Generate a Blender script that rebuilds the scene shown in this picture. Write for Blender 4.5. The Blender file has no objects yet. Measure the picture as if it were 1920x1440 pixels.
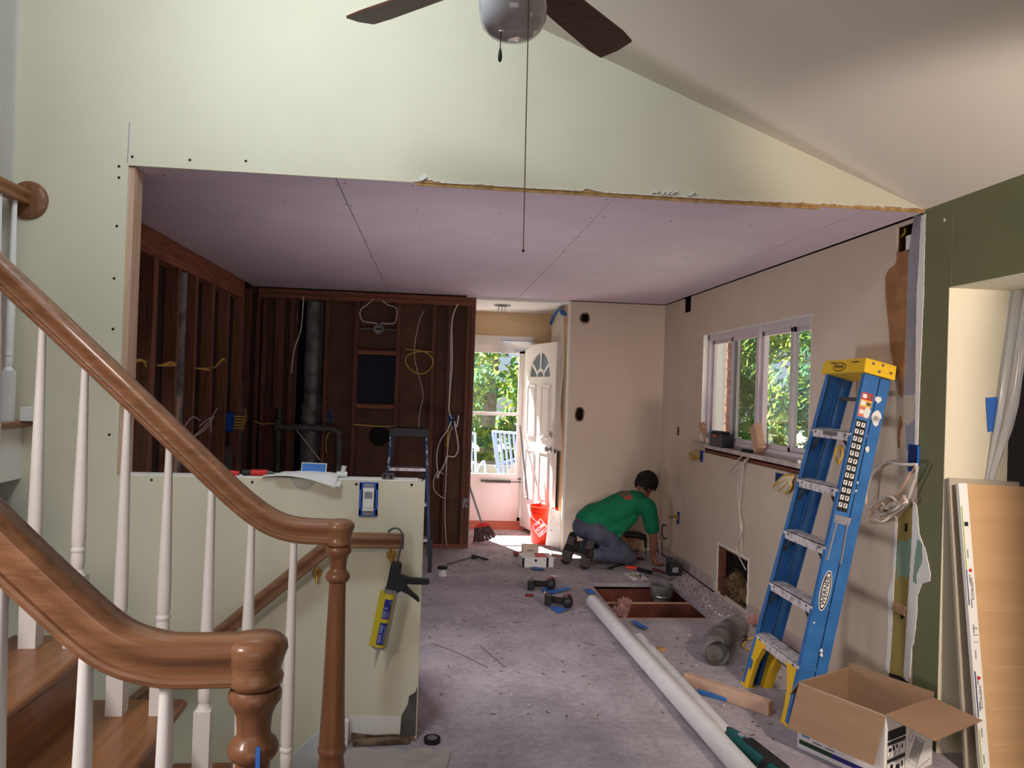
import bpy, bmesh, math, random
from mathutils import Vector, Matrix, Euler
R = math.radians
rnd = random.Random(7)
scene = bpy.context.scene
C = scene.collection

# ------------------------------------------------------------------ camera
F_PX, YAW, PITCH, ROLL = 1450.0, 0.1018, 0.0079, 0.033
CAM = Vector((0, 0, 1.544))
_fw = Vector((math.sin(YAW) * math.cos(PITCH), math.cos(YAW) * math.cos(PITCH), math.sin(PITCH)))
_rt = Vector((math.cos(YAW), -math.sin(YAW), 0))
_up = _rt.cross(_fw)
_R = _rt * math.cos(ROLL) + _up * math.sin(ROLL)
_U = -_rt * math.sin(ROLL) + _up * math.cos(ROLL)
cd = bpy.data.cameras.new('camera')
cam = bpy.data.objects.new('camera', cd)
C.objects.link(cam)
cd.sensor_width = 36; cd.lens = 36 * F_PX / 1920
cd.clip_start = 0.02; cd.clip_end = 300
cam.matrix_world = Matrix(((_R.x, _U.x, -_fw.x, CAM.x), (_R.y, _U.y, -_fw.y, CAM.y), (_R.z, _U.z, -_fw.z, CAM.z), (0, 0, 0, 1)))
scene.camera = cam

# ------------------------------------------------------------------ world, sun, room light, exposure
w = bpy.data.worlds.new('sky'); scene.world = w; w.use_nodes = True
nt = w.node_tree; bg = nt.nodes['Background']
sky = nt.nodes.new('ShaderNodeTexSky'); sky.sky_type = 'HOSEK_WILKIE'; sky.turbidity = 3.5; sky.ground_albedo = .35
sky.sun_direction = Vector((-.30, .52, .80)).normalized()
nt.links.new(sky.outputs[0], bg.inputs[0]); bg.inputs[1].default_value = 1.8
sd = bpy.data.lights.new('sun', 'SUN'); sd.energy = 33; sd.angle = R(.6); sd.color = (1, .95, .88)
so = bpy.data.objects.new('sun', sd); C.objects.link(so)
so.rotation_euler = Vector((.37, -.80, -1.0)).to_track_quat('-Z', 'Y').to_euler()
so.location = (-4, 14, 12)
def area(name, loc, target, sx, sy, power, col):
    l = bpy.data.lights.new(name, 'AREA'); l.shape = 'RECTANGLE'; l.size = sx; l.size_y = sy; l.energy = power; l.color = col
    o = bpy.data.objects.new(name, l); C.objects.link(o); o.location = loc
    o.rotation_euler = (Vector(target) - Vector(loc)).to_track_quat('-Z', 'Y').to_euler()
    return o
def spot(name, loc, target, cone, power, col, r=.12, blend=.6):
    l = bpy.data.lights.new(name, 'SPOT'); l.spot_size = math.radians(cone); l.spot_blend = blend; l.energy = power; l.color = col; l.shadow_soft_size = r
    o = bpy.data.objects.new(name, l); C.objects.link(o); o.location = loc; o.rotation_euler = (Vector(target) - Vector(loc)).to_track_quat('-Z', 'Y').to_euler(); return o
area('skylight_daylight', (-.62, 2.0, 3.52), (-.25, 3.41, 2.9), .5, .9, 31, (.80, .93, 1.0))              # skylight high in the vault
area('living_room_window_daylight', (.2, -3.4, 1.45), (.6, 4, 1.3), 3.0, 1.9, 22, (1.0, .92, .86))           # windows behind the camera
spot('rail_fill', (-1.25, .25, 1.95), (-.42, 1.7, .98), 82, 62, (1.0, .90, .84), .2)                          # added fill spot that brightens the rails and balusters
spot('warm_spot_right', (2.12, .95, 1.95), (2.46, 3.15, .85), 74, 150, (1.0, .83, .69), .12)                   # unseen warm source right of the camera, cone shaped to spare the cream wall
spot('vault_fill', (2.05, .9, 1.45), (2.2, 2.55, 2.46), 44, 82, (1.0, .86, .74), .12)  # added uplight that brightens the right end of the vault
area('kitchen_fill', (-.40, 4.05, .55), (2.0, 4.9, 2.1), .45, .3, 10.5, (1.0, .92, .95))                 # added fill hidden behind the half wall to brighten the kitchen
scene.view_settings.view_transform = 'Standard'
scene.view_settings.look = 'None'
scene.view_settings.gamma = 1
scene.view_settings.use_curve_mapping = False
scene.view_settings.exposure = 0.55

# ------------------------------------------------------------------ pixel rays onto real planes (1920 x 1440)
def ray(px, py): return _fw + _R * ((px - 960) / F_PX) - _U * ((py - 720) / F_PX)
def onz(px, py, z=0.): d = ray(px, py); return CAM + d * ((z - CAM.z) / d.z)
def ony(px, py, y): d = ray(px, py); return CAM + d * (y / d.y)
def onx(px, py, x): d = ray(px, py); return CAM + d * (x / d.x)

# ------------------------------------------------------------------ materials
def lin(c):
    o = []
    for v in c[:3]:
        v = v / 255
        o.append(v / 12.92 if v <= .04045 else ((v + .055) / 1.055) ** 2.4)
    return (*o, 1)
MATS = {}
def mat(name, col, rough=.7, metal=0., col2=None, nscale=6., detail=4., stretch=None, bump=0., bscale=60., spec=.4, contrast=(.35, .65), coat=0., emit=None):
    if name in MATS: return MATS[name]
    m = bpy.data.materials.new(name); MATS[name] = m; m.use_nodes = True
    n = m.node_tree; b = n.nodes['Principled BSDF']; L = n.links.new
    b.inputs['Base Color'].default_value = lin(col)
    b.inputs['Roughness'].default_value = rough; b.inputs['Metallic'].default_value = metal
    b.inputs['Specular IOR Level'].default_value = spec
    if coat: b.inputs['Coat Weight'].default_value = coat
    tc = n.nodes.new('ShaderNodeTexCoord'); mp = n.nodes.new('ShaderNodeMapping')
    L(tc.outputs['Object'], mp.inputs[0])
    if stretch: mp.inputs['Scale'].default_value = stretch
    if col2 is not None:
        t = n.nodes.new('ShaderNodeTexNoise'); t.inputs['Scale'].default_value = nscale; t.inputs['Detail'].default_value = detail
        L(mp.outputs[0], t.inputs[0])
        r = n.nodes.new('ShaderNodeValToRGB'); r.color_ramp.elements[0].position = contrast[0]; r.color_ramp.elements[1].position = contrast[1]
        r.color_ramp.elements[0].color = lin(col2); r.color_ramp.elements[1].color = lin(col)
        L(t.outputs[0], r.inputs[0]); L(r.outputs[0], b.inputs['Base Color'])
    if bump:
        t2 = n.nodes.new('ShaderNodeTexNoise'); t2.inputs['Scale'].default_value = bscale; t2.inputs['Detail'].default_value = 3
        L(mp.outputs[0], t2.inputs[0])
        bp = n.nodes.new('ShaderNodeBump'); bp.inputs['Strength'].default_value = bump; bp.inputs['Distance'].default_value = .01
        L(t2.outputs[0], bp.inputs['Height']); L(bp.outputs[0], b.inputs['Normal'])
    if emit: b.inputs['Emission Color'].default_value = lin(col); b.inputs['Emission Strength'].default_value = emit
    return m
def wood(name, c1, c2, axis='z', rough=.6, scale=1., coat=0., bump=.15):
    s = {'x': (2, 38, 38), 'y': (38, 2, 38), 'z': (38, 38, 2)}[axis]
    return mat(name, c1, rough, 0, c2, 1.6, 6, tuple(v * scale for v in s), bump, 3., .35, (.3, .7), coat)
def glass(name, tint=(255, 255, 255), refl=.9):
    m = bpy.data.materials.new(name); MATS[name] = m; m.use_nodes = True; n = m.node_tree; n.nodes.clear(); L = n.links.new
    o = n.nodes.new('ShaderNodeOutputMaterial'); mx = n.nodes.new('ShaderNodeMixShader'); t = n.nodes.new('ShaderNodeBsdfTransparent'); g = n.nodes.new('ShaderNodeBsdfGlossy')
    lw = n.nodes.new('ShaderNodeLayerWeight'); lw.inputs[0].default_value = .5; pw = n.nodes.new('ShaderNodeMath'); pw.operation = 'POWER'; pw.inputs[1].default_value = 4.
    ma = n.nodes.new('ShaderNodeMath'); ma.operation = 'MULTIPLY_ADD'; ma.inputs[1].default_value = .7; ma.inputs[2].default_value = .02
    L(lw.outputs['Facing'], pw.inputs[0]); L(pw.outputs[0], ma.inputs[0])
    g.inputs['Roughness'].default_value = .02; t.inputs[0].default_value = lin(tint); g.inputs[0].default_value = (refl, refl, refl, 1)
    L(ma.outputs[0], mx.inputs[0]); L(t.outputs[0], mx.inputs[1]); L(g.outputs[0], mx.inputs[2]); L(mx.outputs[0], o.inputs[0])
    return m
def plastic_sheet(name, see=.45, col=(235, 238, 245)):
    m = bpy.data.materials.new(name); MATS[name] = m; m.use_nodes = True; n = m.node_tree; n.nodes.clear(); L = n.links.new
    o = n.nodes.new('ShaderNodeOutputMaterial'); t = n.nodes.new('ShaderNodeBsdfTransparent'); d = n.nodes.new('ShaderNodeBsdfDiffuse'); tl = n.nodes.new('ShaderNodeBsdfTranslucent'); g = n.nodes.new('ShaderNodeBsdfGlossy')
    a = n.nodes.new('ShaderNodeMixShader'); b = n.nodes.new('ShaderNodeMixShader'); c = n.nodes.new('ShaderNodeMixShader')
    for q in (d, tl): q.inputs[0].default_value = lin(col)
    g.inputs['Roughness'].default_value = .22
    a.inputs[0].default_value = .5; b.inputs[0].default_value = see; c.inputs[0].default_value = .08
    L(d.outputs[0], a.inputs[1]); L(tl.outputs[0], a.inputs[2]); L(a.outputs[0], b.inputs[1]); L(t.outputs[0], b.inputs[2])
    L(b.outputs[0], c.inputs[1]); L(g.outputs[0], c.inputs[2]); L(c.outputs[0], o.inputs[0])
    return m

M = dict(
    cream=mat('cream_paint', (222, 215, 193), .75, bump=.03, bscale=180, col2=(217, 210, 188), nscale=2),
    beige=mat('beige_paint', (212, 196, 178), .75, col2=(206, 190, 172), nscale=2.5, bump=.03, bscale=150),
    green=mat('olive_paint', (116, 118, 84), .7, col2=(111, 113, 80), nscale=3, bump=.03, bscale=150),
    white=mat('white_paint', (236, 234, 230), .55),
    ceil=mat('ceiling_paint', (226, 216, 205), .85, bump=.03, bscale=150),
    mauve=mat('mauve_drywall_paper', (216, 198, 212), .85, col2=(210, 192, 206), nscale=3),
    entry=mat('entry_paint', (222, 196, 158), .8),
    floor=mat('dusty_subfloor', (184, 177, 184), .9, col2=(157, 150, 157), nscale=3, detail=9, bump=.2, bscale=40, spec=.2, contrast=(.3, .62)),
    stud=wood('rough_fir', (116, 74, 58), (84, 52, 42), 'z', .8),
    studx=wood('rough_fir_beam', (150, 94, 72), (108, 64, 50), 'x', .8),
    study=wood('rough_fir_plate', (158, 98, 74), (114, 66, 50), 'y', .8),
    fresh=wood('pale_pine', (214, 182, 160), (186, 148, 122), 'z', .75),
    freshx=wood('pale_pine_board', (206, 170, 140), (170, 130, 100), 'x', .75),
    sheath_shade=mat('shaded_board', (58, 40, 34), .95, col2=(46, 31, 27), nscale=4), stud_l=wood('lit_fir', (150, 98, 78), (112, 70, 56), 'z', .8), sheath=mat('brown_fibreboard', (98, 68, 54), .9, col2=(84, 58, 46), nscale=5, bump=.1),  # left stud wall: lit studs and shaded bays put into the colours
    dark=mat('void_shade', (26, 20, 18), .95),  # near-black colour put in for the shade inside holes and gaps
    black_paper=mat('blue_black_board', (26, 30, 44), .8),
    duct=mat('dirty_galvanised_steel', (142, 140, 138), .55, .25, (96, 92, 90), 9, 6, contrast=(.35, .6), bump=.1),
    iron=mat('grey_pipe', (104, 100, 98), .6, .3, (78, 74, 72), 8),
    oakx=wood('golden_oak', (150, 106, 76), (118, 80, 55), 'x', .42, 1., .25),
    oakz=wood('golden_oak_newel', (142, 96, 68), (112, 74, 50), 'z', .42, 1., .25),
    oaky=wood('oak_tread', (158, 106, 66), (122, 78, 46), 'y', .4, .8, .2),
    balus=mat('white_baluster_paint', (238, 236, 236), .45, col2=(228, 225, 225), nscale=5),
    cable_w=mat('white_cable', (214, 204, 194), .5), cable_y=mat('yellow_cable', (206, 172, 72), .5),
    cable_t=mat('tan_cable', (200, 168, 142), .5), cable_b=mat('black_cable', (30, 30, 32), .5), copper=mat('copper_wire', (170, 110, 70), .4, .6),
    bluebox=mat('blue_outlet_box', (30, 90, 190), .45), tape=mat('blue_masking_tape', (52, 112, 200), .6),
    blacktool=mat('black_plastic', (24, 24, 27), .5, col2=(30, 30, 33), nscale=30, contrast=(.5, .75)),
    rubber=mat('black_rubber', (28, 27, 27), .8), steel=mat('steel', (176, 176, 178), .35, .9),
    alu=mat('scuffed_aluminium', (226, 220, 222), .45, .2, (168, 160, 164), 24, 6, contrast=(.36, .52)),
    lblue=mat('blue_fibreglass', (58, 118, 184), .42, col2=(46, 102, 166), nscale=9),
    lblue2=mat('dark_blue_fibreglass', (38, 72, 120), .5, col2=(28, 54, 92), nscale=9),
    yellow=mat('yellow_plastic', (234, 190, 40), .45), brass=mat('brass', (190, 150, 80), .3, .85),
    red=mat('red_plastic', (205, 36, 30), .45), orange=mat('orange_bucket_plastic', (244, 54, 16), .4),
    card=mat('brown_cardboard', (152, 122, 98), .85, col2=(144, 114, 91), nscale=3, stretch=(1, 1, 9)),
    gypface=mat('brown_gypsum_paper', (206, 168, 124), .85, col2=(198, 160, 117), nscale=2.2, stretch=(1, 1, 7)),
    gypwhite=mat('white_gypsum_edge', (232, 230, 226), .8), paper=mat('white_paper', (238, 236, 234), .8),
    ink=mat('black_ink', (28, 28, 30), .7), pvc=mat('white_pvc', (226, 226, 226), .32, col2=(214, 214, 214), nscale=10),
    teal=mat('teal_tool_plastic', (16, 84, 88), .45), insul=mat('pink_insulation', (226, 178, 174), .95, col2=(176, 128, 124), nscale=25),
    insul_t=mat('tan_insulation', (150, 124, 88), .95, col2=(104, 80, 54), nscale=25),
    torn=mat('torn_brown_paper', (164, 120, 82), .9, col2=(140, 100, 66), nscale=12), plaster=mat('grey_blue_plaster', (150, 148, 158), .9, col2=(138, 136, 146), nscale=8),
    tan=mat('tan_joint_compound', (196, 158, 104), .9, col2=(164, 122, 72), nscale=25), mustard=mat('old_mustard_paint', (158, 136, 78), .85), aqua=mat('old_aqua_paint', (130, 156, 138), .85),
    grime=mat('brown_grime', (88, 66, 52), .95, col2=(140, 118, 100), nscale=20),
    shirt=mat('green_jersey', (14, 128, 86), .9, col2=(12, 114, 76), nscale=14, bump=.1, bscale=24), jeans=mat('blue_grey_denim', (96, 100, 118), .92, col2=(70, 74, 92), nscale=10, bump=.1, bscale=40),
    skin=mat('skin', (150, 96, 74), .55, col2=(138, 86, 66), nscale=10), hair=mat('black_hair', (16, 13, 12), .75, bump=.6, bscale=60),
    sole=mat('shoe_sole', (120, 108, 100), .85), shoe=mat('dark_shoe_leather', (44, 36, 36), .8),
    blade=wood('dark_walnut_blade', (84, 48, 34), (58, 32, 24), 'x', .5), globe=mat('milk_glass_globe', (176, 172, 176), .12, spec=.6, coat=.5),
    vinyl=mat('grey_vinyl_frame', (206, 196, 200), .45), alum_w=mat('white_aluminium', (240, 238, 238), .4), door=mat('white_door_paint', (240, 236, 236), .4),
    brick=mat('red_brick', (120, 78, 64), .9, col2=(90, 56, 46), nscale=12), grass=mat('ground_cover', (120, 128, 92), .95, col2=(150, 140, 120), nscale=3, detail=8),
    paving=mat('pale_concrete', (226, 222, 218), .95, col2=(206, 203, 200), nscale=6, detail=8),
    leafa=None, leafb=None, bark=mat('grey_bark', (120, 112, 108), .9, col2=(84, 78, 74), nscale=14),
    chair=mat('blue_grey_patio_frame', (120, 136, 170), .5), planter=mat('grey_planter', (136, 134, 130), .85),
    label_b=mat('dark_blue_label', (34, 40, 120), .6), tube_y=mat('yellow_tube', (206, 186, 40), .45, col2=(190, 172, 60), nscale=8),
    bag=mat('blue_plastic_bag', (38, 92, 180), .4), greenink=mat('dark_green_ink', (36, 60, 34), .7), skyink=mat('sky_blue_ink', (70, 140, 200), .7), pinkprint=mat('red_shirt_print', (176, 70, 66), .9),
    dkred=mat('dark_red_joist', (120, 62, 48), .85, col2=(92, 46, 36), nscale=8), label_r=mat('red_label', (196, 40, 36), .6), label_y=mat('yellow_label', (226, 190, 90), .6),
)
def leaf(name, c):
    m = bpy.data.materials.new(name); MATS[name] = m; m.use_nodes = True; n = m.node_tree; n.nodes.clear(); L = n.links.new
    o = n.nodes.new('ShaderNodeOutputMaterial'); d = n.nodes.new('ShaderNodeBsdfDiffuse'); t = n.nodes.new('ShaderNodeBsdfTranslucent'); x = n.nodes.new('ShaderNodeMixShader')
    d.inputs[0].default_value = lin(c); t.inputs[0].default_value = lin(c); x.inputs[0].default_value = .5; L(d.outputs[0], x.inputs[1]); L(t.outputs[0], x.inputs[2]); L(x.outputs[0], o.inputs[0]); return m
M['leafa'] = leaf('yellow_green_leaf', (150, 170, 84)); M['leafb'] = leaf('mid_green_leaf', (98, 138, 104))
M['glass'] = glass('window_glass'); M['glass2'] = glass('hazy_window_glass', (226, 232, 230)); M['sheet'] = plastic_sheet('plastic_film', .16, (242, 242, 246)); M['sheet_clear'] = plastic_sheet('clear_plastic_film', .55)
M['sheet_white'] = plastic_sheet('white_plastic_film', .10, (240, 238, 240)); M['sheet_dusty'] = plastic_sheet('dusty_plastic_film', .18, (226, 220, 214))

def dusty_floor(m):
    n = m.node_tree; L = n.links.new; b = n.nodes['Principled BSDF']; src = b.inputs['Base Color'].links[0].from_socket; tc = n.nodes['Texture Coordinate']
    t = n.nodes.new('ShaderNodeTexNoise'); t.inputs['Scale'].default_value = 26; t.inputs['Detail'].default_value = 8; t.inputs['Roughness'].default_value = .7; L(tc.outputs['Object'], t.inputs[0])
    r = n.nodes.new('ShaderNodeValToRGB'); r.color_ramp.elements[0].position = .36; r.color_ramp.elements[0].color = (.62, .60, .61, 1); r.color_ramp.elements[1].position = .62; r.color_ramp.elements[1].color = (1.08, 1.08, 1.08, 1); L(t.outputs[0], r.inputs[0])
    x = n.nodes.new('ShaderNodeMix'); x.data_type = 'RGBA'; x.blend_type = 'MULTIPLY'; x.inputs[0].default_value = .55; L(src, x.inputs[6]); L(r.outputs[0], x.inputs[7]); L(x.outputs[2], b.inputs['Base Color'])
dusty_floor(M['floor'])
# ------------------------------------------------------------------ mesh builder
def catmull(pts, n=6):
    pts = [Vector(p) for p in pts]
    if len(pts) < 3: return pts
    P = [pts[0] * 2 - pts[1]] + pts + [pts[-1] * 2 - pts[-2]]
    out = []
    for i in range(1, len(P) - 2):
        a, b, c, d = P[i - 1:i + 3]
        for k in range(n):
            t = k / n
            out.append(.5 * ((2 * b) + (c - a) * t + (2 * a - 5 * b + 4 * c - d) * t * t + (3 * b - a - 3 * c + d) * t ** 3))
    out.append(P[-2]); return out
class MB:
    def __init__(s): s.v = []; s.f = []; s.mi = []; s.m = 0; s.T = Matrix()
    def add(s, vs, fs):
        k = len(s.v); s.v += [s.T @ Vector(p) for p in vs]
        for f in fs: s.f.append([i + k for i in f]); s.mi.append(s.m)
        return s
    def box(s, a, b, T=None):
        x0, y0, z0 = (min(p, q) for p, q in zip(a, b)); x1, y1, z1 = (max(p, q) for p, q in zip(a, b))
        vs = [Vector(p) for p in ((x0, y0, z0), (x1, y0, z0), (x1, y1, z0), (x0, y1, z0), (x0, y0, z1), (x1, y0, z1), (x1, y1, z1), (x0, y1, z1))]
        if T: vs = [T @ p for p in vs]
        return s.add(vs, [(0, 3, 2, 1), (4, 5, 6, 7), (0, 1, 5, 4), (1, 2, 6, 5), (2, 3, 7, 6), (3, 0, 4, 7)])
    def bar(s, p, q, w, h, up=(0, 0, 1)):      # box of section w x h from p to q
        p, q = Vector(p), Vector(q); z = (q - p).normalized(); x = Vector(up).cross(z)
        if x.length < 1e-4: x = Vector((1, 0, 0)).cross(z)
        x.normalize(); y = z.cross(x)
        vs = []
        for e in (p, q):
            for i, j in ((-1, -1), (1, -1), (1, 1), (-1, 1)): vs.append(e + x * (i * w / 2) + y * (j * h / 2))
        return s.add(vs, [(3, 2, 1, 0), (4, 5, 6, 7), (0, 1, 5, 4), (1, 2, 6, 5), (2, 3, 7, 6), (3, 0, 4, 7)])
    def prism(s, poly, o, u, v, n, t0, t1):    # polygon in the u,v plane at o, extruded along n from t0 to t1
        o, u, v, n = Vector(o), Vector(u), Vector(v), Vector(n); k = len(poly)
        ar = sum(poly[i][0] * poly[(i + 1) % k][1] - poly[(i + 1) % k][0] * poly[i][1] for i in range(k))
        if (ar > 0) != (u.cross(v).dot(n) > 0): poly = poly[::-1]
        a = [o + u * p[0] + v * p[1] for p in poly]
        if t1 < t0: t0, t1 = t1, t0
        return s.add([p + n * t0 for p in a] + [p + n * t1 for p in a], [list(range(k))[::-1], list(range(k, 2 * k))] + [(i, (i + 1) % k, (i + 1) % k + k, i + k) for i in range(k)])
    def tube(s, path, r, n=8, caps=True, flat=None):
        path = [Vector(p) for p in path]; k = len(path); rs = r if isinstance(r, (list, tuple)) else [r] * k
        t = (path[1] - path[0]).normalized(); x = t.orthogonal().normalized()
        vs = []; fs = []
        for i, p in enumerate(path):
            t = (path[min(i + 1, k - 1)] - path[max(i - 1, 0)]).normalized()
            x = (x - t * x.dot(t)); x = x.normalized() if x.length > 1e-6 else t.orthogonal().normalized()
            y = t.cross(x)
            for j in range(n):
                a = 2 * math.pi * j / n; vs.append(p + x * (rs[i] * math.cos(a)) + y * (rs[i] * math.sin(a) * (flat or 1)))
        for i in range(k - 1):
            for j in range(n): fs.append((i * n + j, i * n + (j + 1) % n, (i + 1) * n + (j + 1) % n, (i + 1) * n + j))
        if caps: fs += [list(range(n))[::-1], list(range((k - 1) * n, k * n))]
        return s.add(vs, fs)
    def lathe(s, prof, o=(0, 0, 0), ax=(0, 0, 1), n=20, caps=True):   # prof: (radius, height)
        z = Vector(ax).normalized(); x = z.orthogonal().normalized(); y = z.cross(x); o = Vector(o); vs = []; fs = []
        for r, h in prof:
            for j in range(n): a = 2 * math.pi * j / n; vs.append(o + z * h + x * (r * math.cos(a)) + y * (r * math.sin(a)))
        k = len(prof)
        for i in range(k - 1):
            for j in range(n): fs.append((i * n + j, i * n + (j + 1) % n, (i + 1) * n + (j + 1) % n, (i + 1) * n + j))
        if caps: fs += [list(range(n))[::-1], list(range((k - 1) * n, k * n))]
        return s.add(vs, fs)
    def sweep(s, prof, path, side):            # closed profile (side, normal) along path lying in a plane with normal `side`
        path = [Vector(p) for p in path]; side = Vector(side); k = len(path); n = len(prof); vs = []; fs = []
        for i, p in enumerate(path):
            a = (path[i] - path[i - 1]).normalized() if i else (path[1] - path[0]).normalized()
            b = (path[i + 1] - path[i]).normalized() if i < k - 1 else a
            t = (a + b).normalized(); nn = side.cross(t).normalized(); c = max(.5, nn.dot(side.cross(a).normalized()))
            if nn.z < 0: nn = -nn
            for q in prof: vs.append(p + side * q[0] + nn * (q[1] / c))
        for i in range(k - 1):
            for j in range(n): fs.append((i * n + j, i * n + (j + 1) % n, (i + 1) * n + (j + 1) % n, (i + 1) * n + j))
        fs += [list(range(n))[::-1], list(range((k - 1) * n, k * n))]
        return s.add(vs, fs)
    def ball(s, c, r, n=12, m=8):
        c = Vector(c); r = Vector(r if hasattr(r, '__len__') else (r, r, r)); vs = [c + Vector((0, 0, -r.z))]
        for i in range(1, m):
            a = math.pi * i / m - math.pi / 2
            for j in range(n): b = 2 * math.pi * j / n; vs.append(c + Vector((r.x * math.cos(a) * math.cos(b), r.y * math.cos(a) * math.sin(b), r.z * math.sin(a))))
        vs.append(c + Vector((0, 0, r.z))); fs = []
        for j in range(n): fs.append((0, 1 + (j + 1) % n, 1 + j)); fs.append((len(vs) - 1, len(vs) - 1 - n + j, len(vs) - 1 - n + (j + 1) % n))
        for i in range(m - 2):
            for j in range(n): a = 1 + i * n; fs.append((a + j, a + (j + 1) % n, a + n + (j + 1) % n, a + n + j))
        return s.add(vs, fs)
    def grid(s, fn, nu, nv):
        vs = [fn(i / nu, j / nv) for i in range(nu + 1) for j in range(nv + 1)]; k = nv + 1
        return s.add(vs, [(i * k + j, (i + 1) * k + j, (i + 1) * k + j + 1, i * k + j + 1) for i in range(nu) for j in range(nv)])
    def holes(s, u0, u1, v0, v1, hs, w0, w1, axis):   # slab with rectangular holes; axis = thickness axis
        us = sorted({u0, u1, *[max(u0, min(u1, h[i])) for h in hs for i in (0, 1)]}); vv = sorted({v0, v1, *[max(v0, min(v1, h[i])) for h in hs for i in (2, 3)]})
        def solid(i, j):
            if not (0 <= i < len(us) - 1 and 0 <= j < len(vv) - 1): return False
            a, b = (us[i] + us[i + 1]) / 2, (vv[j] + vv[j + 1]) / 2
            return not any(h[0] < a < h[1] and h[2] < b < h[3] for h in hs)
        def P(u, v, w_): return {'x': (w_, u, v), 'y': (u, w_, v), 'z': (u, v, w_)}[axis]
        for i in range(len(us) - 1):
            for j in range(len(vv) - 1):
                if not solid(i, j): continue
                a, b, c, d = us[i], us[i + 1], vv[j], vv[j + 1]
                q = [(a, c), (b, c), (b, d), (a, d)]
                s.add([P(*p, w0) for p in q], [(0, 1, 2, 3)]); s.add([P(*p, w1) for p in q], [(0, 1, 2, 3)])
                for (di, dj, e0, e1) in ((-1, 0, q[3], q[0]), (1, 0, q[1], q[2]), (0, -1, q[0], q[1]), (0, 1, q[2], q[3])):
                    if not solid(i + di, j + dj): s.add([P(*e0, w0), P(*e1, w0), P(*e1, w1), P(*e0, w1)], [(0, 1, 2, 3)])
        return s

def tuft(mb, centre, rad, n, rr, ln=.03, th=.0022):   # clump of curled fibres
    c = Vector(centre)
    for _ in range(n):
        d = Vector((rr.gauss(0, 1), rr.gauss(0, 1), rr.gauss(0, 1))).normalized(); p = c + Vector((d.x * rad[0], d.y * rad[1], d.z * rad[2])) * (rr.random() ** .33)
        q = p + Vector((rr.uniform(-1, 1), rr.uniform(-1, 1), rr.uniform(-1, 1))) * ln; mb.bar(p, q, th * rr.uniform(.6, 2.2), th)
    return mb
# ------------------------------------------------------------------ object helpers
WM = {}
def obj(name, mb, m, parent=None, world=False, smooth=None, bevel=0., solid=0., fix=True):
    me = bpy.data.meshes.new(name); vs = [Vector(p) for p in mb.v]; org = Vector((0, 0, 0))
    if parent is not None and world:
        T = WM[parent.name].inverted(); vs = [T @ p for p in vs]
    if parent is None:
        lo = [min(p[i] for p in vs) for i in range(3)]; hi = [max(p[i] for p in vs) for i in range(3)]
        org = Vector(((lo[0] + hi[0]) / 2, (lo[1] + hi[1]) / 2, lo[2])); vs = [p - org for p in vs]
    me.from_pydata(vs, [], mb.f)
    for x in (m if isinstance(m, (list, tuple)) else [m]): me.materials.append(x)
    if any(mb.mi): me.polygons.foreach_set('material_index', mb.mi)
    if fix:
        bm = bmesh.new(); bm.from_mesh(me); bmesh.ops.remove_doubles(bm, verts=bm.verts, dist=1e-5); bmesh.ops.recalc_face_normals(bm, faces=bm.faces); bm.to_mesh(me); bm.free()
    if smooth:
        me.shade_smooth(); me.set_sharp_from_angle(angle=R(smooth))
    o = bpy.data.objects.new(name, me); C.objects.link(o); o.location = org
    if parent is not None: o.parent = parent; WM[o.name] = WM[parent.name].copy()
    else: WM[o.name] = Matrix.Translation(org)
    if solid: md = o.modifiers.new('thick', 'SOLIDIFY'); md.thickness = solid; md.offset = 0
    if bevel: md = o.modifiers.new('bevel', 'BEVEL'); md.width = bevel; md.segments = 2; md.limit_method = 'ANGLE'
    return o
def tag(o, label, cat, group=None, kind=None):
    o['label'] = label; o['category'] = cat
    if group: o['group'] = group
    if kind: o['kind'] = kind
    return o
def struct(name, mb, m, **k): o = obj(name, mb, m, **k); o['kind'] = 'structure'; return o
def thing(name, label, cat, loc=(0, 0, 0), rot=(0, 0, 0), group=None):
    o = bpy.data.objects.new(name, None); C.objects.link(o); o.location = loc; o.rotation_euler = rot; o.empty_display_size = .05
    WM[o.name] = Matrix.Translation(Vector(loc)) @ Euler(rot).to_matrix().to_4x4()
    return tag(o, label, cat, group)
def dup(o, loc=None, rot=None, label=None, parent=None):
    c = o.copy(); C.objects.link(c)
    if parent is not None: c.parent = parent
    for ch in o.children: dup(ch, parent=c)
    if loc is not None: c.location = loc
    if rot is not None: c.rotation_euler = rot
    if label: c['label'] = label
    if parent is None: WM[c.name] = Matrix.Translation(c.location) @ c.rotation_euler.to_matrix().to_4x4()
    return c
def text_mb(s, size, o, u, v, depth=.0008, font_w=1., bold=0.):
    cu = bpy.data.curves.new('t', 'FONT'); cu.body = s; cu.size = 1; cu.align_x = 'CENTER'; cu.align_y = 'CENTER'; cu.resolution_u = 2; cu.offset = bold
    to = bpy.data.objects.new('t', cu); C.objects.link(to); dg = bpy.context.evaluated_depsgraph_get()
    me = bpy.data.meshes.new_from_object(to.evaluated_get(dg)); bpy.data.objects.remove(to)
    o, u, v = Vector(o), Vector(u).normalized(), Vector(v).normalized(); n = u.cross(v)
    mb = MB(); mb.add([o + u * (p.co.x * size * font_w) + v * (p.co.y * size) + n * depth for p in me.vertices], [list(p.vertices) for p in me.polygons])
    bpy.data.meshes.remove(me); return mb
def merge(*mbs):
    r = MB()
    for b in mbs:
        k = len(r.v); r.v += b.v; r.f += [[i + k for i in f] for f in b.f]; r.mi += b.mi
    return r
def cable(name, pts, r, m, parent, n=6, world=True): return obj(name, MB().tube(catmull(pts, 6), r, n), m, parent, world=world, smooth=60)
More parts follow.
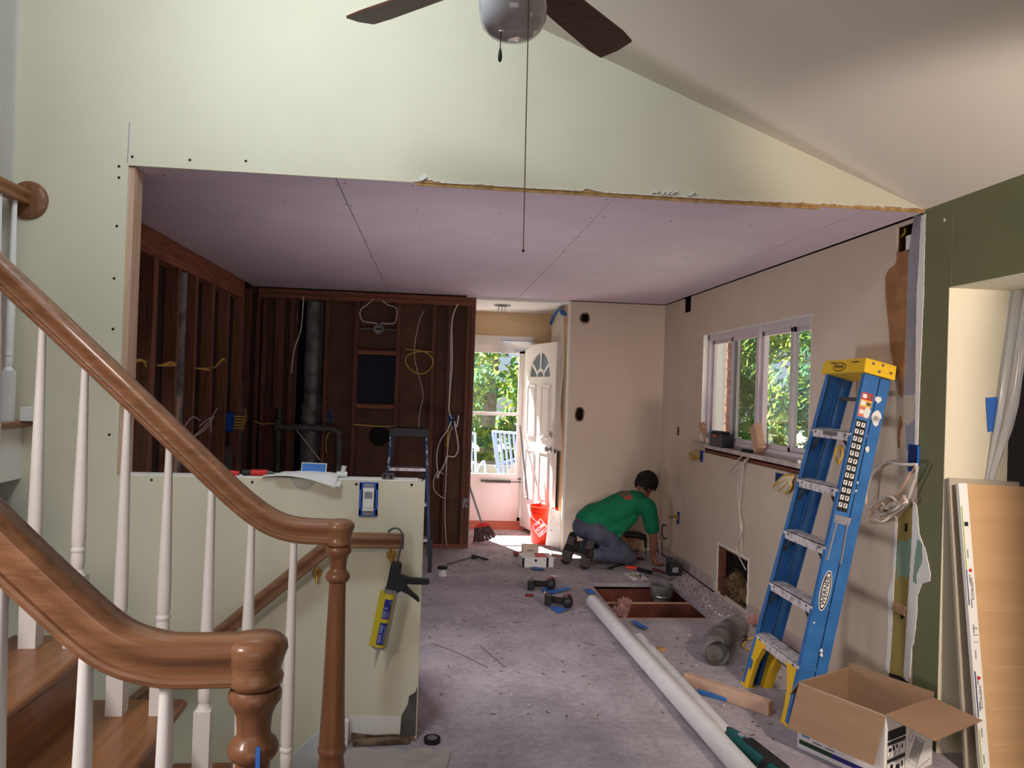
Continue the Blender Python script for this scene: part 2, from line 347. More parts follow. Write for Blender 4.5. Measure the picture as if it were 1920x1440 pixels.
def jag(pts, amp, step, rr=rnd):               # roughen a polyline
    out = []
    for (a, b) in zip(pts[:-1], pts[1:]):
        a, b = Vector(a), Vector(b); L_ = (b - a).length; k = max(1, int(L_ / step))
        for i in range(k): p = a.lerp(b, i / k); out.append(p + Vector((rr.uniform(-amp, amp), rr.uniform(-amp, amp))))
    out.append(Vector(pts[-1])); return out
# ================================================================== STRUCTURE
Y0, YB, XR, XL = 3.41, 7.48, 2.27, -1.7
CZ = 2.44
# ---- front wall (cream) with the wide opening and the half wall
def vault(x): return 2.455 + .382 * (2.27 - x) if x > -1.4 else 2.455 + .382 * 3.67 - .38 * (-1.4 - x)
outline = [(-4.6, -1.6), (-.02, -1.6), (-.02, 1.13), (-1.31, 1.13), (-1.31, CZ), (2.27, CZ), (2.27, 2.456), (-1.4, vault(-1.4)), (-4.6, vault(-4.6))]
wf = struct('wall_front', MB().prism(outline, (0, Y0, 0), (1, 0, 0), (0, 0, 1), (0, 1, 0), 0, .012), M['cream'])
fr = MB()
fr.box((-4.6, Y0 + .012, -1.6), (-1.35, Y0 + .11, 2.75)); fr.box((-1.35, Y0 + .012, -1.6), (-.03, Y0 + .11, 1.095))
fr.prism([(-4.6, 2.6), (2.27, 2.456), (2.27, 2.47), (-1.4, vault(-1.4)), (-4.6, vault(-4.6))], (0, Y0 + .012, 0), (1, 0, 0), (0, 0, 1), (0, 1, 0), 0, .1)
obj('wall_framing', fr, M['sheath'], wf, world=True)
obj('jamb_stud', MB().box((-1.335, Y0 + .012, 1.13), (-1.288, Y0 + .105, 2.437)), M['fresh'], wf, world=True)
sill = MB().box((-1.33, Y0 + .006, 1.095), (-.035, Y0 + .125, 1.128)); sill.box((-1.31, Y0 + .02, 1.128), (-.05, Y0 + .11, 1.134))
obj('half_wall_plate', sill, M['gypwhite'], wf, world=True, bevel=.003)
# kitchen side of the half wall and its end
obj('half_wall_back_board', MB().box((-1.31, Y0 + .11, 0), (-.02, Y0 + .122, 1.095)), M['gypwhite'], wf, world=True)
obj('corner_bead', MB().box((-.03, Y0 + .013, 0.01), (-.0195, Y0 + .122, 1.125)), M['cream'], wf, world=True)
# torn edge above the opening
tp = [(777, 341), (800, 336), (822, 342), (826, 349), (860, 347), (905, 347), (950, 351), (985, 356), (1030, 357), (1075, 362), (1100, 354), (1125, 358), (1150, 366), (1200, 367), (1300, 374), (1400, 380), (1500, 384), (1600, 390), (1700, 395), (1734, 396)]
top = [(p.x, p.z + max(0, (p.x - .9) * .011)) for p in (ony(a, b, Y0) for a, b in tp)]
top = [(p.x, max(p.y, CZ + .004)) for p in jag(top, .0035, .012)]
poly = [(top[0][0], CZ - .001)] + top + [(2.265, CZ - .001)]
poly = [(p[0], max(p[1], CZ - .001)) for p in poly]
tb = MB()
for a, b in zip(poly[:-1], poly[1:]):
    if b[0] - a[0] < .0005: continue
    tb.prism([(a[0], CZ - .001), (b[0], CZ - .001), (b[0], b[1]), (a[0], a[1])], (0, Y0, 0), (1, 0, 0), (0, 0, 1), (0, -1, 0), -.004, .0025)
obj('torn_drywall_edge', tb, M['tan'], wf, world=True)
cr = MB()
for a, b in zip(poly[1:-2], poly[2:-1]):       # curled broken gypsum lip along the tear
    if b[0] - a[0] > .002: cr.bar((a[0], Y0 - .004, a[1] + .001), (b[0], Y0 - .003, b[1] + .001), .006, rnd.uniform(.002, .006))
for x in (.95, .97, 1.0, 1.02, 1.04, 1.12, 1.13): cr.bar((x, Y0 - .006, 2.452), (x + rnd.uniform(.01, .03), Y0 - .008, 2.462 + rnd.uniform(0, .01)), .012, .006)
cr.bar((-.085, Y0 - .006, 2.452), (-.06, Y0 - .01, 2.47), .012, .02)
o = obj('broken_gypsum_lip', cr, M['gypwhite'], wf, world=True); o['kind'] = 'stuff'
dt = MB(); x = -.06
while x < 2.2: dt.lathe([(.0035, 0), (.002, .003)], (x, Y0 - .0024, CZ + .010), (0, -1, 0), 6); x += rnd.uniform(.028, .05)
o = obj('tape_perforation', dt, M['gypwhite'], wf, world=True); o['kind'] = 'stuff'
# lip of old board under the header
obj('header_lip', MB().box((-.1, Y0 + .001, CZ - .012), (1.75, Y0 + .011, CZ + .001)), M['tan'], wf, world=True)
sc_me = None
for px, py in [(248, 294), (356, 300), (461, 302), (223, 312), (223, 333), (219, 424), (214, 522), (212, 617), (205, 815), (284, 900), (379, 901), (473, 904), (571, 906), (668, 908), (772, 909)]:
    p = ony(px, py, Y0)
    if sc_me is None:
        o = obj('screw_head', MB().lathe([(.0062, 0), (.0055, .0012)], (0, 0, 0), (0, -1, 0), 8), M['ink'], wf); sc_me = o.data
    else: o = bpy.data.objects.new('screw_head', sc_me); C.objects.link(o); o.parent = wf
    o.location = Vector((p.x, Y0 - .0005, p.z)) - wf.location
# drywall joint above the opening corner
obj('board_joint', MB().bar((-1.314, Y0 - .0006, 2.45), (-1.312, Y0 - .0006, 2.62), .0015, .003), M['plaster'], wf, world=True)
# bare strip where the baseboard came off
obj('bare_drywall_strip', MB().prism([(-.31, .03), (-.092, .035), (-.092, .108), (-.31, .112)], (0, Y0, 0), (1, 0, 0), (0, 0, 1), (0, -1, 0), -.003, .0015), M['gypwhite'], wf, world=True)
obj('bare_corner_metal', MB().prism([(-.092, .02), (-.024, .02), (-.024, .235), (-.032, .21), (-.058, .195), (-.062, .16), (-.088, .11)], (0, Y0, 0), (1, 0, 0), (0, 0, 1), (0, -1, 0), -.003, .002), M['iron'], wf, world=True)
g = MB(); g.prism([(-.30, 0), (-.02, 0), (-.03, .018), (-.12, .03), (-.2, .026), (-.3, .04)], (0, Y0, 0), (1, 0, 0), (0, 0, 1), (0, -1, 0), -.003, .004)
obj('rotten_bottom_plate', g, M['grime'], wf, world=True)
# skirt board running down the stairs on the wall
struct('trim_1', MB().prism([(-.335, .0), (-.335, .095), (-.42, .065), (-1.5, -.88), (-1.5, -1.12), (-.40, -.15)], (0, Y0, 0), (1, 0, 0), (0, 0, 1), (0, -1, 0), 0, .018), mat('grey_white_trim', (206, 206, 212), .5), bevel=.003)

# ---- living room shell: vaulted ceiling, left, rear and right walls
vc = MB(); e = .10
def slope(xa, xb, t=.06): vc.add([(xa, -4.2, vault(xa)), (xb, -4.2, vault(xb)), (xb, Y0 + .12, vault(xb)), (xa, Y0 + .12, vault(xa)), (xa, -4.2, vault(xa) + t), (xb, -4.2, vault(xb) + t), (xb, Y0 + .12, vault(xb) + t), (xa, Y0 + .12, vault(xa) + t)], [(0, 1, 2, 3), (7, 6, 5, 4), (0, 4, 5, 1), (1, 5, 6, 2), (2, 6, 7, 3), (3, 7, 4, 0)])
slope(-4.6, -1.4); slope(-1.4, 2.42)
struct('ceiling', vc, M['ceil'])
struct('wall_rear', MB().box((-4.6, -4.3, -1.6), (2.6, -4.2, 4.1)), M['cream'])
struct('wall_left', MB().box((-4.7, -4.3, -1.6), (-4.6, Y0 + .1, 4.1)), M['cream'])
# ---- right wall: green living-room part with the doorway, beige kitchen part with the window
gw = struct('wall_right', MB().holes(-4.2, 3.405, -.03, 2.458, [(1.9, 3.225, -1, 2.066)], XR, XR + .012, 'x'), M['green'])
jm = MB(); jm.box((XR - .0002, 3.2215, -.03), (XR + .30, 3.2252, 2.066)); jm.box((XR - .0002, 1.9, 2.0625), (XR + .30, 3.2252, 2.0662)); jm.box((XR + .0005, 1.8998, -.03), (XR + .30, 1.9035, 2.066))
obj('doorway_reveal', jm, M['cream'], gw, world=True)
fl = MB(); fl.holes(-4.2, 3.4, -.03, 2.5, [(1.88, 3.246, -1, 2.09)], XR + .012, XR + .29, 'x')
obj('wall_core', fl, M['sheath'], gw, world=True)
p = onx(1771, 413, XR)
obj('paint_chip', MB().lathe([(.008, 0), (.006, .001)], (XR, p.y, p.z), (-1, 0, 0), 7), M['white'], gw, world=True)
ln = onx(1785, 470, XR)
obj('board_seam', MB().box((XR - .0008, ln.y - .0015, 2.066), (XR, ln.y + .0015, 2.45)), mat('olive_paint_seam', (124, 126, 92), .7), gw, world=True)
for a, b in (((1797, 455), (1819, 451)), ((1829, 428), (1844, 420)), ((1822, 468), (1828, 461)), ((1820, 482), (1833, 482))):
    p, q = onx(*a, XR), onx(*b, XR); obj('paint_scuff', MB().bar((XR - .0005, p.y, p.z), (XR - .0005, q.y, q.z), .002, .003), mat('olive_paint_scuff', (128, 130, 98), .7), gw, world=True)
# beyond the doorway: a dim room seen through plastic
struct('wall_far_room', MB().box((4.3, -.5, -.03), (4.4, 4.4, 2.6)), mat('dim_room_paint', (120, 112, 112), .8))
struct('wall_far_room.001', MB().holes(2.56, 4.4, -.03, 2.6, [], 3.5, 3.6, 'y'), MATS['dim_room_paint'])
struct('wall_far_room.002', MB().box((2.56, .6, -.03), (4.4, .7, 2.6)), MATS['dim_room_paint'])
struct('ceiling_far_room', MB().box((2.56, .6, 2.5), (4.4, 3.6, 2.56)), MATS['dim_room_paint'])

WY0, WY1, WZ0, WZ1 = 4.475, 6.36, 1.155, 2.066
kholes = [(WY0, WY1, WZ0, WZ1), (5.305, 5.87, .03, .385), (6.715, 6.905, 2.30, 2.44), (6.935, 7.02, 1.175, 1.255), (6.84, 6.90, .375, .485), (3.50, 3.63, 2.27, 2.415), (4.50, 6.28, 1.078, 1.128), (4.79, 4.90, .96, 1.06), (6.28, 6.335, 1.0, 1.085)]
kw = struct('wall_right_kitchen', MB().holes(3.411, YB, 0, 2.434, kholes, XR, XR + .014, 'x'), M['beige'])
core = MB().holes(3.4, 8.7, 0, 2.55, [(WY0, WY1, WZ0, WZ1)], XR + .10, XR + .15, 'x')
obj('outer_sheathing', core, M['dark'], kw, world=True)
nb = MB()
for y in (3.46, 3.66, 4.43, 5.26, 5.92, 6.40, 6.65, 7.05, 7.40): nb.box((XR + .016, y - .019, .04), (XR + .099, y + .019, 2.43 if not 4.44 < y < 6.36 else 1.04))
obj('hidden_studs', nb, M['stud'], kw, world=True)
obj('sill_framing', MB().box((XR + .018, 4.45, 1.04), (XR + .098, 6.36, 1.10)), M['study'], kw, world=True)
# window lining
lin_ = MB(); lin_.box((XR - .0003, WY0, WZ1 - .004), (XR + .15, WY1, WZ1 + .0003)); lin_.box((XR - .0003, WY0 - .0003, WZ0), (XR + .15, WY0 + .004, WZ1)); lin_.box((XR - .0003, WY1 - .004, WZ0), (XR + .15, WY1 + .0003, WZ1))
obj('window_reveal', lin_, M['white'], kw, world=True)
# big hole in the lower wall: framing and insulation inside
hb = MB(); hb.box((XR + .002, 5.86, .02), (XR + .06, 5.90, .40)); hb.box((XR + .002, 5.27, .375), (XR + .06, 5.9, .41)); hb.box((XR + .002, 5.27, .02), (XR + .06, 5.315, .4))
obj('hole_framing', hb, M['studx'], kw, world=True)
obj('cut_block', MB().box((XR - .004, 5.72, .02), (XR + .06, 5.80, .16)), M['stud'], kw, world=True)
ib = MB()
for k in range(9):
    y = rnd.uniform(5.42, 5.68); z = rnd.uniform(.05, .12 + .12 * (1 - abs(y - 5.56) / .18)); ib.ball((XR + .05 + rnd.uniform(-.02, .02), y, z), rnd.uniform(.03, .055), 8, 6)
tuft(ib, (XR + .04, 5.56, .13), (.05, .17, .11), 700, rnd); o = obj('wall_insulation', ib, M['insul_t'], kw, world=True); o['kind'] = 'stuff'
jb = MB()
for (a, b) in (((5.885, .03), (5.885, .395)), ((5.885, .395), (5.29, .40)), ((5.295, .40), (5.295, .03))):
    q = jag([Vector(a), Vector(b)], .008, .03)
    for s_, t_ in zip(q[:-1], q[1:]): jb.bar((XR - .001, s_.x, s_.y), (XR - .001, t_.x, t_.y), .006, .014)
obj('broken_board_edge', jb, M['gypwhite'], kw, world=True)
# torn strip at the kitchen / living-room corner
def patch(name, px, m, t=.0016, base=0., X=XR, parent=kw):
    pl = [onx(a, b, X) for a, b in px]; pl = [Vector((p.y, p.z)) for p in pl]; pl = jag(pl + [pl[0]], .0022, .016)[:-1] if len(px) > 5 else pl; return obj(name, MB().prism([(p.x, p.y) for p in pl], (X, 0, 0), (0, 1, 0), (0, 0, 1), (-1, 0, 0), base, t), m, parent, world=True)
patch('grey_plaster_strip', [(1704, 472), (1715, 402), (1733, 404), (1727, 600), (1722, 800), (1719, 845), (1700, 845), (1694, 700)], M['plaster'], .0012)
patch('white_corner_tape', [(1728, 405), (1736, 400), (1732, 560), (1726, 700), (1721, 842), (1716, 842), (1719, 560)], M['gypwhite'], .0022)
patch('torn_paper_patch', [(1683, 474), (1702, 468), (1704, 475), (1697, 690), (1694, 745), (1690, 744), (1684, 735), (1685, 710), (1677, 690), (1670, 655), (1667, 615), (1661, 560), (1660, 520), (1666, 506), (1680, 494)], M['torn'], .0022)
patch('torn_paper_patch', [(1690, 777), (1694, 795), (1690, 808), (1688, 842), (1684, 838), (1683, 808), (1687, 782)], M['torn'], .0022)
patch('grey_plaster_strip', [(1694, 742), (1722, 738), (1719, 780), (1702, 800), (1694, 780)], mat('beige_grey_plaster', (186, 172, 156), .85), .0018)
patch('mustard_strip', [(1683, 975), (1700, 955), (1711, 940), (1716, 950), (1712, 1015), (1706, 1090), (1700, 1190), (1694, 1271), (1668, 1262), (1674, 1170), (1680, 1060)], M['mustard'], .0014)
patch('aqua_patch', [(1682, 1020), (1690, 1012), (1700, 1016), (1711, 1005), (1708, 1072), (1700, 1085), (1690, 1078), (1682, 1088)], M['aqua'], .0020)
patch('white_plaster_ridge', [(1712, 940), (1720, 950), (1724, 1000), (1735, 1030), (1745, 1075), (1744, 1090), (1730, 1094), (1721, 1115), (1720, 1150), (1714, 1205), (1710, 1215), (1707, 1270), (1700, 1278), (1695, 1262), (1702, 1150), (1707, 1070), (1711, 1010)], M['gypwhite'], .0032)
patch('aqua_patch', [(1722, 1010), (1731, 1020), (1730, 1055), (1720, 1078), (1720, 1096), (1713, 1090), (1717, 1040)], M['aqua'], .0040)
patch('white_plaster_ridge', [(1679, 968), (1684, 975), (1680, 1060), (1676, 1110), (1674, 1170), (1668, 1262), (1662, 1255), (1666, 1180), (1666, 1110), (1674, 1085), (1678, 1010)], M['gypwhite'], .0030)
patch('bare_wood_strip', [(1676, 1128), (1700, 1138), (1697, 1155), (1674, 1143)], M['freshx'], .005)
for px in ([(1698, 981), (1703, 982), (1702, 997), (1697, 996)], [(1690, 1153), (1696, 1155), (1694, 1161), (1689, 1159)], [(1668, 1262), (1690, 1268), (1706, 1282), (1668, 1275)]): patch('gap_shade', px, M['dark'], .0035)  # near-black patches on the surface, shade of a gap painted in
hz = MB(); hz.box((XR + .004, 3.52, 2.29), (XR + .012, 3.56, 2.36)); obj('hole_paint_fleck', hz, M['gypwhite'], kw, world=True)
# baseboard strip (bare, with marks) on the right wall
bs = struct('baseboard_right', MB().box((XR - .010, 5.93, .012), (XR - .0005, 7.47, .10)), mat('pale_baseboard', (188, 172, 166), .7))
for k in range(9): obj('pencil_tick', MB().box((XR - .0112, 6.05 + k * .155, .02), (XR - .0098, 6.056 + k * .155, .075 + (k % 2) * .02)), M['grime'], bs, world=True)
obj('baseboard_gap_shade', MB().box((XR - .011, 5.93, .0), (XR - .0008, 7.47, .012)), M['dark'], bs, world=True)  # solid dark strip painted in as the shade under the baseboard
struct('baseboard_right.001', MB().box((XR - .010, 4.2, .012), (XR - .0005, 5.27, .10)), MATS['pale_baseboard'])

# ---- back wall right of the entry passage
bw = struct('wall_back', MB().holes(1.315, XR + .0, 0, 2.434, [(1.425, 1.50, 2.235, 2.315), (1.405, 1.475, 1.265, 1.39)], YB, YB + .014, 'y'), M['beige'])
obj('wall_back_core', MB().box((1.31, YB + .06, 0), (XR, YB + .10, 2.5)), M['dark'], bw, world=True)
for (cx, cz, rx, rz) in ((1.4625, 2.275, .046, .05), (1.44, 1.328, .042, .072)):
    q = [(cx + rx * math.cos(a * .449) * rnd.uniform(.9, 1.12), cz + rz * math.sin(a * .449) * rnd.uniform(.9, 1.12)) for a in range(14)]
    mbq = MB()
    for i in range(14):
        a, b = q[i], q[(i + 1) % 14]; mbq.bar((a[0], YB - .001, a[1]), (b[0], YB - .001, b[1]), .01, .012)
    obj('ragged_hole_edge', mbq, M['grime'], bw, world=True)
struct('wall_entry_right', MB().box((1.30, YB - .002, 0), (1.314, 8.6, 2.55)), M['entry'])
obj('white_corner_bead', MB().box((1.297, YB - .004, 0), (1.320, YB + .0005, 2.434)), M['gypwhite'], bw, world=True)

# ---- kitchen stud wall on the left
wl = struct('wall_left_studs', MB().box((XL - .10, Y0 + .09, 0), (XL - .088, YB + .45, 2.52)), M['sheath_shade'])
def timber(name, a, b, m, parent): return obj(name, MB().box(a, b), m, parent, world=True, bevel=.002)
timber('top_plate', (XL - .088, 3.56, 2.28), (XL + .002, 7.10, 2.437), M['study'], wl)
timber('bottom_plate', (XL - .088, 3.56, 0), (XL, YB, .04), M['study'], wl)
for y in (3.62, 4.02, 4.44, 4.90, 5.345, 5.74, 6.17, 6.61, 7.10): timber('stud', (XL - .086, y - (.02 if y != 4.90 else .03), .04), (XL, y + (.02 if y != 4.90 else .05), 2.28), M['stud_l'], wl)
timber('stud', (XL - .08, 7.36, .04), (XL, 7.40, 2.40), M['stud'], wl)
timber('stud_block', (XL - .06, 5.40, .04), (XL + .0, 5.44, 1.42), M['fresh'], wl)
timber('stud_block', (XL - .06, 6.20, .30), (XL + .0, 6.27, 1.18), M['stud'], wl)
# ---- back stud wall
ws = struct('wall_back_studs', MB().holes(XL - .1, .38, 0, 2.515, [(-.735, -.36, 1.375, 1.84), (-1.30, -1.03, .0, 2.33)], YB + .088, YB + .1, 'y'), M['sheath'])
obj('shaft_shade', MB().box((-1.75, YB + .35, 0), (.1, YB + .36, 2.52)), M['dark'], ws, world=True)  # near-black backing sheet, the shaft's shade put into its colour
obj('black_board', MB().box((-.76, YB + .1, 1.34), (-.34, YB + .11, 1.87)), M['black_paper'], ws, world=True)
timber('top_plate', (-1.66, YB, 2.342), (.385, YB + .088, 2.385), M['studx'], ws); timber('top_plate', (-1.66, YB - .003, 2.388), (.385, YB + .088, 2.428), M['studx'], ws)
timber('bottom_plate', (-1.66, YB, 0), (.385, YB + .088, .04), M['studx'], ws)
for x in (-1.655, -1.595, -1.345, -1.02, -.74, -.345, -.005, .145, .325, .366): timber('stud', (x - .019, YB, .04), (x + .019, YB + .086, 2.342), M['stud'], ws)
timber('stud', (-1.50, YB + .02, 1.30), (-1.41, YB + .086, 2.342), M['stud'], ws)
for z in (1.86, 1.345): timber('blocking', (-.72, YB, z - .02), (-.365, YB + .086, z + .02), M['studx'], ws)
for (z, x0, x1) in ((1.165, -.72, .12), (.95, -.72, -.365), (.80, -.72, -.365)): timber('fibreboard_panel', (x0 + .005, YB + .084, z - .11), (x1, YB + .088, z + .02), M['sheath'], ws)
obj('edge_bead', MB().box((.385, YB - .004, 0), (.392, YB + .10, 2.43)), M['plaster'], ws, world=True)
obj('knockout', MB().lathe([(.10, 0), (.09, .002)], (-.50, YB + .083, 1.06), (0, -1, 0), 16), M['dark'], ws, world=True)
p = ony(868, 948, YB)
dm = MB()
for k in range(12): dm.bar((.34 + rnd.uniform(-.03, .05), YB - .006, .44 + rnd.uniform(-.05, .05)), (.36 + rnd.uniform(-.03, .06), YB - .012, .44 + rnd.uniform(-.05, .05)), .012, .01)
o = obj('broken_plaster_lump', dm, M['plaster'], ws, world=True); o['kind'] = 'stuff'

# ---- kitchen ceiling of drywall boards, roof slab above
kc = struct('ceiling_kitchen', MB().box((-1.85, Y0 + .1, 2.515), (2.42, 8.75, 2.56)), M['dark'])
for (x0, x1, y0, y1) in ((-1.705, -.453, 3.414, 6.9), (-1.705, -.453, 6.904, 7.475), (-.449, .798, 3.414, 5.728), (-.449, .798, 5.732, 7.478), (.802, 1.99, 3.414, 4.853), (.802, 2.262, 4.857, 7.478), (1.994, 2.262, 3.414, 4.853)):
    z = CZ + rnd.uniform(0, .0015); obj('ceiling_board', MB().box((x0, y0, z), (x1, y1, z + .013)), M['mauve'], kc, world=True)
sm = MB()
for x in (-1.2, -.75, -.47, -.43, -.1, .3, .78, .82, 1.2, 1.6, 2.2):
    for y in (3.5, 3.9, 4.4, 4.9, 5.4, 5.7, 5.76, 6.2, 6.7): sm.lathe([(.005, 0), (.004, -.0015)], (x + rnd.uniform(-.02, .02), y + rnd.uniform(-.05, .05), CZ), (0, 0, 1), 6)
o = obj('drywall_screw', sm, mat('grey_screw', (110, 98, 106), .6), kc, world=True); o['kind'] = 'stuff'
struct('ceiling_entry', MB().box((.3, YB - .002, 2.41), (1.32, 8.7, 2.45)), M['white'])

# ---- floor with the two joist holes and the stairwell
floor = struct('floor', MB().holes(-4.6, 2.55, -4.2, 8.75, [(1.325, 1.99, 5.215, 6.19), (1.62, 2.04, 7.05, 7.36), (-4.7, -.335, 2.12, 3.425)], -.03, 0, 'z'), M['floor'])
cs = MB().holes(.8, 2.27, 4.9, 7.47, [], -.42, -.40, 'z'); cs.box((.8, 4.88, -.42), (2.27, 4.9, -.03)); cs.box((.78, 4.9, -.42), (.8, 7.47, -.03)); cs.box((2.25, 4.9, -.42), (2.27, 7.47, -.03)); cs.box((.8, 7.45, -.42), (2.27, 7.47, -.03))
obj('crawl_space', cs, M['dkred'], floor, world=True)
for y in (5.30, 5.705, 6.11, 6.52, 7.17, 7.32): obj('floor_joist', MB().box((.81, y - .019, -.30), (2.24, y + .019, -.031 if y < 7 else -.012)), M['dkred'], floor, world=True)
for y in (5.30, 5.705): obj('joist_edge_strip', MB().box((1.326, y - .012, -.030), (1.989, y + .012, -.022)), M['freshx'], floor, world=True)
obj('floor_hole_shade', MB().lathe([(.045, .0), (.045, .0012)], (1.99 + .06, 4.95, 0), (0, 0, 1), 18), M['dark'], floor, world=True)  # flat near-black disc on the floor, shade of a hole painted in
# far end of the passage: door wall
we = struct('wall_entry_back', MB().holes(-.2, 1.9, 0, 2.55, [(.18, 1.035, -.1, 2.06)], 8.6, 8.75, 'y'), M['entry'])
cz_ = MB(); cz_.box((.12, 8.575, 2.06), (1.10, 8.6, 2.145)); cz_.box((1.035, 8.575, .0), (1.10, 8.6, 2.06)); cz_.box((.12, 8.575, 0), (.18, 8.6, 2.06))
struct('trim_2', cz_, M['white'], bevel=.004)
th = MB(); th.box((.18, 8.52, 0), (1.06, 8.74, .035)); th.box((.18, 8.6, .035), (1.06, 8.74, .07))
struct('trim_3', th, mat('brick_red_sill', (190, 120, 104), .85))
struct('wall_entry_left', MB().box((.0, YB + .1, 0), (.1, 8.6, 2.55)), M['entry'])
# ================================================================== WINDOW, DOORS, OUTDOORS
win = struct('window_1', MB().box((XR + .04, WY0, WZ0), (XR + .10, WY1, WZ0 + .045)), M['vinyl'])
def part(name, mb, m, parent, **k): return obj(name, mb, m, parent, world=True, **k)
wfm = MB()
wfm.box((XR + .04, WY0, WZ1 - .05), (XR + .10, WY1, WZ1)); wfm.box((XR + .04, WY0, WZ0), (XR + .10, WY0 + .035, WZ1)); wfm.box((XR + .04, WY1 - .035, WZ0), (XR + .10, WY1, WZ1))
part('window_frame', wfm, M['vinyl'], win, bevel=.003)
part('mullion', MB().box((XR + .025, 5.285, WZ0), (XR + .10, 5.335, WZ1)), M['vinyl'], win, bevel=.003)
def sash(y0, y1, x, gm):
    z0, z1 = WZ0 + .045, WZ1 - .05; f = .032; b = MB()
    b.box((x, y0, z0), (x + .025, y0 + f, z1)); b.box((x, y1 - f, z0), (x + .025, y1, z1)); b.box((x, y0, z0), (x + .025, y1, z0 + f)); b.box((x, y0, z1 - f), (x + .025, y1, z1))
    s = part('sash', b, M['vinyl'], win, bevel=.002); part('pane', MB().box((x + .010, y0 + f, z0 + f), (x + .014, y1 - f, z1 - f)), gm, s); return s
sash(5.335, 5.86, XR + .05, M['glass2']); sash(5.80, 6.33, XR + .075, M['glass'])
sash(4.82, 5.29, XR + .05, M['glass']); sash(4.50, 4.86, XR + .075, M['glass2'])
part('stool', MB().box((XR - .05, 4.44, WZ0 - .03), (XR + .045, 6.46, WZ0)), mat('chalky_sill', (206, 194, 186), .75, col2=(170, 152, 142), nscale=9), win, bevel=.003)
lc = MB(); lc.box((XR + .03, 5.29, 1.45), (XR + .055, 5.305, 1.55)); part('sash_latch', lc, M['blacktool'], win)

# storm door (closed) at the end of the passage
SY = 8.645
sdr = struct('door_1', MB().box((.195, SY, .075), (1.02, SY + .03, .56)), M['alum_w'])
fr_ = MB(); fr_.box((.195, SY - .004, .56), (.27, SY + .034, 2.045)); fr_.box((.955, SY - .004, .56), (1.02, SY + .034, 2.045)); fr_.box((.18, SY - .004, 1.955), (1.035, SY + .034, 2.06)); fr_.box((.27, SY - .004, 1.255), (.955, SY + .034, 1.29)); fr_.box((.195, SY - .006, .54), (1.02, SY + .034, .60)); fr_.box((.195, SY - .006, .075), (1.02, SY, .12)); fr_.box((.195, SY - .006, .075), (.235, SY, .56)); fr_.box((.98, SY - .006, .075), (1.02, SY, .56))
part('door_frame', fr_, M['alum_w'], sdr, bevel=.003)
part('pane', MB().box((.27, SY + .012, 1.29), (.955, SY + .016, 1.955)), M['glass'], sdr); part('pane', MB().box((.27, SY + .012, .60), (.955, SY + .016, 1.255)), M['glass'], sdr)
cl = MB(); cl.tube([(.62, SY - .04, .52), (.90, SY - .04, .52)], .016, 10); cl.tube([(.90, SY - .04, .52), (1.06, SY - .035, .515)], .006, 8); cl.box((.57, SY - .046, .512), (.63, SY - .001, .530))
part('door_closer', cl, M['iron'], sdr)
cl = MB(); cl.bar((.66, SY - .02, 1.985), (.80, SY - .02, 1.985), .02, .012); cl.bar((.74, SY - .03, 1.975), (.80, SY - .06, 1.90), .008, .006)
part('chain_stop', cl, M['steel'], sdr)
part('corner_sticker', MB().prism([(.953, .602), (.953, .72), (.92, .70), (.88, .64), (.865, .602)], (0, SY + .010, 0), (1, 0, 0), (0, 0, 1), (0, -1, 0), -.001, .001), M['paper'], sdr)

# entry door standing open, hinged on the right jamb
hx, hy = 1.03, 8.56; fx, fy = 1.243, 7.70
ang = math.atan2(fy - hy, fx - hx)
ed = thing('entry_door', 'white panelled entry door with fanlight standing open in the passage', 'door', (hx, hy, .045), (0, 0, ang)); ed['kind'] = 'structure'; ed.name = 'door_2'; WM['door_2'] = WM['entry_door']
DW, DH, DT = .89, 2.0, .04      # local: x along the door from the hinge, y thickness, z up ; visible face is -y side?
def arch(cx, z0, rx, rz, n=14): return [(cx + rx * math.cos(math.pi * k / n), z0 + rz * math.sin(math.pi * k / n)) for k in range(n + 1)]
cx = DW / 2; az0, arx, arz = 1.625, .315, .31
slab = MB()
slab.holes(0, DW, 0, DH, [(cx - arx, cx + arx, az0, az0 + arz)], -DT / 2, DT / 2, 'y')
ar = arch(cx, az0, arx, arz)
for k in range(14):               # solid corners above the arch
    a, b = ar[k], ar[k + 1]; slab.prism([a, (a[0], az0 + arz), (b[0], az0 + arz), b], (0, 0, 0), (1, 0, 0), (0, 0, 1), (0, 1, 0), -DT / 2, DT / 2)
obj('slab', slab, M['door'], ed)
fm = MB(); ring = [Vector((p[0], 0, p[1])) for p in ar] + [Vector((cx - arx, 0, az0)), Vector((cx + arx, 0, az0))]
for a, b in zip(ring, ring[1:] + ring[:1]): fm.bar(a, b, .05, .036, (0, 1, 0))
obj('fanlight_frame', fm, M['door'], ed, bevel=.002)
sp = MB(); hub = Vector((cx, 0, az0))
for a in (35, 90, 145): d = Vector((math.cos(R(a)) * arx * .98, 0, math.sin(R(a)) * arz * .98)); sp.bar(hub + d * .36, hub + d, .03, .018, (0, 1, 0))
hb_ = arch(cx, az0, .11, .10, 10)
for a, b in zip(hb_[:-1], hb_[1:]): sp.bar((a[0], 0, a[1]), (b[0], 0, b[1]), .03, .018, (0, 1, 0))
obj('glazing_bar', sp, M['door'], ed)
obj('pane', MB().prism(ar, (0, 0, 0), (1, 0, 0), (0, 0, 1), (0, 1, 0), -.002, .002), M['glass2'], ed)
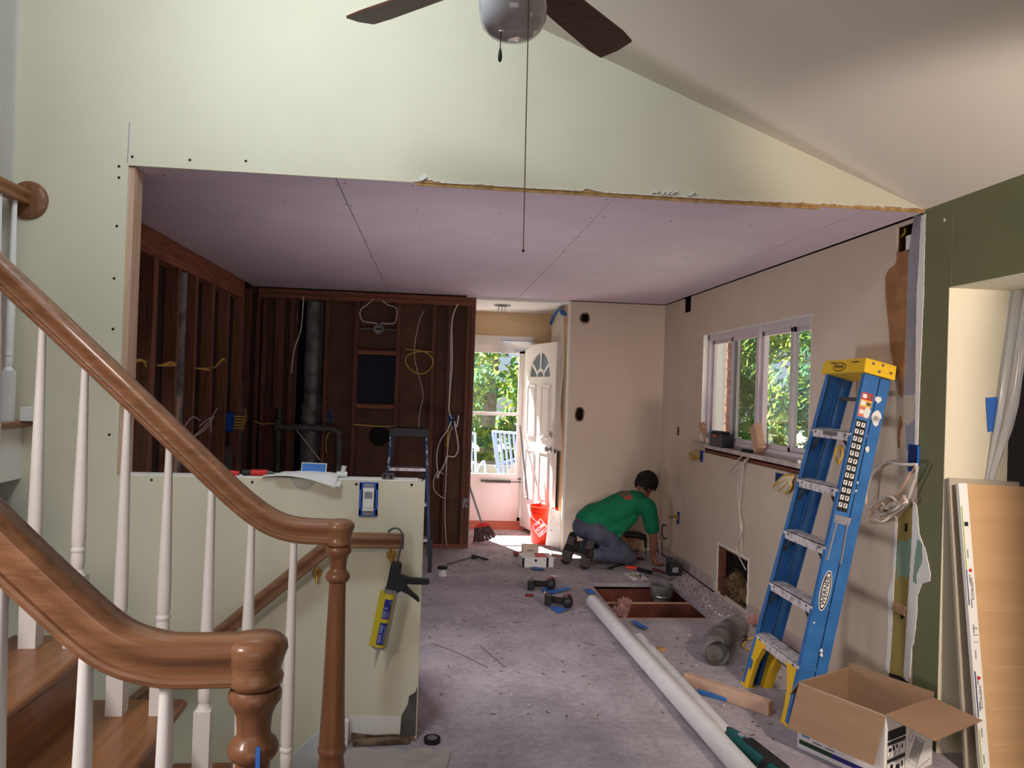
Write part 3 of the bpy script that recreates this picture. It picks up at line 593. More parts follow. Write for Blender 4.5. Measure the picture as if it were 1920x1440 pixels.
for (x0, x1, z0, z1) in ((.13, .36, 1.02, 1.56), (.53, .76, 1.02, 1.56), (.13, .36, .34, .86), (.53, .76, .34, .86)):
    pm = MB()
    for sgn in (-1, 1):
        yy = sgn * DT / 2
        for (a, b) in (((x0, z0), (x1, z0)), ((x1, z0), (x1, z1)), ((x1, z1), (x0, z1)), ((x0, z1), (x0, z0))): pm.bar((a[0], yy, a[1]), (b[0], yy, b[1]), .016, .022, (0, 1, 0))
        pm.box((x0 + .035, yy - .006, z0 + .035), (x1 - .035, yy + .006, z1 - .035))
    obj('raised_panel', pm, M['door'], ed, bevel=.004)
for (z, nm) in ((1.06, 'deadbolt'), (.91, 'door_knob')):
    km = MB()
    for s_ in (-1, 1):
        km.lathe([(.034, 0), (.034, .008), (.014, .012), (.013, .03), (.026, .038), (.029, .052), (.022, .062), (.004, .066)] if nm == 'door_knob' else [(.034, 0), (.034, .012), (.02, .018), (.018, .03), (.004, .032)], (DW - .07, s_ * DT / 2, z), (0, s_, 0), 16)
    obj(nm, km, M['steel'], ed, smooth=40)
    obj('latch_plate', MB().box((DW - .0005, -.012, z - .03), (DW + .001, .012, z + .03)), M['iron'], ed)

# ---- outdoors
struct('ground_outside', MB().box((-14, 8.75, -.45), (30, 46, -.40)), M['grass'])
struct('ground_outside.001', MB().box((2.6, -14, -.45), (30, 8.75, -.40)), M['grass'])
struct('trim_4', MB().box((-1.5, 8.76, -.25), (2.2, 10.2, -.03)), M['paving'])
def tree(name, label, x, y, h, cr, n, lm, trunk_r=.14, low=.25, seed=1, leaf=.13):
    r_ = random.Random(seed); t = thing(name, label, 'tree', (x, y, -.4))
    tk = MB(); tk.tube(catmull([(0, 0, 0), (r_.uniform(-.1, .1), 0, h * .35), (r_.uniform(-.2, .2), r_.uniform(-.2, .2), h * .8)], 5), [trunk_r * (1 - .06 * k) for k in range(11)], 9)
    for k in range(6):
        a = r_.uniform(0, 6.28); z = h * r_.uniform(.3, .7); tk.tube([(0, 0, z), (math.cos(a) * cr * .7, math.sin(a) * cr * .7, z + cr * .5)], [trunk_r * .35, .015], 6)
    obj('trunk', tk, M['bark'], t, smooth=60)
    fb = MB(); cl_ = [(r_.gauss(0, cr * .45), r_.gauss(0, cr * .45), h * r_.uniform(low, 1.0), cr * r_.uniform(.22, .42)) for _ in range(26)]
    for _ in range(n):
        c = r_.choice(cl_); d = Vector((r_.gauss(0, 1), r_.gauss(0, 1), r_.gauss(0, .8))).normalized() * (c[3] * r_.random() ** .4); p = Vector(c[:3]) + d
        u = Vector((r_.uniform(-1, 1), r_.uniform(-1, 1), r_.uniform(-1, 1))).normalized(); v = u.orthogonal().normalized(); s_ = leaf * r_.uniform(.6, 1.3)
        fb.m = r_.random() < .5 and 1 or 0
        fb.add([p - u * s_, p + v * s_ * .45, p + u * s_, p - v * s_ * .45], [(0, 1, 2, 3)])
    f = obj('foliage', fb, lm, t, fix=False); f['kind'] = 'stuff'; return t
tree('leafy_tree', 'slim grey trunked tree rising in the middle of the storm door glass', 1.06, 15.2, 6.4, 1.4, 6000, [M['leafb'], M['leafa']], .17, .30, 2, .10)
tree('leafy_bush', 'yellow green bush seen low at the left of the storm door glass', .30, 12.6, 2.1, .66, 4500, [M['leafa'], M['leafb']], .05, .3, 3, .08)
tree('leafy_bush', 'pale green bush seen at the right edge of the storm door glass', 1.85, 12.8, 2.2, .66, 4500, [M['leafb'], M['leafa']], .05, .3, 4, .08)
tree('leafy_tree', 'tall broad tree far behind the bushes outside the front door', 3.6, 24, 9, 3.4, 12000, [M['leafb'], M['leafa']], .2, .06, 5, .16)
tree('leafy_tree', 'tall tree far back at the left beyond the front door', -2.6, 24, 9, 3.2, 9000, [M['leafb'], M['leafa']], .2, .06, 6, .16)
tree('leafy_tree', 'sunlit tree filling the right hand kitchen window pane', 7.0, 12.2, 5.2, 1.7, 12000, [M['leafb'], M['leafa']], .12, .10, 7, .085)
tree('leafy_tree', 'dark green tree seen through the left kitchen window sash', 5.0, 15.0, 5.5, 1.8, 12000, [M['leafb'], M['leafa']], .12, .10, 8, .09)
tree('leafy_tree', 'tall wooded backdrop tree right of the kitchen window view', 13.5, 17, 8, 3.2, 9000, [M['leafb'], M['leafa']], .2, .08, 9, .17)
tree('leafy_tree', 'big tree far behind the two trees outside the kitchen window', 8.5, 23, 9.5, 3.6, 12000, [M['leafb'], M['leafa']], .2, .05, 10, .17)
# planter tub and stump-like post outside the door
t = thing('planter_tub', 'big round grey planter tub below the bushes outside the front door', 'planter', (.95, 11.4, -.4))
obj('tub', MB().lathe([(.26, 0), (.34, .75), (.37, .78), (.37, .86), (.32, .86), (.30, .8)], n=20), M['planter'], t, smooth=40)
obj('soil', MB().lathe([(.32, .78), (.05, .80)], n=20), M['grime'], t)
def patio_chair(loc, rz, label):
    t = thing('patio_chair', label, 'chair', loc, (0, 0, rz), 'patio chairs on the front porch'); f = MB()
    for s_ in (-1, 1):
        f.tube(catmull([(s_ * .27, -.3, 0), (s_ * .27, -.28, .62), (s_ * .27, .1, .64), (s_ * .27, .28, .6)], 4), .016, 8)
        f.tube(catmull([(s_ * .25, .3, 0), (s_ * .25, .22, .42), (s_ * .25, .38, 1.05)], 4), .016, 8)
    f.tube([(-.25, .38, 1.05), (.25, .38, 1.05)], .016, 8); f.tube([(-.27, -.28, .4), (.27, -.28, .4)], .014, 8)
    obj('frame', f, M['chair'], t, smooth=50)
    for k in range(7): x = -.21 + k * .07; obj('back_slat', MB().bar((x, .235, .44), (x, .37, 1.03), .04, .008, (1, 0, 0)), M['chair'], t)
    for k in range(6): y = -.25 + k * .085; obj('seat_slat', MB().box((-.25, y, .41), (.25, y + .06, .42)), M['chair'], t)
    return t
patio_chair((.36, 9.55, -.03), 2.9, 'blue grey slatted patio chair just outside the storm door, left one')
patio_chair((1.20, 9.75, -.03), 2.4, 'blue grey slatted patio chair just outside the storm door, right one')
t = thing('brick_pier', 'brick house pier seen through the left kitchen window pane', 'pier', (3.21, 8.2, -.4))
for k in range(28): obj('brick', MB().box((-.06 - (k % 2) * .004, -.15, k * .098), (.075 + (k % 2) * .012, .15, k * .098 + .086)), M['brick'], t)
obj('mortar', MB().box((-.055, -.14, 0), (.065, .14, 2.74)), M['plaster'], t)
tag(obj('white_siding_panel', MB().box((2.80, 7.6, -.4), (2.955, 7.75, 2.6)), M['alum_w']), 'bluish white corner post of the house beside the brick pier', 'post')
t = thing('board_fence', 'weathered grey board fence behind the trees beyond the kitchen window', 'fence', (9.2, 9.5, -.4))
for k in range(26): obj('fence_board', MB().box((-.01, -4 + k * .32, 0), (.012, -3.7 + k * .32, 1.7)), M['planter'], t)
for z in (.4, 1.4): obj('fence_rail', MB().box((.012, -4, z), (.05, 4.3, z + .08)), M['planter'], t)

# ================================================================== STAIRS AND RAILINGS
YF, YN = 2.05, 1.03
sc_ = thing('staircase', 'golden oak staircase climbing to the left between the two white balustrades', 'staircase', (-.62, 1.55, 0)); st0 = sc_
for k in range(-3, 5):
    z = .695 + .1695 * k; x1 = -.62 - .207 * k; xr = x1 - .235 if k < 4 else -3.5
    tm = MB(); tm.box((xr, YN - .05, z - .028), (x1 - .012, YF + .085, z)); tm.tube([(x1 - .014, YN - .05, z - .014), (x1 - .014, YF + .085, z - .014)], .014, 10)
    part('tread', tm, M['oaky'], sc_, smooth=40)
    part('riser', MB().box((x1 - .045, YN, z - .1695), (x1 - .025, YF + .05, z - .028)), M['oaky'], sc_)
    for y_ in (YF + .03, YN - .02): part('stringer', MB().box((xr, y_, z - .1695 - (.10 if k > -3 else 0)), (x1 - .03, y_ + .02, z - .028)), M['oakx'], sc_)
part('landing_support', MB().box((-3.4, YN, 0), (-1.52, YF, 1.17)), M['cream'], sc_)
# upper landing running to the cream wall on the left
ld = thing('upper_landing', 'upper landing edge with oak nosing and white fascia against the cream wall', 'landing', (-2.2, 2.8, 1.1))
part('fascia', MB().box((-3.5, 2.12, 1.11), (-1.69, Y0 - .001, 1.325)), M['white'], ld)
ns = MB(); ns.box((-3.5, 2.12, 1.325), (-1.665, Y0 - .001, 1.352)); ns.tube([(-1.665, 2.12, 1.3385), (-1.665, Y0 - .001, 1.3385)], .0135, 10)
part('nosing', ns, M['oaky'], ld, smooth=40)
tag(obj('white_block', MB().box((-1.665, 3.33, 1.3525), (-1.61, Y0 - .002, 1.41)), M['white'], bevel=.002), 'small white painted block on the upper landing edge against the wall', 'block')

RAIL = [(.017, -.031), (.0225, -.028), (.0245, -.022), (.023, -.0175), (.019, -.0155), (.0185, -.010), (.0215, 0), (.028, .008), (.0305, .015), (.0285, .023), (.021, .029), (.010, .0325)]
RAIL = RAIL + [(-x, y) for x, y in reversed(RAIL)]
def railpath(top, bot, Y):
    a = catmull([ony(*p, Y) for p in top], 5); b = catmull([ony(*p, Y) for p in bot], 5); k = len(a)
    return [(a[i] + b[i]) / 2 for i in range(k)]
ftop = [(-40, 437), (0, 475), (100, 568), (250, 712), (400, 855), (466, 920), (515, 955), (560, 970), (622, 977)]
fbot = [(-73, 473), (-33, 510), (62, 600), (210, 738), (360, 884), (440, 957), (500, 1000), (556, 1017), (622, 1018)]
ntop = [(-60, 888), (0, 945), (60, 1004), (130, 1075), (200, 1144), (245, 1174), (300, 1189), (350, 1195), (470, 1193)]
nbot = [(-130, 960), (-62, 1025), (0, 1085), (75, 1150), (155, 1215), (215, 1253), (285, 1276), (345, 1280), (470, 1277)]
RAILN = [(x * 1.0, y * 1.0) for x, y in RAIL]
def railing(label, Y, top, bot, newel_x, newel_z, baldefs, zoff):
    t = thing('stair_railing', label, 'railing', (newel_x, Y, zoff))
    path = railpath(top, bot, Y); path = [Vector((p.x, Y, p.z)) for p in path]
    part('handrail', MB().sweep(RAIL, path, (0, 1, 0)), M['oakx'], t, smooth=35)
    zr = path[-1].z; n = MB()
    n.lathe([(.026, zr - .036), (.0335, zr - .030), (.035, zr - .022), (.032, zr - .017), (.0315, zr - .010), (.036, zr + .004), (.0395, zr + .014), (.038, zr + .023), (.030, zr + .030), (.012, zr + .034), (.001, zr + .0345)], (newel_x, Y, 0), n=28)
    part('rail_cap', n, M['oakx'], t, smooth=50)
    prof = [(.030, zr - .036), (.0335, zr - .043), (.0325, zr - .052), (.027, zr - .060), (.0225, zr - .072), (.021, zr - .090), (.0215, zr - .098), (.028, zr - .104), (.0315, zr - .112), (.0315, zr - .119), (.027, zr - .126), (.0215, zr - .130), (.0215, zr - .15), (.024, zr - .25), (.0285, zr - .42), (.032, zr - .52), (.033, zr - .545), (.032, zr - .551), (.0355, zr - .557), (.0355, zr - .568), (.0325, zr - .574), (.030, zr - .58), (.0335, zr - .60), (.0365, zr - .625), (.035, zr - .66), (.036, zr - .68), (.036, zoff)]
    part('newel_post', MB().lathe(prof[::-1], (newel_x, Y, 0), n=28), M['oakz'], t, smooth=50)
    for (x, zt, zb) in baldefs:
        L_ = zt - zb; r0 = .0083; b = MB()
        zb2 = zb + .19
        b.lathe([(.0205, zb2 - .012), (.013, zb2 + .004), (.0155, zb2 + .010), (.0165, zb2 + .035), (.0145, zb2 + .045), (.0175, zb2 + .049), (.0175, zb2 + .056), (.0145, zb2 + .060), (.0165, zb2 + .075), (.0165, zb2 + .14), (r0 + .0015, zt - .08), (r0, zt)], (x, Y, 0), n=14)
        b.box((x - .0205, Y - .0205, zb), (x + .0205, Y + .0205, zb2 - .012))
        part('baluster', b, M['balus'], t, smooth=40)
    return t
def baltop(path_top, px, py, Y): return ony(px, py, Y)
def tread_z(x):
    k = math.floor((-.62 - x) / .207) if x < -.62 else -math.ceil((x + .62) / .207); k = max(-3, min(4, k)); return .695 + .1695 * k
fb_ = []
for (px, py) in [(-2, 545), (80, 608), (160, 680), (240, 755), (318, 830), (398, 905), (472, 980), (551, 1014)]:
    p = ony(px, py, YF); fb_.append((p.x, p.z + .012, tread_z(p.x)))
railing('far white balustrade with oak handrail ending in a slim turned newel before the half wall', YF, ftop, fbot, ony(636, 1000, YF).x, 0, fb_, .187)
nb_ = []
for (px, py) in [(2, 1090), (162, 1222), (313, 1280)]:
    p = ony(px, py, YN); nb_.append((p.x, p.z + .012, tread_z(p.x)))
for x in (-.70,): nb_.append((x, 1.50, tread_z(x)))
nr = railing('near white balustrade with thick oak handrail ending in a turned newel at the lower left', YN, ntop, nbot, ony(481, 1230, YN).x, 0, nb_, .187)
part('tape_strip', MB().box((ony(490, 1400, YN).x, YN - .0335, ony(490, 1438, YN).z - .01), (ony(498, 1400, YN).x, YN - .030, ony(492, 1380, YN).z)), M['tape'], nr)
# level railing on the upper landing ending in a rosette on the cream wall
ur = thing('landing_railing', 'level oak railing on the upper landing ending in a round wall rosette', 'railing', (-1.705, 3.36, 1.352))
part('handrail', MB().sweep(RAIL, [(-1.705, 2.2, 2.275), (-1.705, Y0 - .02, 2.275)], (1, 0, 0)), M['oaky'], ur, smooth=35)
part('rosette', MB().lathe([(.078, 0), (.080, .006), (.076, .014), (.066, .018), (.060, .022), (.02, .024)], (-1.700, Y0, 2.268), (0, -1, 0), 32), M['oakz'], ur, smooth=40)
part('plug_hole', MB().lathe([(.005, 0), (.004, .001)], (-1.6755, 3.33, 2.268), (1, 0, 0), 10), M['ink'], ur)
for y in (3.31, 3.20, 3.09, 2.98):
    b = MB(); zb2 = 1.352 + .22; b.lathe([(.0205, zb2 - .016), (.013, zb2), (.0155, zb2 + .005), (.0165, zb2 + .03), (.0145, zb2 + .04), (.0175, zb2 + .044), (.0175, zb2 + .05), (.0145, zb2 + .055), (.0165, zb2 + .07), (.0165, zb2 + .2), (.0095, 2.245)], (-1.705, y, 0), n=14); b.box((-1.7255, y - .0205, 1.352), (-1.6845, y + .0205, zb2 - .016))
    part('baluster', b, M['balus'], ur, smooth=40)
# plastic sheet hanging behind the landing railing
def curtain(name, label, x0, y0, x1, y1, z0, z1, amp, m, seed, nw=5):
    r_ = random.Random(seed); ph = [r_.uniform(0, 6.28) for _ in range(4)]
    d = Vector((x1 - x0, y1 - y0, 0)); nn = Vector((-d.y, d.x, 0)).normalized()
    def fn(u, v): return Vector((x0, y0, z0 + (z1 - z0) * v)) + d * u + nn * (amp * (math.sin(u * nw * 6.28 + ph[0] + v * 1.5) + .5 * math.sin(u * nw * 11 + ph[1] - v * 3)) * (.5 + .5 * (1 - v)))
    o = obj(name, MB().grid(fn, 60, 14), m, smooth=80, fix=False)
    return tag(o, label, 'plastic sheet')
curtain('plastic_sheet', 'grey plastic sheet hanging at top left above the landing railing', -2.6, 3.30, -1.745, 3.365, 1.40, 3.4, .012, M['sheet_clear'], 3, 5)
# blue bag under the landing
bgm = MB()
def bagf(u, v):
    a = u * 6.283; r_ = .5 + .5 * math.sin(v * 3.1); z = v * .36
    return Vector((-1.80 + math.cos(a) * (.15 * r_ + .010 * math.sin(5 * a + v * 7) + .006 * math.sin(11 * a - v * 9)), 3.27 + math.sin(a) * (.11 * r_ + .010 * math.sin(7 * a + v * 4)), .69 + z))
bgm.grid(bagf, 40, 16); bgm.tube([(-1.80, 3.27, .95), (-1.80, 3.27, 1.112)], .006, 6)
tag(obj('plastic_bag', bgm, M['bag'], smooth=80), 'crumpled blue plastic bag hanging under the upper landing', 'bag')
# lower stair flight going down along the cream wall
ls = thing('lower_staircase', 'stairs going down to the left along the cream wall below the oak wall rail', 'staircase', (-.6, 2.8, -1.2))
for k in range(7):
    x1 = -.35 - .25 * k; z = -.19 * (k + 1) - .05
    part('tread', MB().box((x1 - .27, 2.14, z - .03), (x1, Y0 - .02, z)), M['oaky'], ls); part('riser', MB().box((x1 - .01, 2.14, z), (x1 + .01, Y0 - .02, z + .15)), M['oaky'], ls)
# wall handrail
wr = thing('wall_handrail', 'oak wall handrail kinking from level to sloping down across the cream half wall', 'handrail', (-.45, 3.34, .885))
part('handrail', MB().sweep(RAIL, [(-.10, 3.335, .885), (-.42, 3.335, .885)], (0, 1, 0)), M['oakx'], wr, smooth=35)
part('handrail', MB().sweep(RAIL, [(-.40, 3.335, .872), (-1.6, 3.335, -.155)], (0, 1, 0)), M['oakx'], wr, smooth=35)
for (x, z) in ((-.155, .855), (-.47, .775)):
    b = MB(); b.lathe([(.020, 0), (.022, .004), (.014, .012), (.011, .02)], (x, Y0 - .001, z - .045), (0, -1, 0), 14); b.tube(catmull([(x, Y0 - .015, z - .05), (x, Y0 - .045, z - .045), (x, 3.34, z - .015), (x, 3.335, z + .004)], 4), .007, 8); b.box((x - .012, 3.325, z), (x + .012, 3.347, z + .004)); b.tube([(x, Y0 - .012, z - .05), (x + .004, Y0 - .03, z - .085)], [.012, .005], 8)
    part('brass_bracket', b, M['brass'], wr, smooth=50)
# ================================================================== PIPES, CABLES AND BOXES IN THE WALLS
def pipe_thing(name, label, cat, parts, m, loc=None):
    t = thing(name, label, cat, loc or parts[0][1][0])
    for nm, path, r in parts: obj(nm, MB().tube(catmull(path, 4) if len(path) > 2 else path, r, 16), m, t, world=True, smooth=50)
    return t
yb = YB + .05
t = pipe_thing('duct_riser', 'wide dirty galvanised duct riser rising in the dark shaft of the back stud wall', 'duct', [('pipe', [(-1.16, YB + .2, .0), (-1.16, YB + .2, 1.32)], .105), ('pipe', [(-1.16, YB + .2, 1.32), (-1.16, YB + .2, 2.40)], .09), ('collar', [(-1.16, YB + .2, 1.31), (-1.16, YB + .2, 1.345)], .111)], M['duct'])
pipe_thing('drain_pipe', 'grey drain pipe with elbow running sideways low on the back stud wall', 'pipe', [('pipe', [(-1.445, yb + .02, 0), (-1.445, yb + .02, 2.3)], .030), ('pipe', [(-1.43, YB - .03, 1.125), (-1.0, YB - .03, 1.125), (-.93, YB - .03, 1.11)], .032), ('pipe', [(-.95, YB - .03, 1.12), (-.88, YB - .03, 1.09), (-.868, YB - .03, 1.02), (-.868, YB - .03, .0)], .032), ('coupling', [(-1.445, yb - .02, 1.06), (-1.445, yb - .02, 1.19)], .042), ('coupling', [(-.868, YB - .03, .97), (-.868, YB - .03, 1.01)], .040), ('coupling', [(-1.445, yb + .02, 1.86), (-1.445, yb + .02, 1.90)], .036), ('tee', [(-1.445, yb + .02, 1.125), (-1.43, YB - .03, 1.125)], .034)], M['iron'])
pipe_thing('vent_pipe', 'thick grey vent pipe standing between the studs of the left wall', 'pipe', [('pipe', [(XL - .045, 5.52, .04), (XL - .045, 5.52, 2.275)], .04), ('collar', [(XL - .045, 5.52, .06), (XL - .045, 5.52, .12)], .044)], M['duct'])
pipe_thing('conduit', 'grey flat conduit below the small panel at the far end of left stud wall', 'conduit', [('pipe', [(XL - .03, 7.20, .04), (XL - .03, 7.20, 1.32)], .035)], M['iron'])
tag(obj('steel_box', MB().box((XL - .06, 7.13, 1.30), (XL - .005, 7.27, 1.55)), M['iron'], bevel=.004), 'small grey steel box on conduit at the left wall far corner', 'box')
pipe_thing('duct_stub', 'dark grey duct stub low between the far studs of the left wall', 'duct', [('pipe', [(XL - .045, 6.85, .04), (XL - .045, 6.85, .98)], .06)], M['iron'])
def outlet_box(label, cx, cy, cz, axis, m=None, w=.05, h=.095, d=.05, group=None):
    t = thing('outlet_box', label, 'outlet box', (cx, cy, cz), (0, 0, 0 if axis == 'y' else R(-90)), group); b = MB()   # local: opening towards -y
    b.box((-w / 2, 0, -h / 2), (w / 2, .004, h / 2)) if False else None
    b.box((-w / 2, -.003, -h / 2), (-w / 2 + .004, d, h / 2)); b.box((w / 2 - .004, -.003, -h / 2), (w / 2, d, h / 2)); b.box((-w / 2, -.003, h / 2 - .004), (w / 2, d, h / 2)); b.box((-w / 2, -.003, -h / 2), (w / 2, d, -h / 2 + .004)); b.box((-w / 2, d - .004, -h / 2), (w / 2, d, h / 2))
    obj('box', b, m or M['bluebox'], t); obj('box_inside_shade', MB().box((-w / 2 + .004, -.0016, -h / 2 + .004), (w / 2 - .004, -.0006, h / 2 - .004)), mat('shaded_blue_inside', (16, 34, 84), .7), t); return t  # flat darker blue plate stands in for the shaded box interior
# left stud wall cables
def knot(name, label, base, pts_list, m, group=None, r=.005):
    t = thing(name, label, 'cable', base, group=group)
    for pl in pts_list: cable('wire', pl, r, m, t)
    return t
for i, (y0, n_, lab) in enumerate(((4.50, 4, 'yellow cable bundle tied between the two nearest left wall studs'), (5.02, 5, 'longest yellow cable bundle beside the thick double stud'), (5.80, 3, 'frayed short yellow cable end just right of the vent pipe'), (6.22, 3, 'yellow cable end bent upwards between far left wall studs'))):
    z = 1.625 + (.02 if i == 3 else 0)
    knot('cable_bundle', lab, (XL, y0, z), [[(XL - .004, y0 - .03, z), (XL + .012, y0 - .01, z), (XL + .03, y0 + .12, z + rnd.uniform(-.02, .03) + (.05 if i == 3 else 0)), (XL + .02, y0 + .24, z + rnd.uniform(-.02, .02) + (.06 if i == 3 else 0))] for _ in range(n_)], M['cable_y'])
knot('cable_bundle', 'yellow cable loop low behind the half wall at its left end', (XL, 4.3, 1.0), [[(XL + .01, 4.32, 1.05), (XL + .03, 4.42, 1.10), (XL + .03, 4.55, 1.02), (XL + .02, 4.50, .94), (XL + .01, 4.34, .94)]], M['cable_y'])
knot('cable_bundle', 'grey wire ends curling out between the middle left wall studs', (XL, 5.6, 1.25), [[(XL, 5.5, 1.19), (XL + .03, 5.62, 1.28), (XL + .04, 5.78, 1.25)], [(XL, 5.65, 1.12), (XL + .05, 5.85, 1.20), (XL + .07, 6.1, 1.33)], [(XL, 5.65, 1.11), (XL + .05, 5.9, 1.19), (XL + .06, 6.05, 1.27)], [(XL, 5.9, 1.2), (XL + .05, 6.0, 1.26), (XL + .05, 6.02, 1.15)]], M['cable_w'], r=.004)
t = outlet_box('blue outlet box with yellow cable ends at far end of left stud wall', XL + .005, 6.66, 1.20, 'x', w=.06, h=.16)
for k in range(5): z = 1.25 - k * .025; cable('wire', [(XL + .0, 6.68, z), (XL + .07, 6.85, z - .01), (XL + .05, 7.04, z - .015), (XL + .03, 7.08, z - .05)], .0055, M['cable_y'], t)
cable('wire', [(XL + .03, 7.08, 1.12), (XL + .04, 7.14, 1.20), (XL + .04, 7.11, 1.30)], .0055, M['cable_y'], t)
tag(obj('orange_clip', MB().tube([(XL + .01, 4.86, 1.27), (XL + .09, 4.94, 1.275)], .022, 10), M['orange'], smooth=40), 'orange plastic clip sticking out of the left stud wall', 'clip')
# back stud wall cables
def bx(px, py, d=.02): return ony(px, py, YB - d)
def bcable(label, px, m, r=.005, d=.02, name='cable'):
    t = thing(name, label, 'cable', bx(*px[0], d)); cable('wire', [bx(a, b, d) for a, b in px], r, m, t); return t
bcable('thin grey cable dangling inside the dark duct shaft', [(569, 556), (567, 590), (563, 622), (552, 655), (546, 700)], M['cable_w'], .006)
bcable('thin dark cable right of the duct riser', [(601, 560), (600, 640), (596, 740), (593, 830)], M['iron'], .005, -.04)
bcable('white cable looping left into the round ceiling box', [(699, 560), (690, 570), (677, 580), (675, 592), (681, 602), (695, 605), (707, 606)], M['cable_w'], .006)
bcable('white cable looping right into the round ceiling box', [(718, 564), (728, 572), (742, 577), (744, 590), (740, 605), (728, 607), (714, 606)], M['cable_w'], .005)
t = thing('junction_box', 'round metal junction box on a bar between two back wall studs', 'junction box', (-.53, YB, 2.10))
p = bx(710, 617, 0); bt = MB(); bt.lathe([(.05, 0), (.05, .04), (.044, .04), (.044, .012), (.001, .012)], (p.x, YB + .03, p.z), (0, -1, 0), 18); obj('box', bt, M['duct'], t, world=True, smooth=40)
obj('crossbar', MB().box((-.72, YB + .03, p.z - .008), (-.365, YB + .04, p.z + .008)), M['iron'], t, world=True)
obj('cover_slots', MB().box((p.x - .03, YB + .012, p.z - .006), (p.x + .03, YB + .02, p.z + .006)), M['dark'], t, world=True)
t = thing('cable_loop', 'yellow cable coiled in one open loop on the fibreboard', 'cable', bx(788, 660)); lp = [(761, 655), (783, 657), (796, 660), (808, 668), (812, 680), (806, 692), (795, 700), (783, 700), (770, 693), (761, 680), (763, 668), (776, 661), (792, 659), (809, 660)]
cable('wire', [bx(a, b, .015 + i * .0006) for i, (a, b) in enumerate(lp)], .005, M['cable_y'], t)
bcable('thin grey wire snaking down behind the yellow loop', [(795, 583), (787, 600), (780, 630), (777, 660), (781, 690), (790, 720), (793, 745), (787, 775), (785, 803)], M['cable_w'], .003, .008)
bcable('white cable pair running down the stud by the door', [(858, 570), (850, 590), (846, 620), (845, 680), (843, 740), (842, 770), (847, 785)], M['cable_w'], .008)
bcable('second white cable beside the pair down the stud', [(858, 570), (848, 600), (848, 680), (842, 750)], M['cable_w'], .006, .03)
t = outlet_box('blue outlet box with looping white cables on the stud near the door', bx(846, 790).x, YB - .004, bx(846, 790).z, 'y', w=.06, h=.12)
for pl, m, r in (([(846, 790), (838, 808), (826, 825), (819, 850), (820, 878), (824, 886), (834, 868), (838, 856), (852, 856), (859, 842), (857, 820), (852, 795)], 'cable_w', .007), ([(820, 883), (813, 900), (814, 918), (825, 930), (834, 935)], 'cable_w', .005), ([(848, 800), (842, 820), (838, 860), (836, 900), (834, 960), (836, 1010), (838, 1022)], 'cable_w', .005), ([(846, 795), (841, 805), (838, 838)], 'cable_y', .006), ([(852, 790), (856, 800), (860, 779)], 'cable_w', .008), ([(834, 935), (848, 939), (860, 944)], 'cable_b', .004)): cable('wire', [bx(a, b, .03) for a, b in pl], r, M[m], t)
for k in range(5): cable('wire', [bx(824, 884, .03), bx(824 + rnd.uniform(-6, 8), 895 + rnd.uniform(-8, 4), .05)], .005, M['cable_w'], t)
bcable('yellow cable stretched level across the middle studs', [(664, 796), (690, 798), (720, 800), (740, 799), (760, 806)], M['cable_y'], .005)
bcable('yellow cable crossing low at the left end of back stud wall', [(478, 790), (492, 795), (505, 794), (515, 795)], M['cable_y'], .006)
bcable('grey cable hanging diagonally across the lower duct', [(557, 808), (575, 830), (590, 850), (600, 862)], M['cable_w'], .005)
bcable('yellow cable bending down beside the outlet opening', [(622, 811), (615, 813), (611, 830), (612, 850)], M['cable_y'], .005)
t = outlet_box('grey metal outlet box beside the brown panel left of middle', bx(617, 783).x, YB + .03, bx(617, 783).z, 'y', M['duct'], .06, .10); cable('wire', [bx(617, 792, -.04), bx(616, 786, -.03), bx(618, 780, -.04)], .004, M['cable_y'], t)
# right wall boxes and cables
def rx(px, py, d=.015): return onx(px, py, XR - d)
def rcl(t, px, m, r=.006, d=.02): cable('wire', [rx(a, b, d + .012 * math.sin(i * 1.7)) for i, (a, b) in enumerate(px)], r, M[m], t)
t = outlet_box('blue outlet box with curled yellow cable below left end of window sill', XR - .004, 6.31, 1.04, 'x', w=.045, h=.095)
for k in range(3): rcl(t, [(1312, 846 + k * 5), (1301, 845 + k * 5), (1291 + k * 2, 850 + k * 3), (1300, 857 + k * 2), (1311, 853 + k * 4)], 'cable_y', .0045)
rcl(t, [(1311, 858), (1298, 864), (1292, 858)], 'copper', .003)
t = outlet_box('wide blue outlet box with thick white and yellow cable bundle under the window', XR - .004, 4.845, 1.01, 'x', w=.10, h=.095)
for k in range(7): rcl(t, [(1488 - k, 892 + k * 2), (1470, 893 + k * 3), (1456 + k * 2, 905 + k * 2), (1450 + k * 4, 913 + k * 2), (1462 + k * 3, 905 + k * 2), (1478 + k, 897 + k * 2)], 'cable_w' if k % 3 else 'cable_y', .008, .03)
t = outlet_box('blue outlet box with bare copper wires low on right wall near the worker', XR - .004, 6.87, .43, 'x', w=.05, h=.11)
for k in range(4): rcl(t, [(1272, 966 + k * 3), (1264, 966 + k), (1254, 969 + rnd.uniform(-3, 3))], 'copper' if k % 2 else 'cable_y', .0045)
rcl(t, [(1272, 972), (1267, 978), (1271, 984)], 'copper', .004)
t = outlet_box('blue outlet box at green wall corner with tangled white cables', XR - .006, onx(1714, 862, XR).y, 1.285, 'x', w=.075, h=.13)
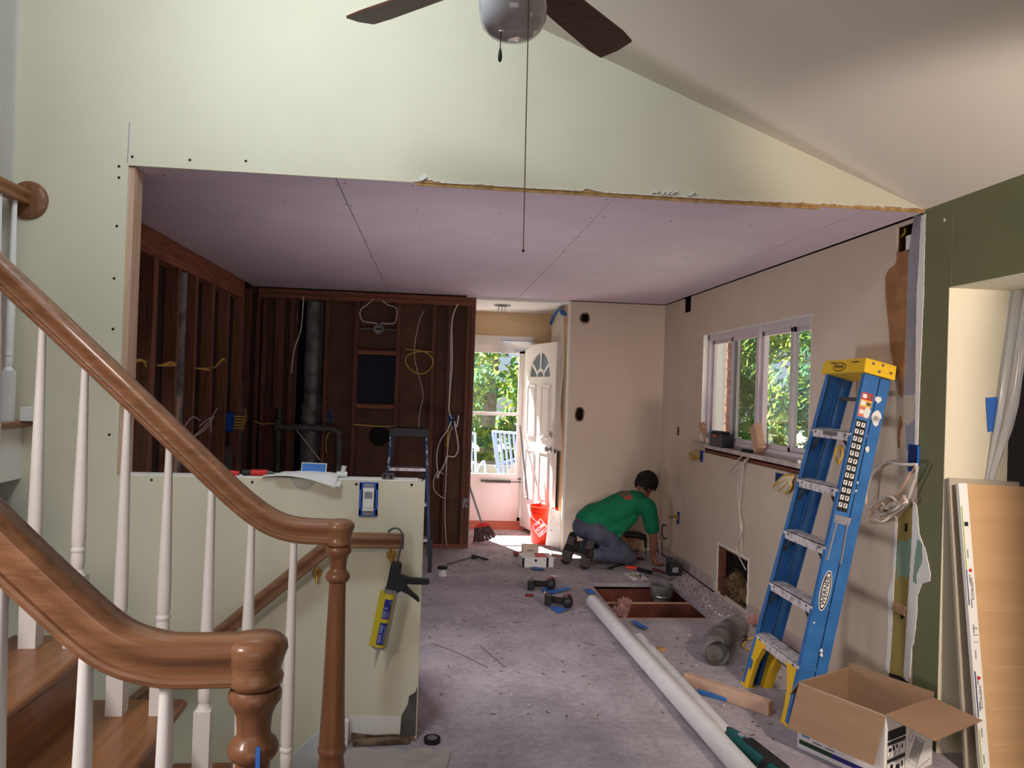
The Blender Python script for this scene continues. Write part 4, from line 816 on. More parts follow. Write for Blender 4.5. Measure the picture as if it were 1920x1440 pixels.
for pl, m, r in (([(1719, 871), (1690, 871), (1660, 868), (1640, 880), (1628, 910), (1624, 940), (1632, 958), (1650, 965), (1672, 958), (1690, 945), (1702, 935), (1715, 900), (1720, 876)], 'cable_w', .0075), ([(1718, 873), (1700, 900), (1680, 930), (1650, 945), (1632, 965), (1630, 978), (1650, 978), (1670, 962), (1690, 940), (1698, 930)], 'cable_t', .006), ([(1690, 948), (1670, 932), (1645, 940), (1634, 955), (1640, 972), (1655, 978), (1672, 966), (1694, 950), (1700, 942), (1694, 930)], 'cable_w', .0065)): rcl(t, pl, m, r, .05)
for k in range(7): rcl(t, [(1668, 958), (1668 + rnd.uniform(-14, 14), 950 + rnd.uniform(-14, 12))], ['cable_w', 'cable_b', 'copper'][k % 3], .005, .05)
t = thing('hanging_cable', 'thin white cable twisting down from the sill to the lower wall hole', 'cable', rx(1400, 850))
for pl in ([(1398, 850), (1380, 866), (1366, 888), (1384, 880), (1403, 860), (1396, 852)], [(1400, 858), (1390, 880), (1384, 910), (1386, 950), (1391, 985), (1388, 1005), (1381, 1025), (1384, 1040), (1398, 1068)], [(1396, 862), (1388, 920), (1387, 970), (1390, 1000), (1391, 1035)]): rcl(t, pl, 'cable_w', .004, .02)
cable('wire', [onx(1658, 468, XR + .02), onx(1694, 440, XR + .03), onx(1697, 428, XR + .02)], .006, M['cable_y'], kw)
t = thing('cable_loop', 'yellow cable looped out of the wall behind the stepladder', 'cable', rx(1572, 850)); rcl(t, [(1570, 870), (1566, 850), (1570, 840), (1578, 841), (1579, 855), (1573, 868)], 'cable_y', .007)
t = thing('ceiling_wire', 'ceiling fixture ring with dangling white wires above the entry passage', 'light fixture', (onz(942, 572, 2.41).x, onz(942, 572, 2.41).y, 2.41)); p = t.location
obj('ring', MB().lathe([(.085, 0), (.085, -.008), (.05, -.008), (.05, 0)], (0, 0, 0), (0, 0, 1), 20), M['plaster'], t, smooth=40)
for dx in (-.03, .0, .035): cable('wire', [p + Vector((dx, 0, -.005)), p + Vector((dx - .01, -.02, -.06)), p + Vector((-.01 + dx * .3, -.02, -.11))], .005, M['cable_w'], t)

# ================================================================== PLASTIC AND TAPE AT THE ENTRY
def drape(name, label, pts_top, pts_bot, m, seed, amp=.012, tape=None):
    r_ = random.Random(seed); A = catmull(pts_top, 8); B = catmull(pts_bot, 8); ph = r_.uniform(0, 6)
    def fn(u, v):
        i = min(len(A) - 1, int(u * (len(A) - 1) + .5)); p = A[i].lerp(B[i], v); return p + Vector((amp * math.sin(v * 9 + u * 14 + ph), amp * math.sin(u * 20 + v * 13 + ph), 0)) * (1 if v > .02 else .2)
    t = thing(name, label, 'plastic sheet', A[0]); obj('film', MB().grid(fn, len(A) - 1, 22), m, t, world=True, smooth=80, fix=False)
    if tape:
        tb_ = MB()
        for a, b in zip(A[:-1], A[1:]): tb_.bar(a, b, .003, tape, (1, 0, 0) if abs((b - a).x) < abs((b - a).y) else (0, 1, 0))
        obj('tape', tb_, M['tape'], t, world=True)
    return t
drape('plastic_sheet', 'bunched white plastic hung by blue tape inside the passage right of the open door', [(1.27, 8.35, 2.27), (1.262, 8.1, 2.34), (1.262, 7.75, 2.375), (1.272, 7.56, 2.30)], [(1.25, 8.1, 1.9), (1.19, 7.9, 1.7), (1.215, 7.66, 1.05), (1.272, 7.52, .95)], M['sheet_white'], 5, .010, .06)
dt_ = ony(938, 638, 8.55), ony(1006, 640, 8.55)
t = thing('plastic_sheet', 'white plastic flap with blue tape edges drooping over the passage door frame', 'plastic sheet', dt_[0])
A = [ony(a, b, 8.5) for a, b in ((939, 638), (960, 640), (985, 640), (1007, 641))]; B = [ony(a, b, 8.4) for a, b in ((946, 645), (968, 660), (985, 658), (1000, 648))]
obj('film', MB().grid(lambda u, v: A[min(3, int(u * 3 + .5))].lerp(B[min(3, int(u * 3 + .5))], v) + Vector((0, -.06 * math.sin(v * 3.1), 0)), 3, 8), M['sheet_white'], t, world=True, smooth=80, fix=False)
tb_ = MB(); tb_.bar(A[0], A[3], .003, .045, (0, 1, 0)); tb_.bar(A[0], B[1] + Vector((0, -.01, 0)), .003, .025, (0, 1, 0)); tb_.bar(B[1] + Vector((0, -.012, 0)), B[2] + Vector((0, -.012, .01)), .003, .03, (0, 1, 0)); obj('tape', tb_, M['tape'], t, world=True)

# ================================================================== CEILING FAN
hub = Vector((.20, 2.3, 2.83))
fan = thing('ceiling_fan', 'ceiling fan with dark wooden blades and milky glass globe under the vault', 'ceiling fan', hub)
body = MB(); body.lathe([(.03, .42), (.03, .20), (.07, .19), (.12, .15), (.125, .05), (.09, .02), (.07, -.02), (.075, -.05)], n=28); body.lathe([(.075, .40), (.08, .46)], n=20)
obj('motor', body, mat('bronze_motor', (70, 58, 50), .4, .6), fan, smooth=45)
rod_top = vault(hub.x) - hub.z; obj('downrod', MB().tube([(0, 0, .40), (0, 0, rod_top + .01)], .014, 10), MATS['bronze_motor'], fan)
obj('canopy', MB().lathe([(.03, rod_top - .09), (.065, rod_top - .03), (.07, rod_top + .02)], n=20), MATS['bronze_motor'], fan, smooth=40)
gl = MB(); gl.lathe([(.06, -.05), (.075, -.065), (.098, -.10), (.104, -.14), (.100, -.175), (.088, -.203), (.066, -.222), (.035, -.231), (.002, -.233)], n=32)
obj('globe', gl, M['globe'], fan, smooth=60)
for k in range(4):
    a = R(49 + 90 * k); d = Vector((math.cos(a), math.sin(a), 0)); s_ = Vector((-d.y, d.x, -.24)).normalized(); b = MB()
    pl = [(.17, -.05), (.30, -.062), (.58, -.072), (.655, -.066), (.665, .0), (.655, .066), (.58, .072), (.30, .062), (.17, .05)]
    b.prism(pl, (0, 0, -.015), d, s_, d.cross(s_), -.004, .004); obj('blade', b, M['blade'], fan)
    b = MB(); b.bar(d * .09 + Vector((0, 0, .03)), d * .21 + Vector((0, 0, -.008)), .05, .008); obj('blade_iron', b, MATS['bronze_motor'], fan)
q = ony(938, 92, 2.27)
pc = MB(); pc.tube([(q.x - hub.x, q.y - hub.y, -.21), (q.x - hub.x, q.y - hub.y, -.278)], .0016, 6); obj('pull_chain', pc, M['ink'], fan)
obj('chain_pull', MB().lathe([(.001, 0), (.005, .004), (.0065, .015), (.005, .03), (.002, .042)], (q.x - hub.x, q.y - hub.y, -.32), n=12), M['ink'], fan, smooth=60)
q1, q2 = ony(990, 10, 2.19), ony(981, 470, 2.19)
obj('pull_chain', MB().tube([(q1.x - hub.x, 2.19 - hub.y, -.02), (q2.x - hub.x, 2.19 - hub.y, q2.z - hub.z)], .0016, 6), mat('brown_chain', (96, 80, 70), .5, .5), fan)
obj('chain_pull', MB().ball((q2.x - hub.x, 2.19 - hub.y, q2.z - hub.z), .0045, 8, 6), M['ink'], fan)

# ================================================================== LADDERS
def channel(mb, p0, p1, yin, dep, th=.005, fl=.028, x0=0.):       # rail from p0 to p1 (y,z), web outside, flanges inwards; depth along +x
    (ya, za), (yb_, zb) = p0, p1
    def slabq(xa, xb, o0, o1): mb.add([(xa, ya + o0, za), (xb, ya + o0, za), (xb, ya + o1, za), (xa, ya + o1, za), (xa, yb_ + o0, zb), (xb, yb_ + o0, zb), (xb, yb_ + o1, zb), (xa, yb_ + o1, zb)], [(0, 3, 2, 1), (4, 5, 6, 7), (0, 1, 5, 4), (1, 2, 6, 5), (2, 3, 7, 6), (3, 0, 4, 7)])
    slabq(x0, x0 + dep, 0, yin * th); slabq(x0, x0 + th, yin * th, yin * fl); slabq(x0 + dep - th, x0 + dep, yin * th, yin * fl)
lad = thing('stepladder', 'tall blue fibreglass stepladder with yellow top folded and leaning on the right wall', 'ladder', (1.715, 3.775, 0), (0, .2245, 0))
LZ = 1.735
for s_ in (-1, 1):
    b = MB(); channel(b, (s_ * .27, .0), (s_ * .19, LZ), -s_, .078); obj('front_rail', b, M['lblue'], lad)
    b = MB(); channel(b, (s_ * .262, .02), (s_ * .183, LZ - .01), -s_, .055, x0=.088, fl=.02); obj('rear_rail', b, M['lblue'], lad)
    b = MB(); pts = [(s_ * .250, -.004), (s_ * .20, -.004), (s_ * .198, .06), (s_ * .185, .15), (s_ * .14, .235), (s_ * .10, .265), (s_ * .10, .285), (s_ * .236, .285)]
    b.prism(pts, (.001, 0, 0), (0, 1, 0), (0, 0, 1), (1, 0, 0), 0, .028); b.box((-.004, s_ * .275, -.006), (.082, s_ * .205, .012)); obj('foot', b, M['yellow'], lad, bevel=.003)
    if s_ > 0: obj('foot_recess', MB().box((-.004, s_ * .245, .10), (-.001, s_ * .205, .15)), M['lblue'], lad)
    b = MB(); b.prism([(s_ * .265, .0), (s_ * .20, .0), (s_ * .185, .12), (s_ * .15, .20), (s_ * .25, .24)], (.09, 0, 0), (0, 1, 0), (0, 0, 1), (1, 0, 0), 0, .05); obj('rear_foot', b, M['yellow'], lad, bevel=.003)
def wid(z): return .27 - .08 * z / LZ
for k, z in enumerate((.285, .575, .865, 1.15, 1.43)):
    b = MB(); hw = wid(z) - .006; T = Matrix.Translation((0, 0, z)) @ Matrix.Rotation(-.2245, 4, 'Y')
    b.box((-.004, -hw, -.044), (.002, hw, 0), T); b.box((-.004, -hw, -.003), (.082, hw, 0), T); b.box((.078, -hw, -.022), (.082, hw, 0), T)
    for j in range(5): b.box((.006 + j * .015, -hw, 0), (.011 + j * .015, hw, .0025), T)
    st = obj('step', b, M['alu'], lad)
    for s_ in (-1, 1): obj('step_brace', MB().bar((.01, s_ * (hw - .09), z - .025), (.03, s_ * (hw - .004), z - .11), .014, .004, (0, 1, 0)), M['iron'], lad)
    if k == 4: obj('step_label', MB().box((-.0052, -.07, -.028), (-.004, .07, -.006), T), mat('grey_label', (110, 104, 104), .6), st)
    for s_ in (-.75, .75): obj('rivet', MB().lathe([(.007, 0), (.005, .002)], T @ Vector((-.004, s_ * hw, -.016)), (-1, 0, 0), 8), M['ink'], st)
for z in (.20, 1.62): obj('rear_brace', MB().box((.10, -wid(z) + .012, z - .008), (.12, wid(z) - .012, z + .008)), M['iron'], lad)
cap = MB(); cap.prism([(-.215, LZ - .008), (.215, LZ - .008), (.20, LZ + .066), (-.20, LZ + .066)], (-.02, 0, 0), (0, 1, 0), (0, 0, 1), (1, 0, 0), 0, .165)
cp = obj('top_cap', cap, M['yellow'], lad, bevel=.006)
for y in (-.11, .10): obj('tool_slot', MB().box((-.0215, y - .035, LZ + .043), (-.0195, y + .03, LZ + .050)), M['grime'], cp)
def oval(name, c, u, v, n, ru, rv, m, parent, t=.001): return obj(name, MB().prism([(ru * math.cos(i * .2618), rv * math.sin(i * .2618)) for i in range(24)], c, u, v, n, -.0005, t), m, parent)
oval('logo_ring', (-.020, .03, LZ + .024), (0, 1, 0), (0, 0, 1), (-1, 0, 0), .062, .024, M['ink'], cp, .0012); oval('logo_field', (-.020, .03, LZ + .024), (0, 1, 0), (0, 0, 1), (-1, 0, 0), .056, .019, M['yellow'], cp, .0018)
obj('lettering', text_mb('WERNER', .026, (-.0226, .03, LZ + .024), (0, -1, 0), (0, 0, 1), .0002, .85, .02), M['ink'], cp)
for (x, z) in ((.02, .046), (.07, .05), (.115, .022), (.055, .014)): obj('bolt', MB().lathe([(.007, 0), (.007, .002), (.004, .003)], (x, -.2155 + z * .2, LZ + z), (0, -1, 0), 10), M['iron'], cp)
# stickers on the near rail web (outer face towards the camera)
def web(x, z, out=.0012): return Vector((x, -.27 + .08 * z / LZ - out, z))
wn = Vector((0, -LZ, -.08)).normalized(); wz = Vector((0, .08, LZ)).normalized()
def sticker(name, x0, x1, z0, z1, m, out, parent=lad): return obj(name, MB().add([web(x0, z0, out), web(x1, z0, out), web(x1, z1, out), web(x0, z1, out)], [(0, 1, 2, 3)]), m, parent, fix=False)
stk = sticker('warning_label', .006, .062, 1.045, 1.50, M['ink'], .0010)
sticker('red_label', .006, .066, 1.60, 1.635, M['label_r'], .0010, stk); sticker('yellow_label', .006, .066, 1.565, 1.60, M['label_y'], .0010, stk); sticker('red_label', .006, .066, 1.515, 1.565, mat('pale_red_label', (214, 120, 96), .6), .0010, stk)
for zz in (1.618, 1.583, 1.54): sticker('label_mark', .012, .034, zz - .01, zz + .01, M['paper'], .0016, stk); sticker('label_mark', .040, .062, zz - .008, zz + .008, M['grime'], .0016, stk)
pm, gm_ = MB(), MB()
for k in range(12):
    for j in range(2):
        z = 1.065 + k * .0365; x = .011 + j * .026
        pm.add([web(x, z, .0016), web(x + .019, z, .0016), web(x + .019, z + .022, .0016), web(x, z + .022, .0016)], [(0, 1, 2, 3)])
        f = rnd.uniform(.2, .6); gm_.add([web(x + .004, z + .003, .002), web(x + .008, z + .003, .002), web(x + .015, z + .019, .002), web(x + .004 + .01 * f, z + .019, .002)], [(0, 1, 2, 3)])
o = obj('pictogram', pm, M['paper'], stk, fix=False); o['kind'] = 'stuff'; o = obj('pictogram_figure', gm_, M['ink'], stk, fix=False); o['kind'] = 'stuff'
lc_ = web(.040, .66, .001); oval('logo_ring', lc_, wz, (1, 0, 0), wn, .098, .026, M['paper'], lad, .0008); oval('logo_field', lc_, wz, (1, 0, 0), wn, .093, .0225, M['ink'], lad, .0012); oval('logo_field', lc_, wz, (1, 0, 0), wn, .084, .0165, M['paper'], lad, .0016)
obj('lettering', text_mb('WERNER', .034, lc_ + wn * .002, wz, Vector((-1, 0, 0)), .0002, 1.05, .02), M['ink'], lad)
sb = MB(); sb.prism([(.008, .985), (.085, .985), (.09, 1.025), (.003, 1.025)], web(0, 0, .0) + Vector((0, .0463, 0)), (1, 0, 0), (0, 0, 1), (0, -1, 0), -.004, .006); obj('spreader_plate', sb, M['plaster'], lad, bevel=.002)
for (xa, xb) in ((.018, .012), (.072, .082)):
    sb = MB(); sb.bar(web(xa, 1.0, .006), web(xb, .80, .006), .014, .006, (1, 0, 0)); obj('spreader_bar', sb, M['plaster'], lad, bevel=.002)
for (x, z, r_) in ((.05, 1.54, .02), (.105, 1.535, .028), (.11, 1.51, .022), (.10, 1.37, .013), (.09, .38, .008), (.085, 1.20, .006), (.088, 1.16, .005), (.02, .50, .005), (.095, .36, .01), (.10, 1.62, .018)):
    q = [(r_ * rnd.uniform(.6, 1.2) * math.cos(i * .7), r_ * 1.2 * rnd.uniform(.6, 1.2) * math.sin(i * .7)) for i in range(9)]
    obj('paint_splash', MB().prism(q, web(x, z, .0012) if x < .08 else web(x, z, -.0072), (1, 0, 0), wz, wn, -.0004, .0008), M['gypwhite'], lad)

# far small stepladder standing behind the half wall
fl_ = thing('stepladder', 'small dark blue stepladder standing open behind the half wall', 'ladder', (-.19, 6.62, 0))
fm_ = MB()
for s_ in (-1, 1):
    b = MB(); b.bar((s_ * .215, -.10, .0), (s_ * .148, .06, 1.13), .026, .06, (0, 1, 0)); obj('front_rail', b, M['lblue2'], fl_, bevel=.003)
    b = MB(); b.bar((s_ * .20, .52, .0), (s_ * .14, .12, 1.12), .022, .045, (0, 1, 0)); obj('rear_rail', b, M['lblue2'], fl_, bevel=.003)
    b = MB(); b.prism([(-.03, 0), (.05, 0), (.06, .15), (.01, .28), (-.01, .28), (-.02, .15)], (s_ * .214, -.10, 0), (0, 1, 0), (0, 0, 1), (1, 0, 0), -.016, .016); obj('foot', b, M['blacktool'], fl_, bevel=.003)
    b = MB(); b.bar((s_ * .19, -.04, .45), (s_ * .18, .38, .42), .004, .014); obj('spreader_bar', b, M['iron'], fl_)
    q = MB()
    for k in range(10): z = rnd.uniform(.85, 1.1); f = z / 1.13; q.bar((s_ * (.215 - .067 * f) + rnd.uniform(-.01, .01), -.10 + .16 * f - .032, z), (s_ * (.215 - .067 * f) + rnd.uniform(-.01, .01), -.10 + .16 * f - .034, z + rnd.uniform(.01, .04)), .008, .003)
    o = obj('paint_splash', q, M['gypwhite'], fl_); o['kind'] = 'stuff'
for z in (.28, .57, .86):
    f = z / 1.13; hw = .215 - .067 * f - .012; b = MB(); y = -.10 + .16 * f; b.box((-hw, y - .04, z - .03), (hw, y - .036, z)); b.box((-hw, y - .04, z - .004), (hw, y + .05, z))
    obj('step', b, M['alu'], fl_)
    for s_ in (-1, 1): obj('step_brace', MB().bar((s_ * (hw - .06), y - .03, z - .02), (s_ * hw, y - .02, z - .09), .012, .004), M['iron'], fl_)
b = MB(); b.prism([(-.175, 1.115), (.175, 1.115), (.16, 1.195), (-.16, 1.195)], (0, 0, 0), (1, 0, 0), (0, 0, 1), (0, 1, 0), .01, .17); obj('top_cap', b, M['blacktool'], fl_, bevel=.006)
# ================================================================== WORKER
def skin(name, nodes, edges, m, parent, root=0, sub=2, smooth=True):   # nodes: (co, rx[, ry])
    bm = bmesh.new(); L_ = bm.verts.layers.skin.verify(); T = WM[parent.name].inverted() if parent is not None else Matrix()
    vs = []
    for i, nd in enumerate(nodes):
        v = bm.verts.new(T @ Vector(nd[0])); v[L_].radius = (nd[1], nd[2] if len(nd) > 2 else nd[1]); v[L_].use_root = (i == root); vs.append(v)
    for a, b in edges: bm.edges.new((vs[a], vs[b]))
    me = bpy.data.meshes.new(name); bm.to_mesh(me); bm.free(); me.materials.append(m)
    o = bpy.data.objects.new(name, me); C.objects.link(o)
    if parent is not None: o.parent = parent; WM[o.name] = WM[parent.name].copy()
    sk = o.modifiers.new('skin', 'SKIN'); sk.use_smooth_shade = True; sk.branch_smoothing = .3
    ss = o.modifiers.new('sub', 'SUBSURF'); ss.levels = sub; ss.render_levels = sub
    return o
P0 = Vector((1.74, 6.93, 0)); pf = Vector((.93, .36, 0)).normalized(); ps = Vector((pf.y, -pf.x, 0))   # forward, right-hand side (towards the camera)
def L3(f, s, z): return P0 + pf * f + ps * s + Vector((0, 0, z))
man = thing('person', 'kneeling person in green t-shirt and grey jeans bent over the floor by the wall', 'person', P0)
hip = L3(-.27, 0, .36); belly = L3(-.10, 0, .44); chest = L3(.09, 0, .525); neck0 = L3(.20, .0, .575); neck1 = L3(.255, -.005, .605); head0 = L3(.275, -.01, .655); head1 = L3(.295, -.01, .715); head2 = L3(.285, -.01, .765)
shR, shL = L3(.19, .165, .525), L3(.20, -.165, .53)
elR, wrR = L3(.22, .21, .27), L3(.245, .19, .075)
elL, wrL = L3(.20, -.20, .30), L3(.10, -.08, .245)
hpR, hpL = L3(-.27, .095, .33), L3(-.27, -.095, .33)
knR, knL = L3(.02, .13, .075), L3(.04, -.12, .075)
anR, anL = L3(-.385, .115, .115), L3(-.40, -.10, .14)
def limb(mb, nodes, side, n=16, cap=True):      # rounded loft through (co, half width along side, half depth)
    cs = catmull([q[0] for q in nodes], 5); k = len(cs); m = len(nodes) - 1; rings = []
    for i, c in enumerate(cs):
        f = i / 5; j = min(m - 1, int(f)); t = f - j if m else 0; t = t * t * (3 - 2 * t)
        rings.append((c, nodes[j][1] * (1 - t) + nodes[j + 1][1] * t, nodes[j][2] * (1 - t) + nodes[j + 1][2] * t))
    if cap:
        d0 = (cs[0] - cs[1]).normalized(); d1 = (cs[-1] - cs[-2]).normalized(); c0, c1 = rings[0], rings[-1]; r0, r1 = min(c0[1:]), min(c1[1:])
        rings = [(c0[0] + d0 * r0 * math.sin(a_), c0[1] * math.cos(a_), c0[2] * math.cos(a_)) for a_ in (1.45, 1.1, .7, .35)] + rings + [(c1[0] + d1 * r1 * math.sin(a_), c1[1] * math.cos(a_), c1[2] * math.cos(a_)) for a_ in (.35, .7, 1.1, 1.45)]
    vs, fs = [], []; side = Vector(side)
    for i, (c, rx_, ry_) in enumerate(rings):
        t = (rings[min(i + 1, len(rings) - 1)][0] - rings[max(0, i - 1)][0]).normalized(); x = (side - t * side.dot(t)).normalized(); y = t.cross(x)
        for j in range(n): a_ = 6.2832 * j / n; vs.append(c + x * (rx_ * math.cos(a_)) + y * (ry_ * math.sin(a_)))
    for i in range(len(rings) - 1):
        for j in range(n): fs.append((i * n + j, i * n + (j + 1) % n, (i + 1) * n + (j + 1) % n, (i + 1) * n + j))
    fs += [list(range(n))[::-1], list(range((len(rings) - 1) * n, len(rings) * n))]
    return mb.add(vs, fs)
def fuse(name, mb, m, parent, voxel, it=4):
    o = obj(name, mb, m, parent, world=True); md = o.modifiers.new('fuse', 'REMESH'); md.mode = 'VOXEL'; md.voxel_size = voxel; md.use_smooth_shade = True
    sm = o.modifiers.new('relax', 'SMOOTH'); sm.iterations = it; sm.factor = .5; return o
def mid(a, b, t): return a.lerp(b, t)
B = MB()
limb(B, [(hip, .12, .10), (belly, .115, .09), (chest, .14, .10), (L3(.17, 0, .555), .11, .075), (neck0, .06, .06), (neck1, .052, .052), (head0, .05, .055)], ps)
for sh, el_, wr_ in ((shR, elR, wrR), (shL, elL, wrL)):
    limb(B, [(mid(sh, chest, .35), .06, .055), (sh, .052, .052), (mid(sh, el_, .5), .044, .044), (el_, .038, .038), (mid(el_, wr_, .35), .037, .037), (wr_, .026, .024)], pf)
for hp_, kn, an in ((hpR, knR, anR), (hpL, knL, anL)): limb(B, [(hp_, .08, .08), (mid(hp_, kn, .5), .07, .07), (kn, .052, .052), (mid(kn, an, .35), .052, .052), (an, .036, .036)], ps)
def hand(wrist, palm, fdir, side, curl, r=.0092):
    fdir = fdir.normalized(); side = (side - fdir * side.dot(fdir)).normalized()
    limb(B, [(wrist, .026, .022), (mid(wrist, palm, .6), .034, .018), (palm + fdir * .012, .040, .015), (palm + fdir * .038, .040, .013)], side)
    for off, ln in ((-.030, .064), (-.010, .074), (.010, .070), (.029, .055)):
        a = palm + fdir * .036 + side * off; b = a + fdir * ln * .5 + side * off * .12 + curl * .25 * ln; c = b + fdir * ln * .33 + curl * .55 * ln; limb(B, [(a, r, r), (b, r * .95, r * .95), (c, r * .75, r * .75)], side, 10)
    a = palm - fdir * .02 - side * .03; b = a - side * .030 + fdir * .028; c = b + fdir * .030 + side * .006 + curl * .012; limb(B, [(a, r * 1.3, r * 1.3), (b, r * 1.1, r * 1.1), (c, r * .8, r * .8)], fdir, 10)
hand(wrR, wrR + Vector((.014, .0, -.05)), pf + Vector((0, 0, -.22)), -ps, Vector((0, 0, -.22)))
hand(wrL, wrL + (pf * .7 + ps * .4 + Vector((0, 0, -.05))).normalized() * .05, pf * .8 + ps * .45, Vector((0, 0, 1)), ps * .6 - pf * .25)
# head: skull, jaw and face turned down to the right
hf = (pf * .80 - ps * .25 + Vector((0, 0, -.62))).normalized(); hr = (ps - hf * ps.dot(hf)).normalized(); hu = hr.cross(hf).normalized()
if hu.z < 0: hu = -hu
hc = L3(.285, -.015, .70)
def hpnt(f, r_, u): return hc + hf * f + hr * r_ + hu * u
limb(B, [(hpnt(.0, 0, .055), .060, .070), (hpnt(.0, 0, .015), .076, .092), (hpnt(.012, 0, -.035), .068, .080), (hpnt(.030, 0, -.080), .046, .055), (hpnt(.042, 0, -.098), .028, .032)], hr)
limb(B, [(hpnt(.086, 0, .0), .008, .008), (hpnt(.104, 0, -.034), .012, .012), (hpnt(.092, 0, -.044), .014, .009)], hr, 10)
limb(B, [(neck0, .052, .052), (mid(neck0, hc, .5), .05, .05), (hc, .05, .05)], hr)
fuse('body', B, M['skin'], man, .0052, 3)
S = MB()
limb(S, [(L3(-.335, 0, .40), .150, .118), (L3(-.27, 0, .42), .168, .135), (L3(-.15, 0, .445), .168, .135), (L3(-.02, 0, .50), .172, .130), (L3(.09, 0, .545), .172, .118), (L3(.16, 0, .575), .125, .085), (L3(.195, 0, .585), .085, .068)], ps, 24, cap=True)
for sh, el_ in ((shR, elR), (shL, elL)):
    limb(S, [(mid(sh, L3(.10, 0, .53), .55), .10, .09), (mid(sh, L3(.10, 0, .53), .1), .085, .082), (mid(sh, el_, .30), .074, .072), (mid(sh, el_, .72), .068, .066)], pf, 18)
limb(S, [(L3(-.24, .07, .335), .11, .075), (L3(-.08, .09, .35), .095, .07), (L3(.05, .10, .43), .07, .06)], ps); limb(S, [(L3(-.12, .11, .27), .06, .035), (L3(-.05, .10, .36), .08, .05)], ps); limb(S, [(L3(-.10, .05, .30), .05, .03), (L3(-.06, .06, .40), .07, .05)], ps)
so_ = fuse('t_shirt', S, M['shirt'], man, .009, 5)
J = MB()
limb(J, [(L3(-.39, 0, .35), .125, .095), (L3(-.30, 0, .375), .155, .125), (L3(-.20, 0, .385), .150, .115)], ps, 22)
for s_, kn, an in ((.09, knR, anR), (-.09, knL, anL)):
    limb(J, [(L3(-.34, s_, .33), .095, .10), (L3(-.24, s_ * 1.1, .28), .092, .10), (mid(L3(-.27, s_, .30), kn, .6), .082, .088), (kn + Vector((0, 0, .004)), .070, .070)], ps, 18)
    limb(J, [(kn + Vector((0, 0, .002)), .068, .066), (mid(kn, an, .4) + Vector((0, 0, .010)), .066, .064), (mid(kn, an, .75) + Vector((0, 0, .012)), .062, .060), (mid(kn, an, .93) + Vector((0, 0, .01)), .056, .055)], ps, 18)
fuse('jeans', J, M['jeans'], man, .009, 4)
# shoes: toes on the floor, soles turned back to the camera side
rt = Matrix.Rotation(R(52), 3, 'Z')
for (an, s_, zt, fo) in ((anR, .105, .012, -.44), (anL, -.115, .014, -.50)):
    dirb = (rt @ pf).normalized(); sdr_ = Vector((dirb.y, -dirb.x, 0))
    toe = P0 + pf * fo + ps * s_ + Vector((0, 0, zt)); ax = (dirb * .30 + Vector((0, 0, .95)) + sdr_ * .22).normalized(); heel = toe + ax * .283
    sdr_ = (sdr_ - ax * sdr_.dot(ax)).normalized(); nnr = ax.cross(sdr_).normalized()
    if nnr.dot(dirb) > 0: nnr = -nnr
    soleP = [(-.036, .0), (-.02, -.014), (.02, -.014), (.042, .01), (.051, .065), (.048, .11), (.036, .17), (.037, .235), (.028, .27), (.0, .283), (-.028, .27), (-.036, .235), (-.036, .17), (-.046, .11), (-.048, .06)]
    b = MB(); b.prism(soleP, toe, sdr_, ax, nnr, 0, .028); obj('shoe_sole', b, M['rubber'], man, world=True, bevel=.004)
    tr = MB()
    for i in range(9):
        zz = .016 + i * .019 + (.055 if i >= 5 else 0); hwid = .040 if i < 5 else .029
        for j in range(3):
            x0 = -hwid + j * hwid * .68; p0_ = toe + nnr * .030
            for dx0, dx1, dz0, dz1 in ((0, .3, 0, .008), (.3, .6, .008, -.001)): tr.bar(p0_ + sdr_ * (x0 + hwid * dx0) + ax * (zz + dz0), p0_ + sdr_ * (x0 + hwid * dx1) + ax * (zz + dz1), .0075, .006, nnr)
    o = obj('sole_tread', tr, M['sole'], man, world=True); o['kind'] = 'stuff'
    U_ = MB(); limb(U_, [(toe - nnr * .022 + ax * .03, .036, .024), (toe - nnr * .036 + ax * .10, .046, .040), (toe - nnr * .046 + ax * .18, .043, .050), (heel - nnr * .040 - ax * .05, .040, .046)], sdr_, 16); limb(U_, [(toe - nnr * .050 + ax * .19, .042, .048), (mid(toe - nnr * .05 + ax * .2, an, .6), .05, .05), (an + Vector((0, 0, .012)), .052, .05)], sdr_, 16)
    fuse('shoe_upper', U_, M['shoe'], man, .007, 3)
# head details
hm = MB()
def hp(u, v):                                    # cap of short hair, fringe over the brow, cropped at the nape
    a = u * 6.2832; fwd = math.cos(a); e0 = (.10 if fwd > .55 else -.15 if fwd > .1 else -.75) + .10 * math.sin(a * 11); e_ = e0 + (1.5708 - e0) * v
    rr = 1 + .025 * math.sin(a * 13 + v * 9) + .02 * math.sin(a * 7 - v * 13)
    return hpnt(.112 * rr * math.cos(a) * math.cos(e_) - .004, .094 * rr * math.sin(a) * math.cos(e_), .112 * rr * math.sin(e_) + .022)
hm.grid(hp, 48, 16); obj('hair', hm, M['hair'], man, world=True, smooth=80, solid=.012)
for s_ in (-1, 1):
    b = MB(); b.ball((0, 0, 0), (.019, .008, .030), 10, 8); T = Matrix((hf, hr, hu)).transposed().to_4x4(); T.translation = hpnt(-.012, s_ * .080, -.022); b.v = [T @ v for v in b.v]; obj('ear', b, M['skin'], man, world=True, smooth=60)
    b = MB(); b.ball(hpnt(.083, s_ * .031, -.004), .011, 10, 8); obj('eye', b, mat('eye_white', (220, 215, 210), .3), man, world=True, smooth=60)
    b = MB(); b.bar(hpnt(.098, s_ * .015, .018), hpnt(.086, s_ * .050, .018), .009, .006); obj('eyebrow', b, M['hair'], man, world=True)
b = MB(); b.bar(hpnt(.088, -.022, -.066), hpnt(.088, .022, -.066), .009, .007); obj('mouth', b, mat('lip', (130, 70, 62), .6), man, world=True, bevel=.002)
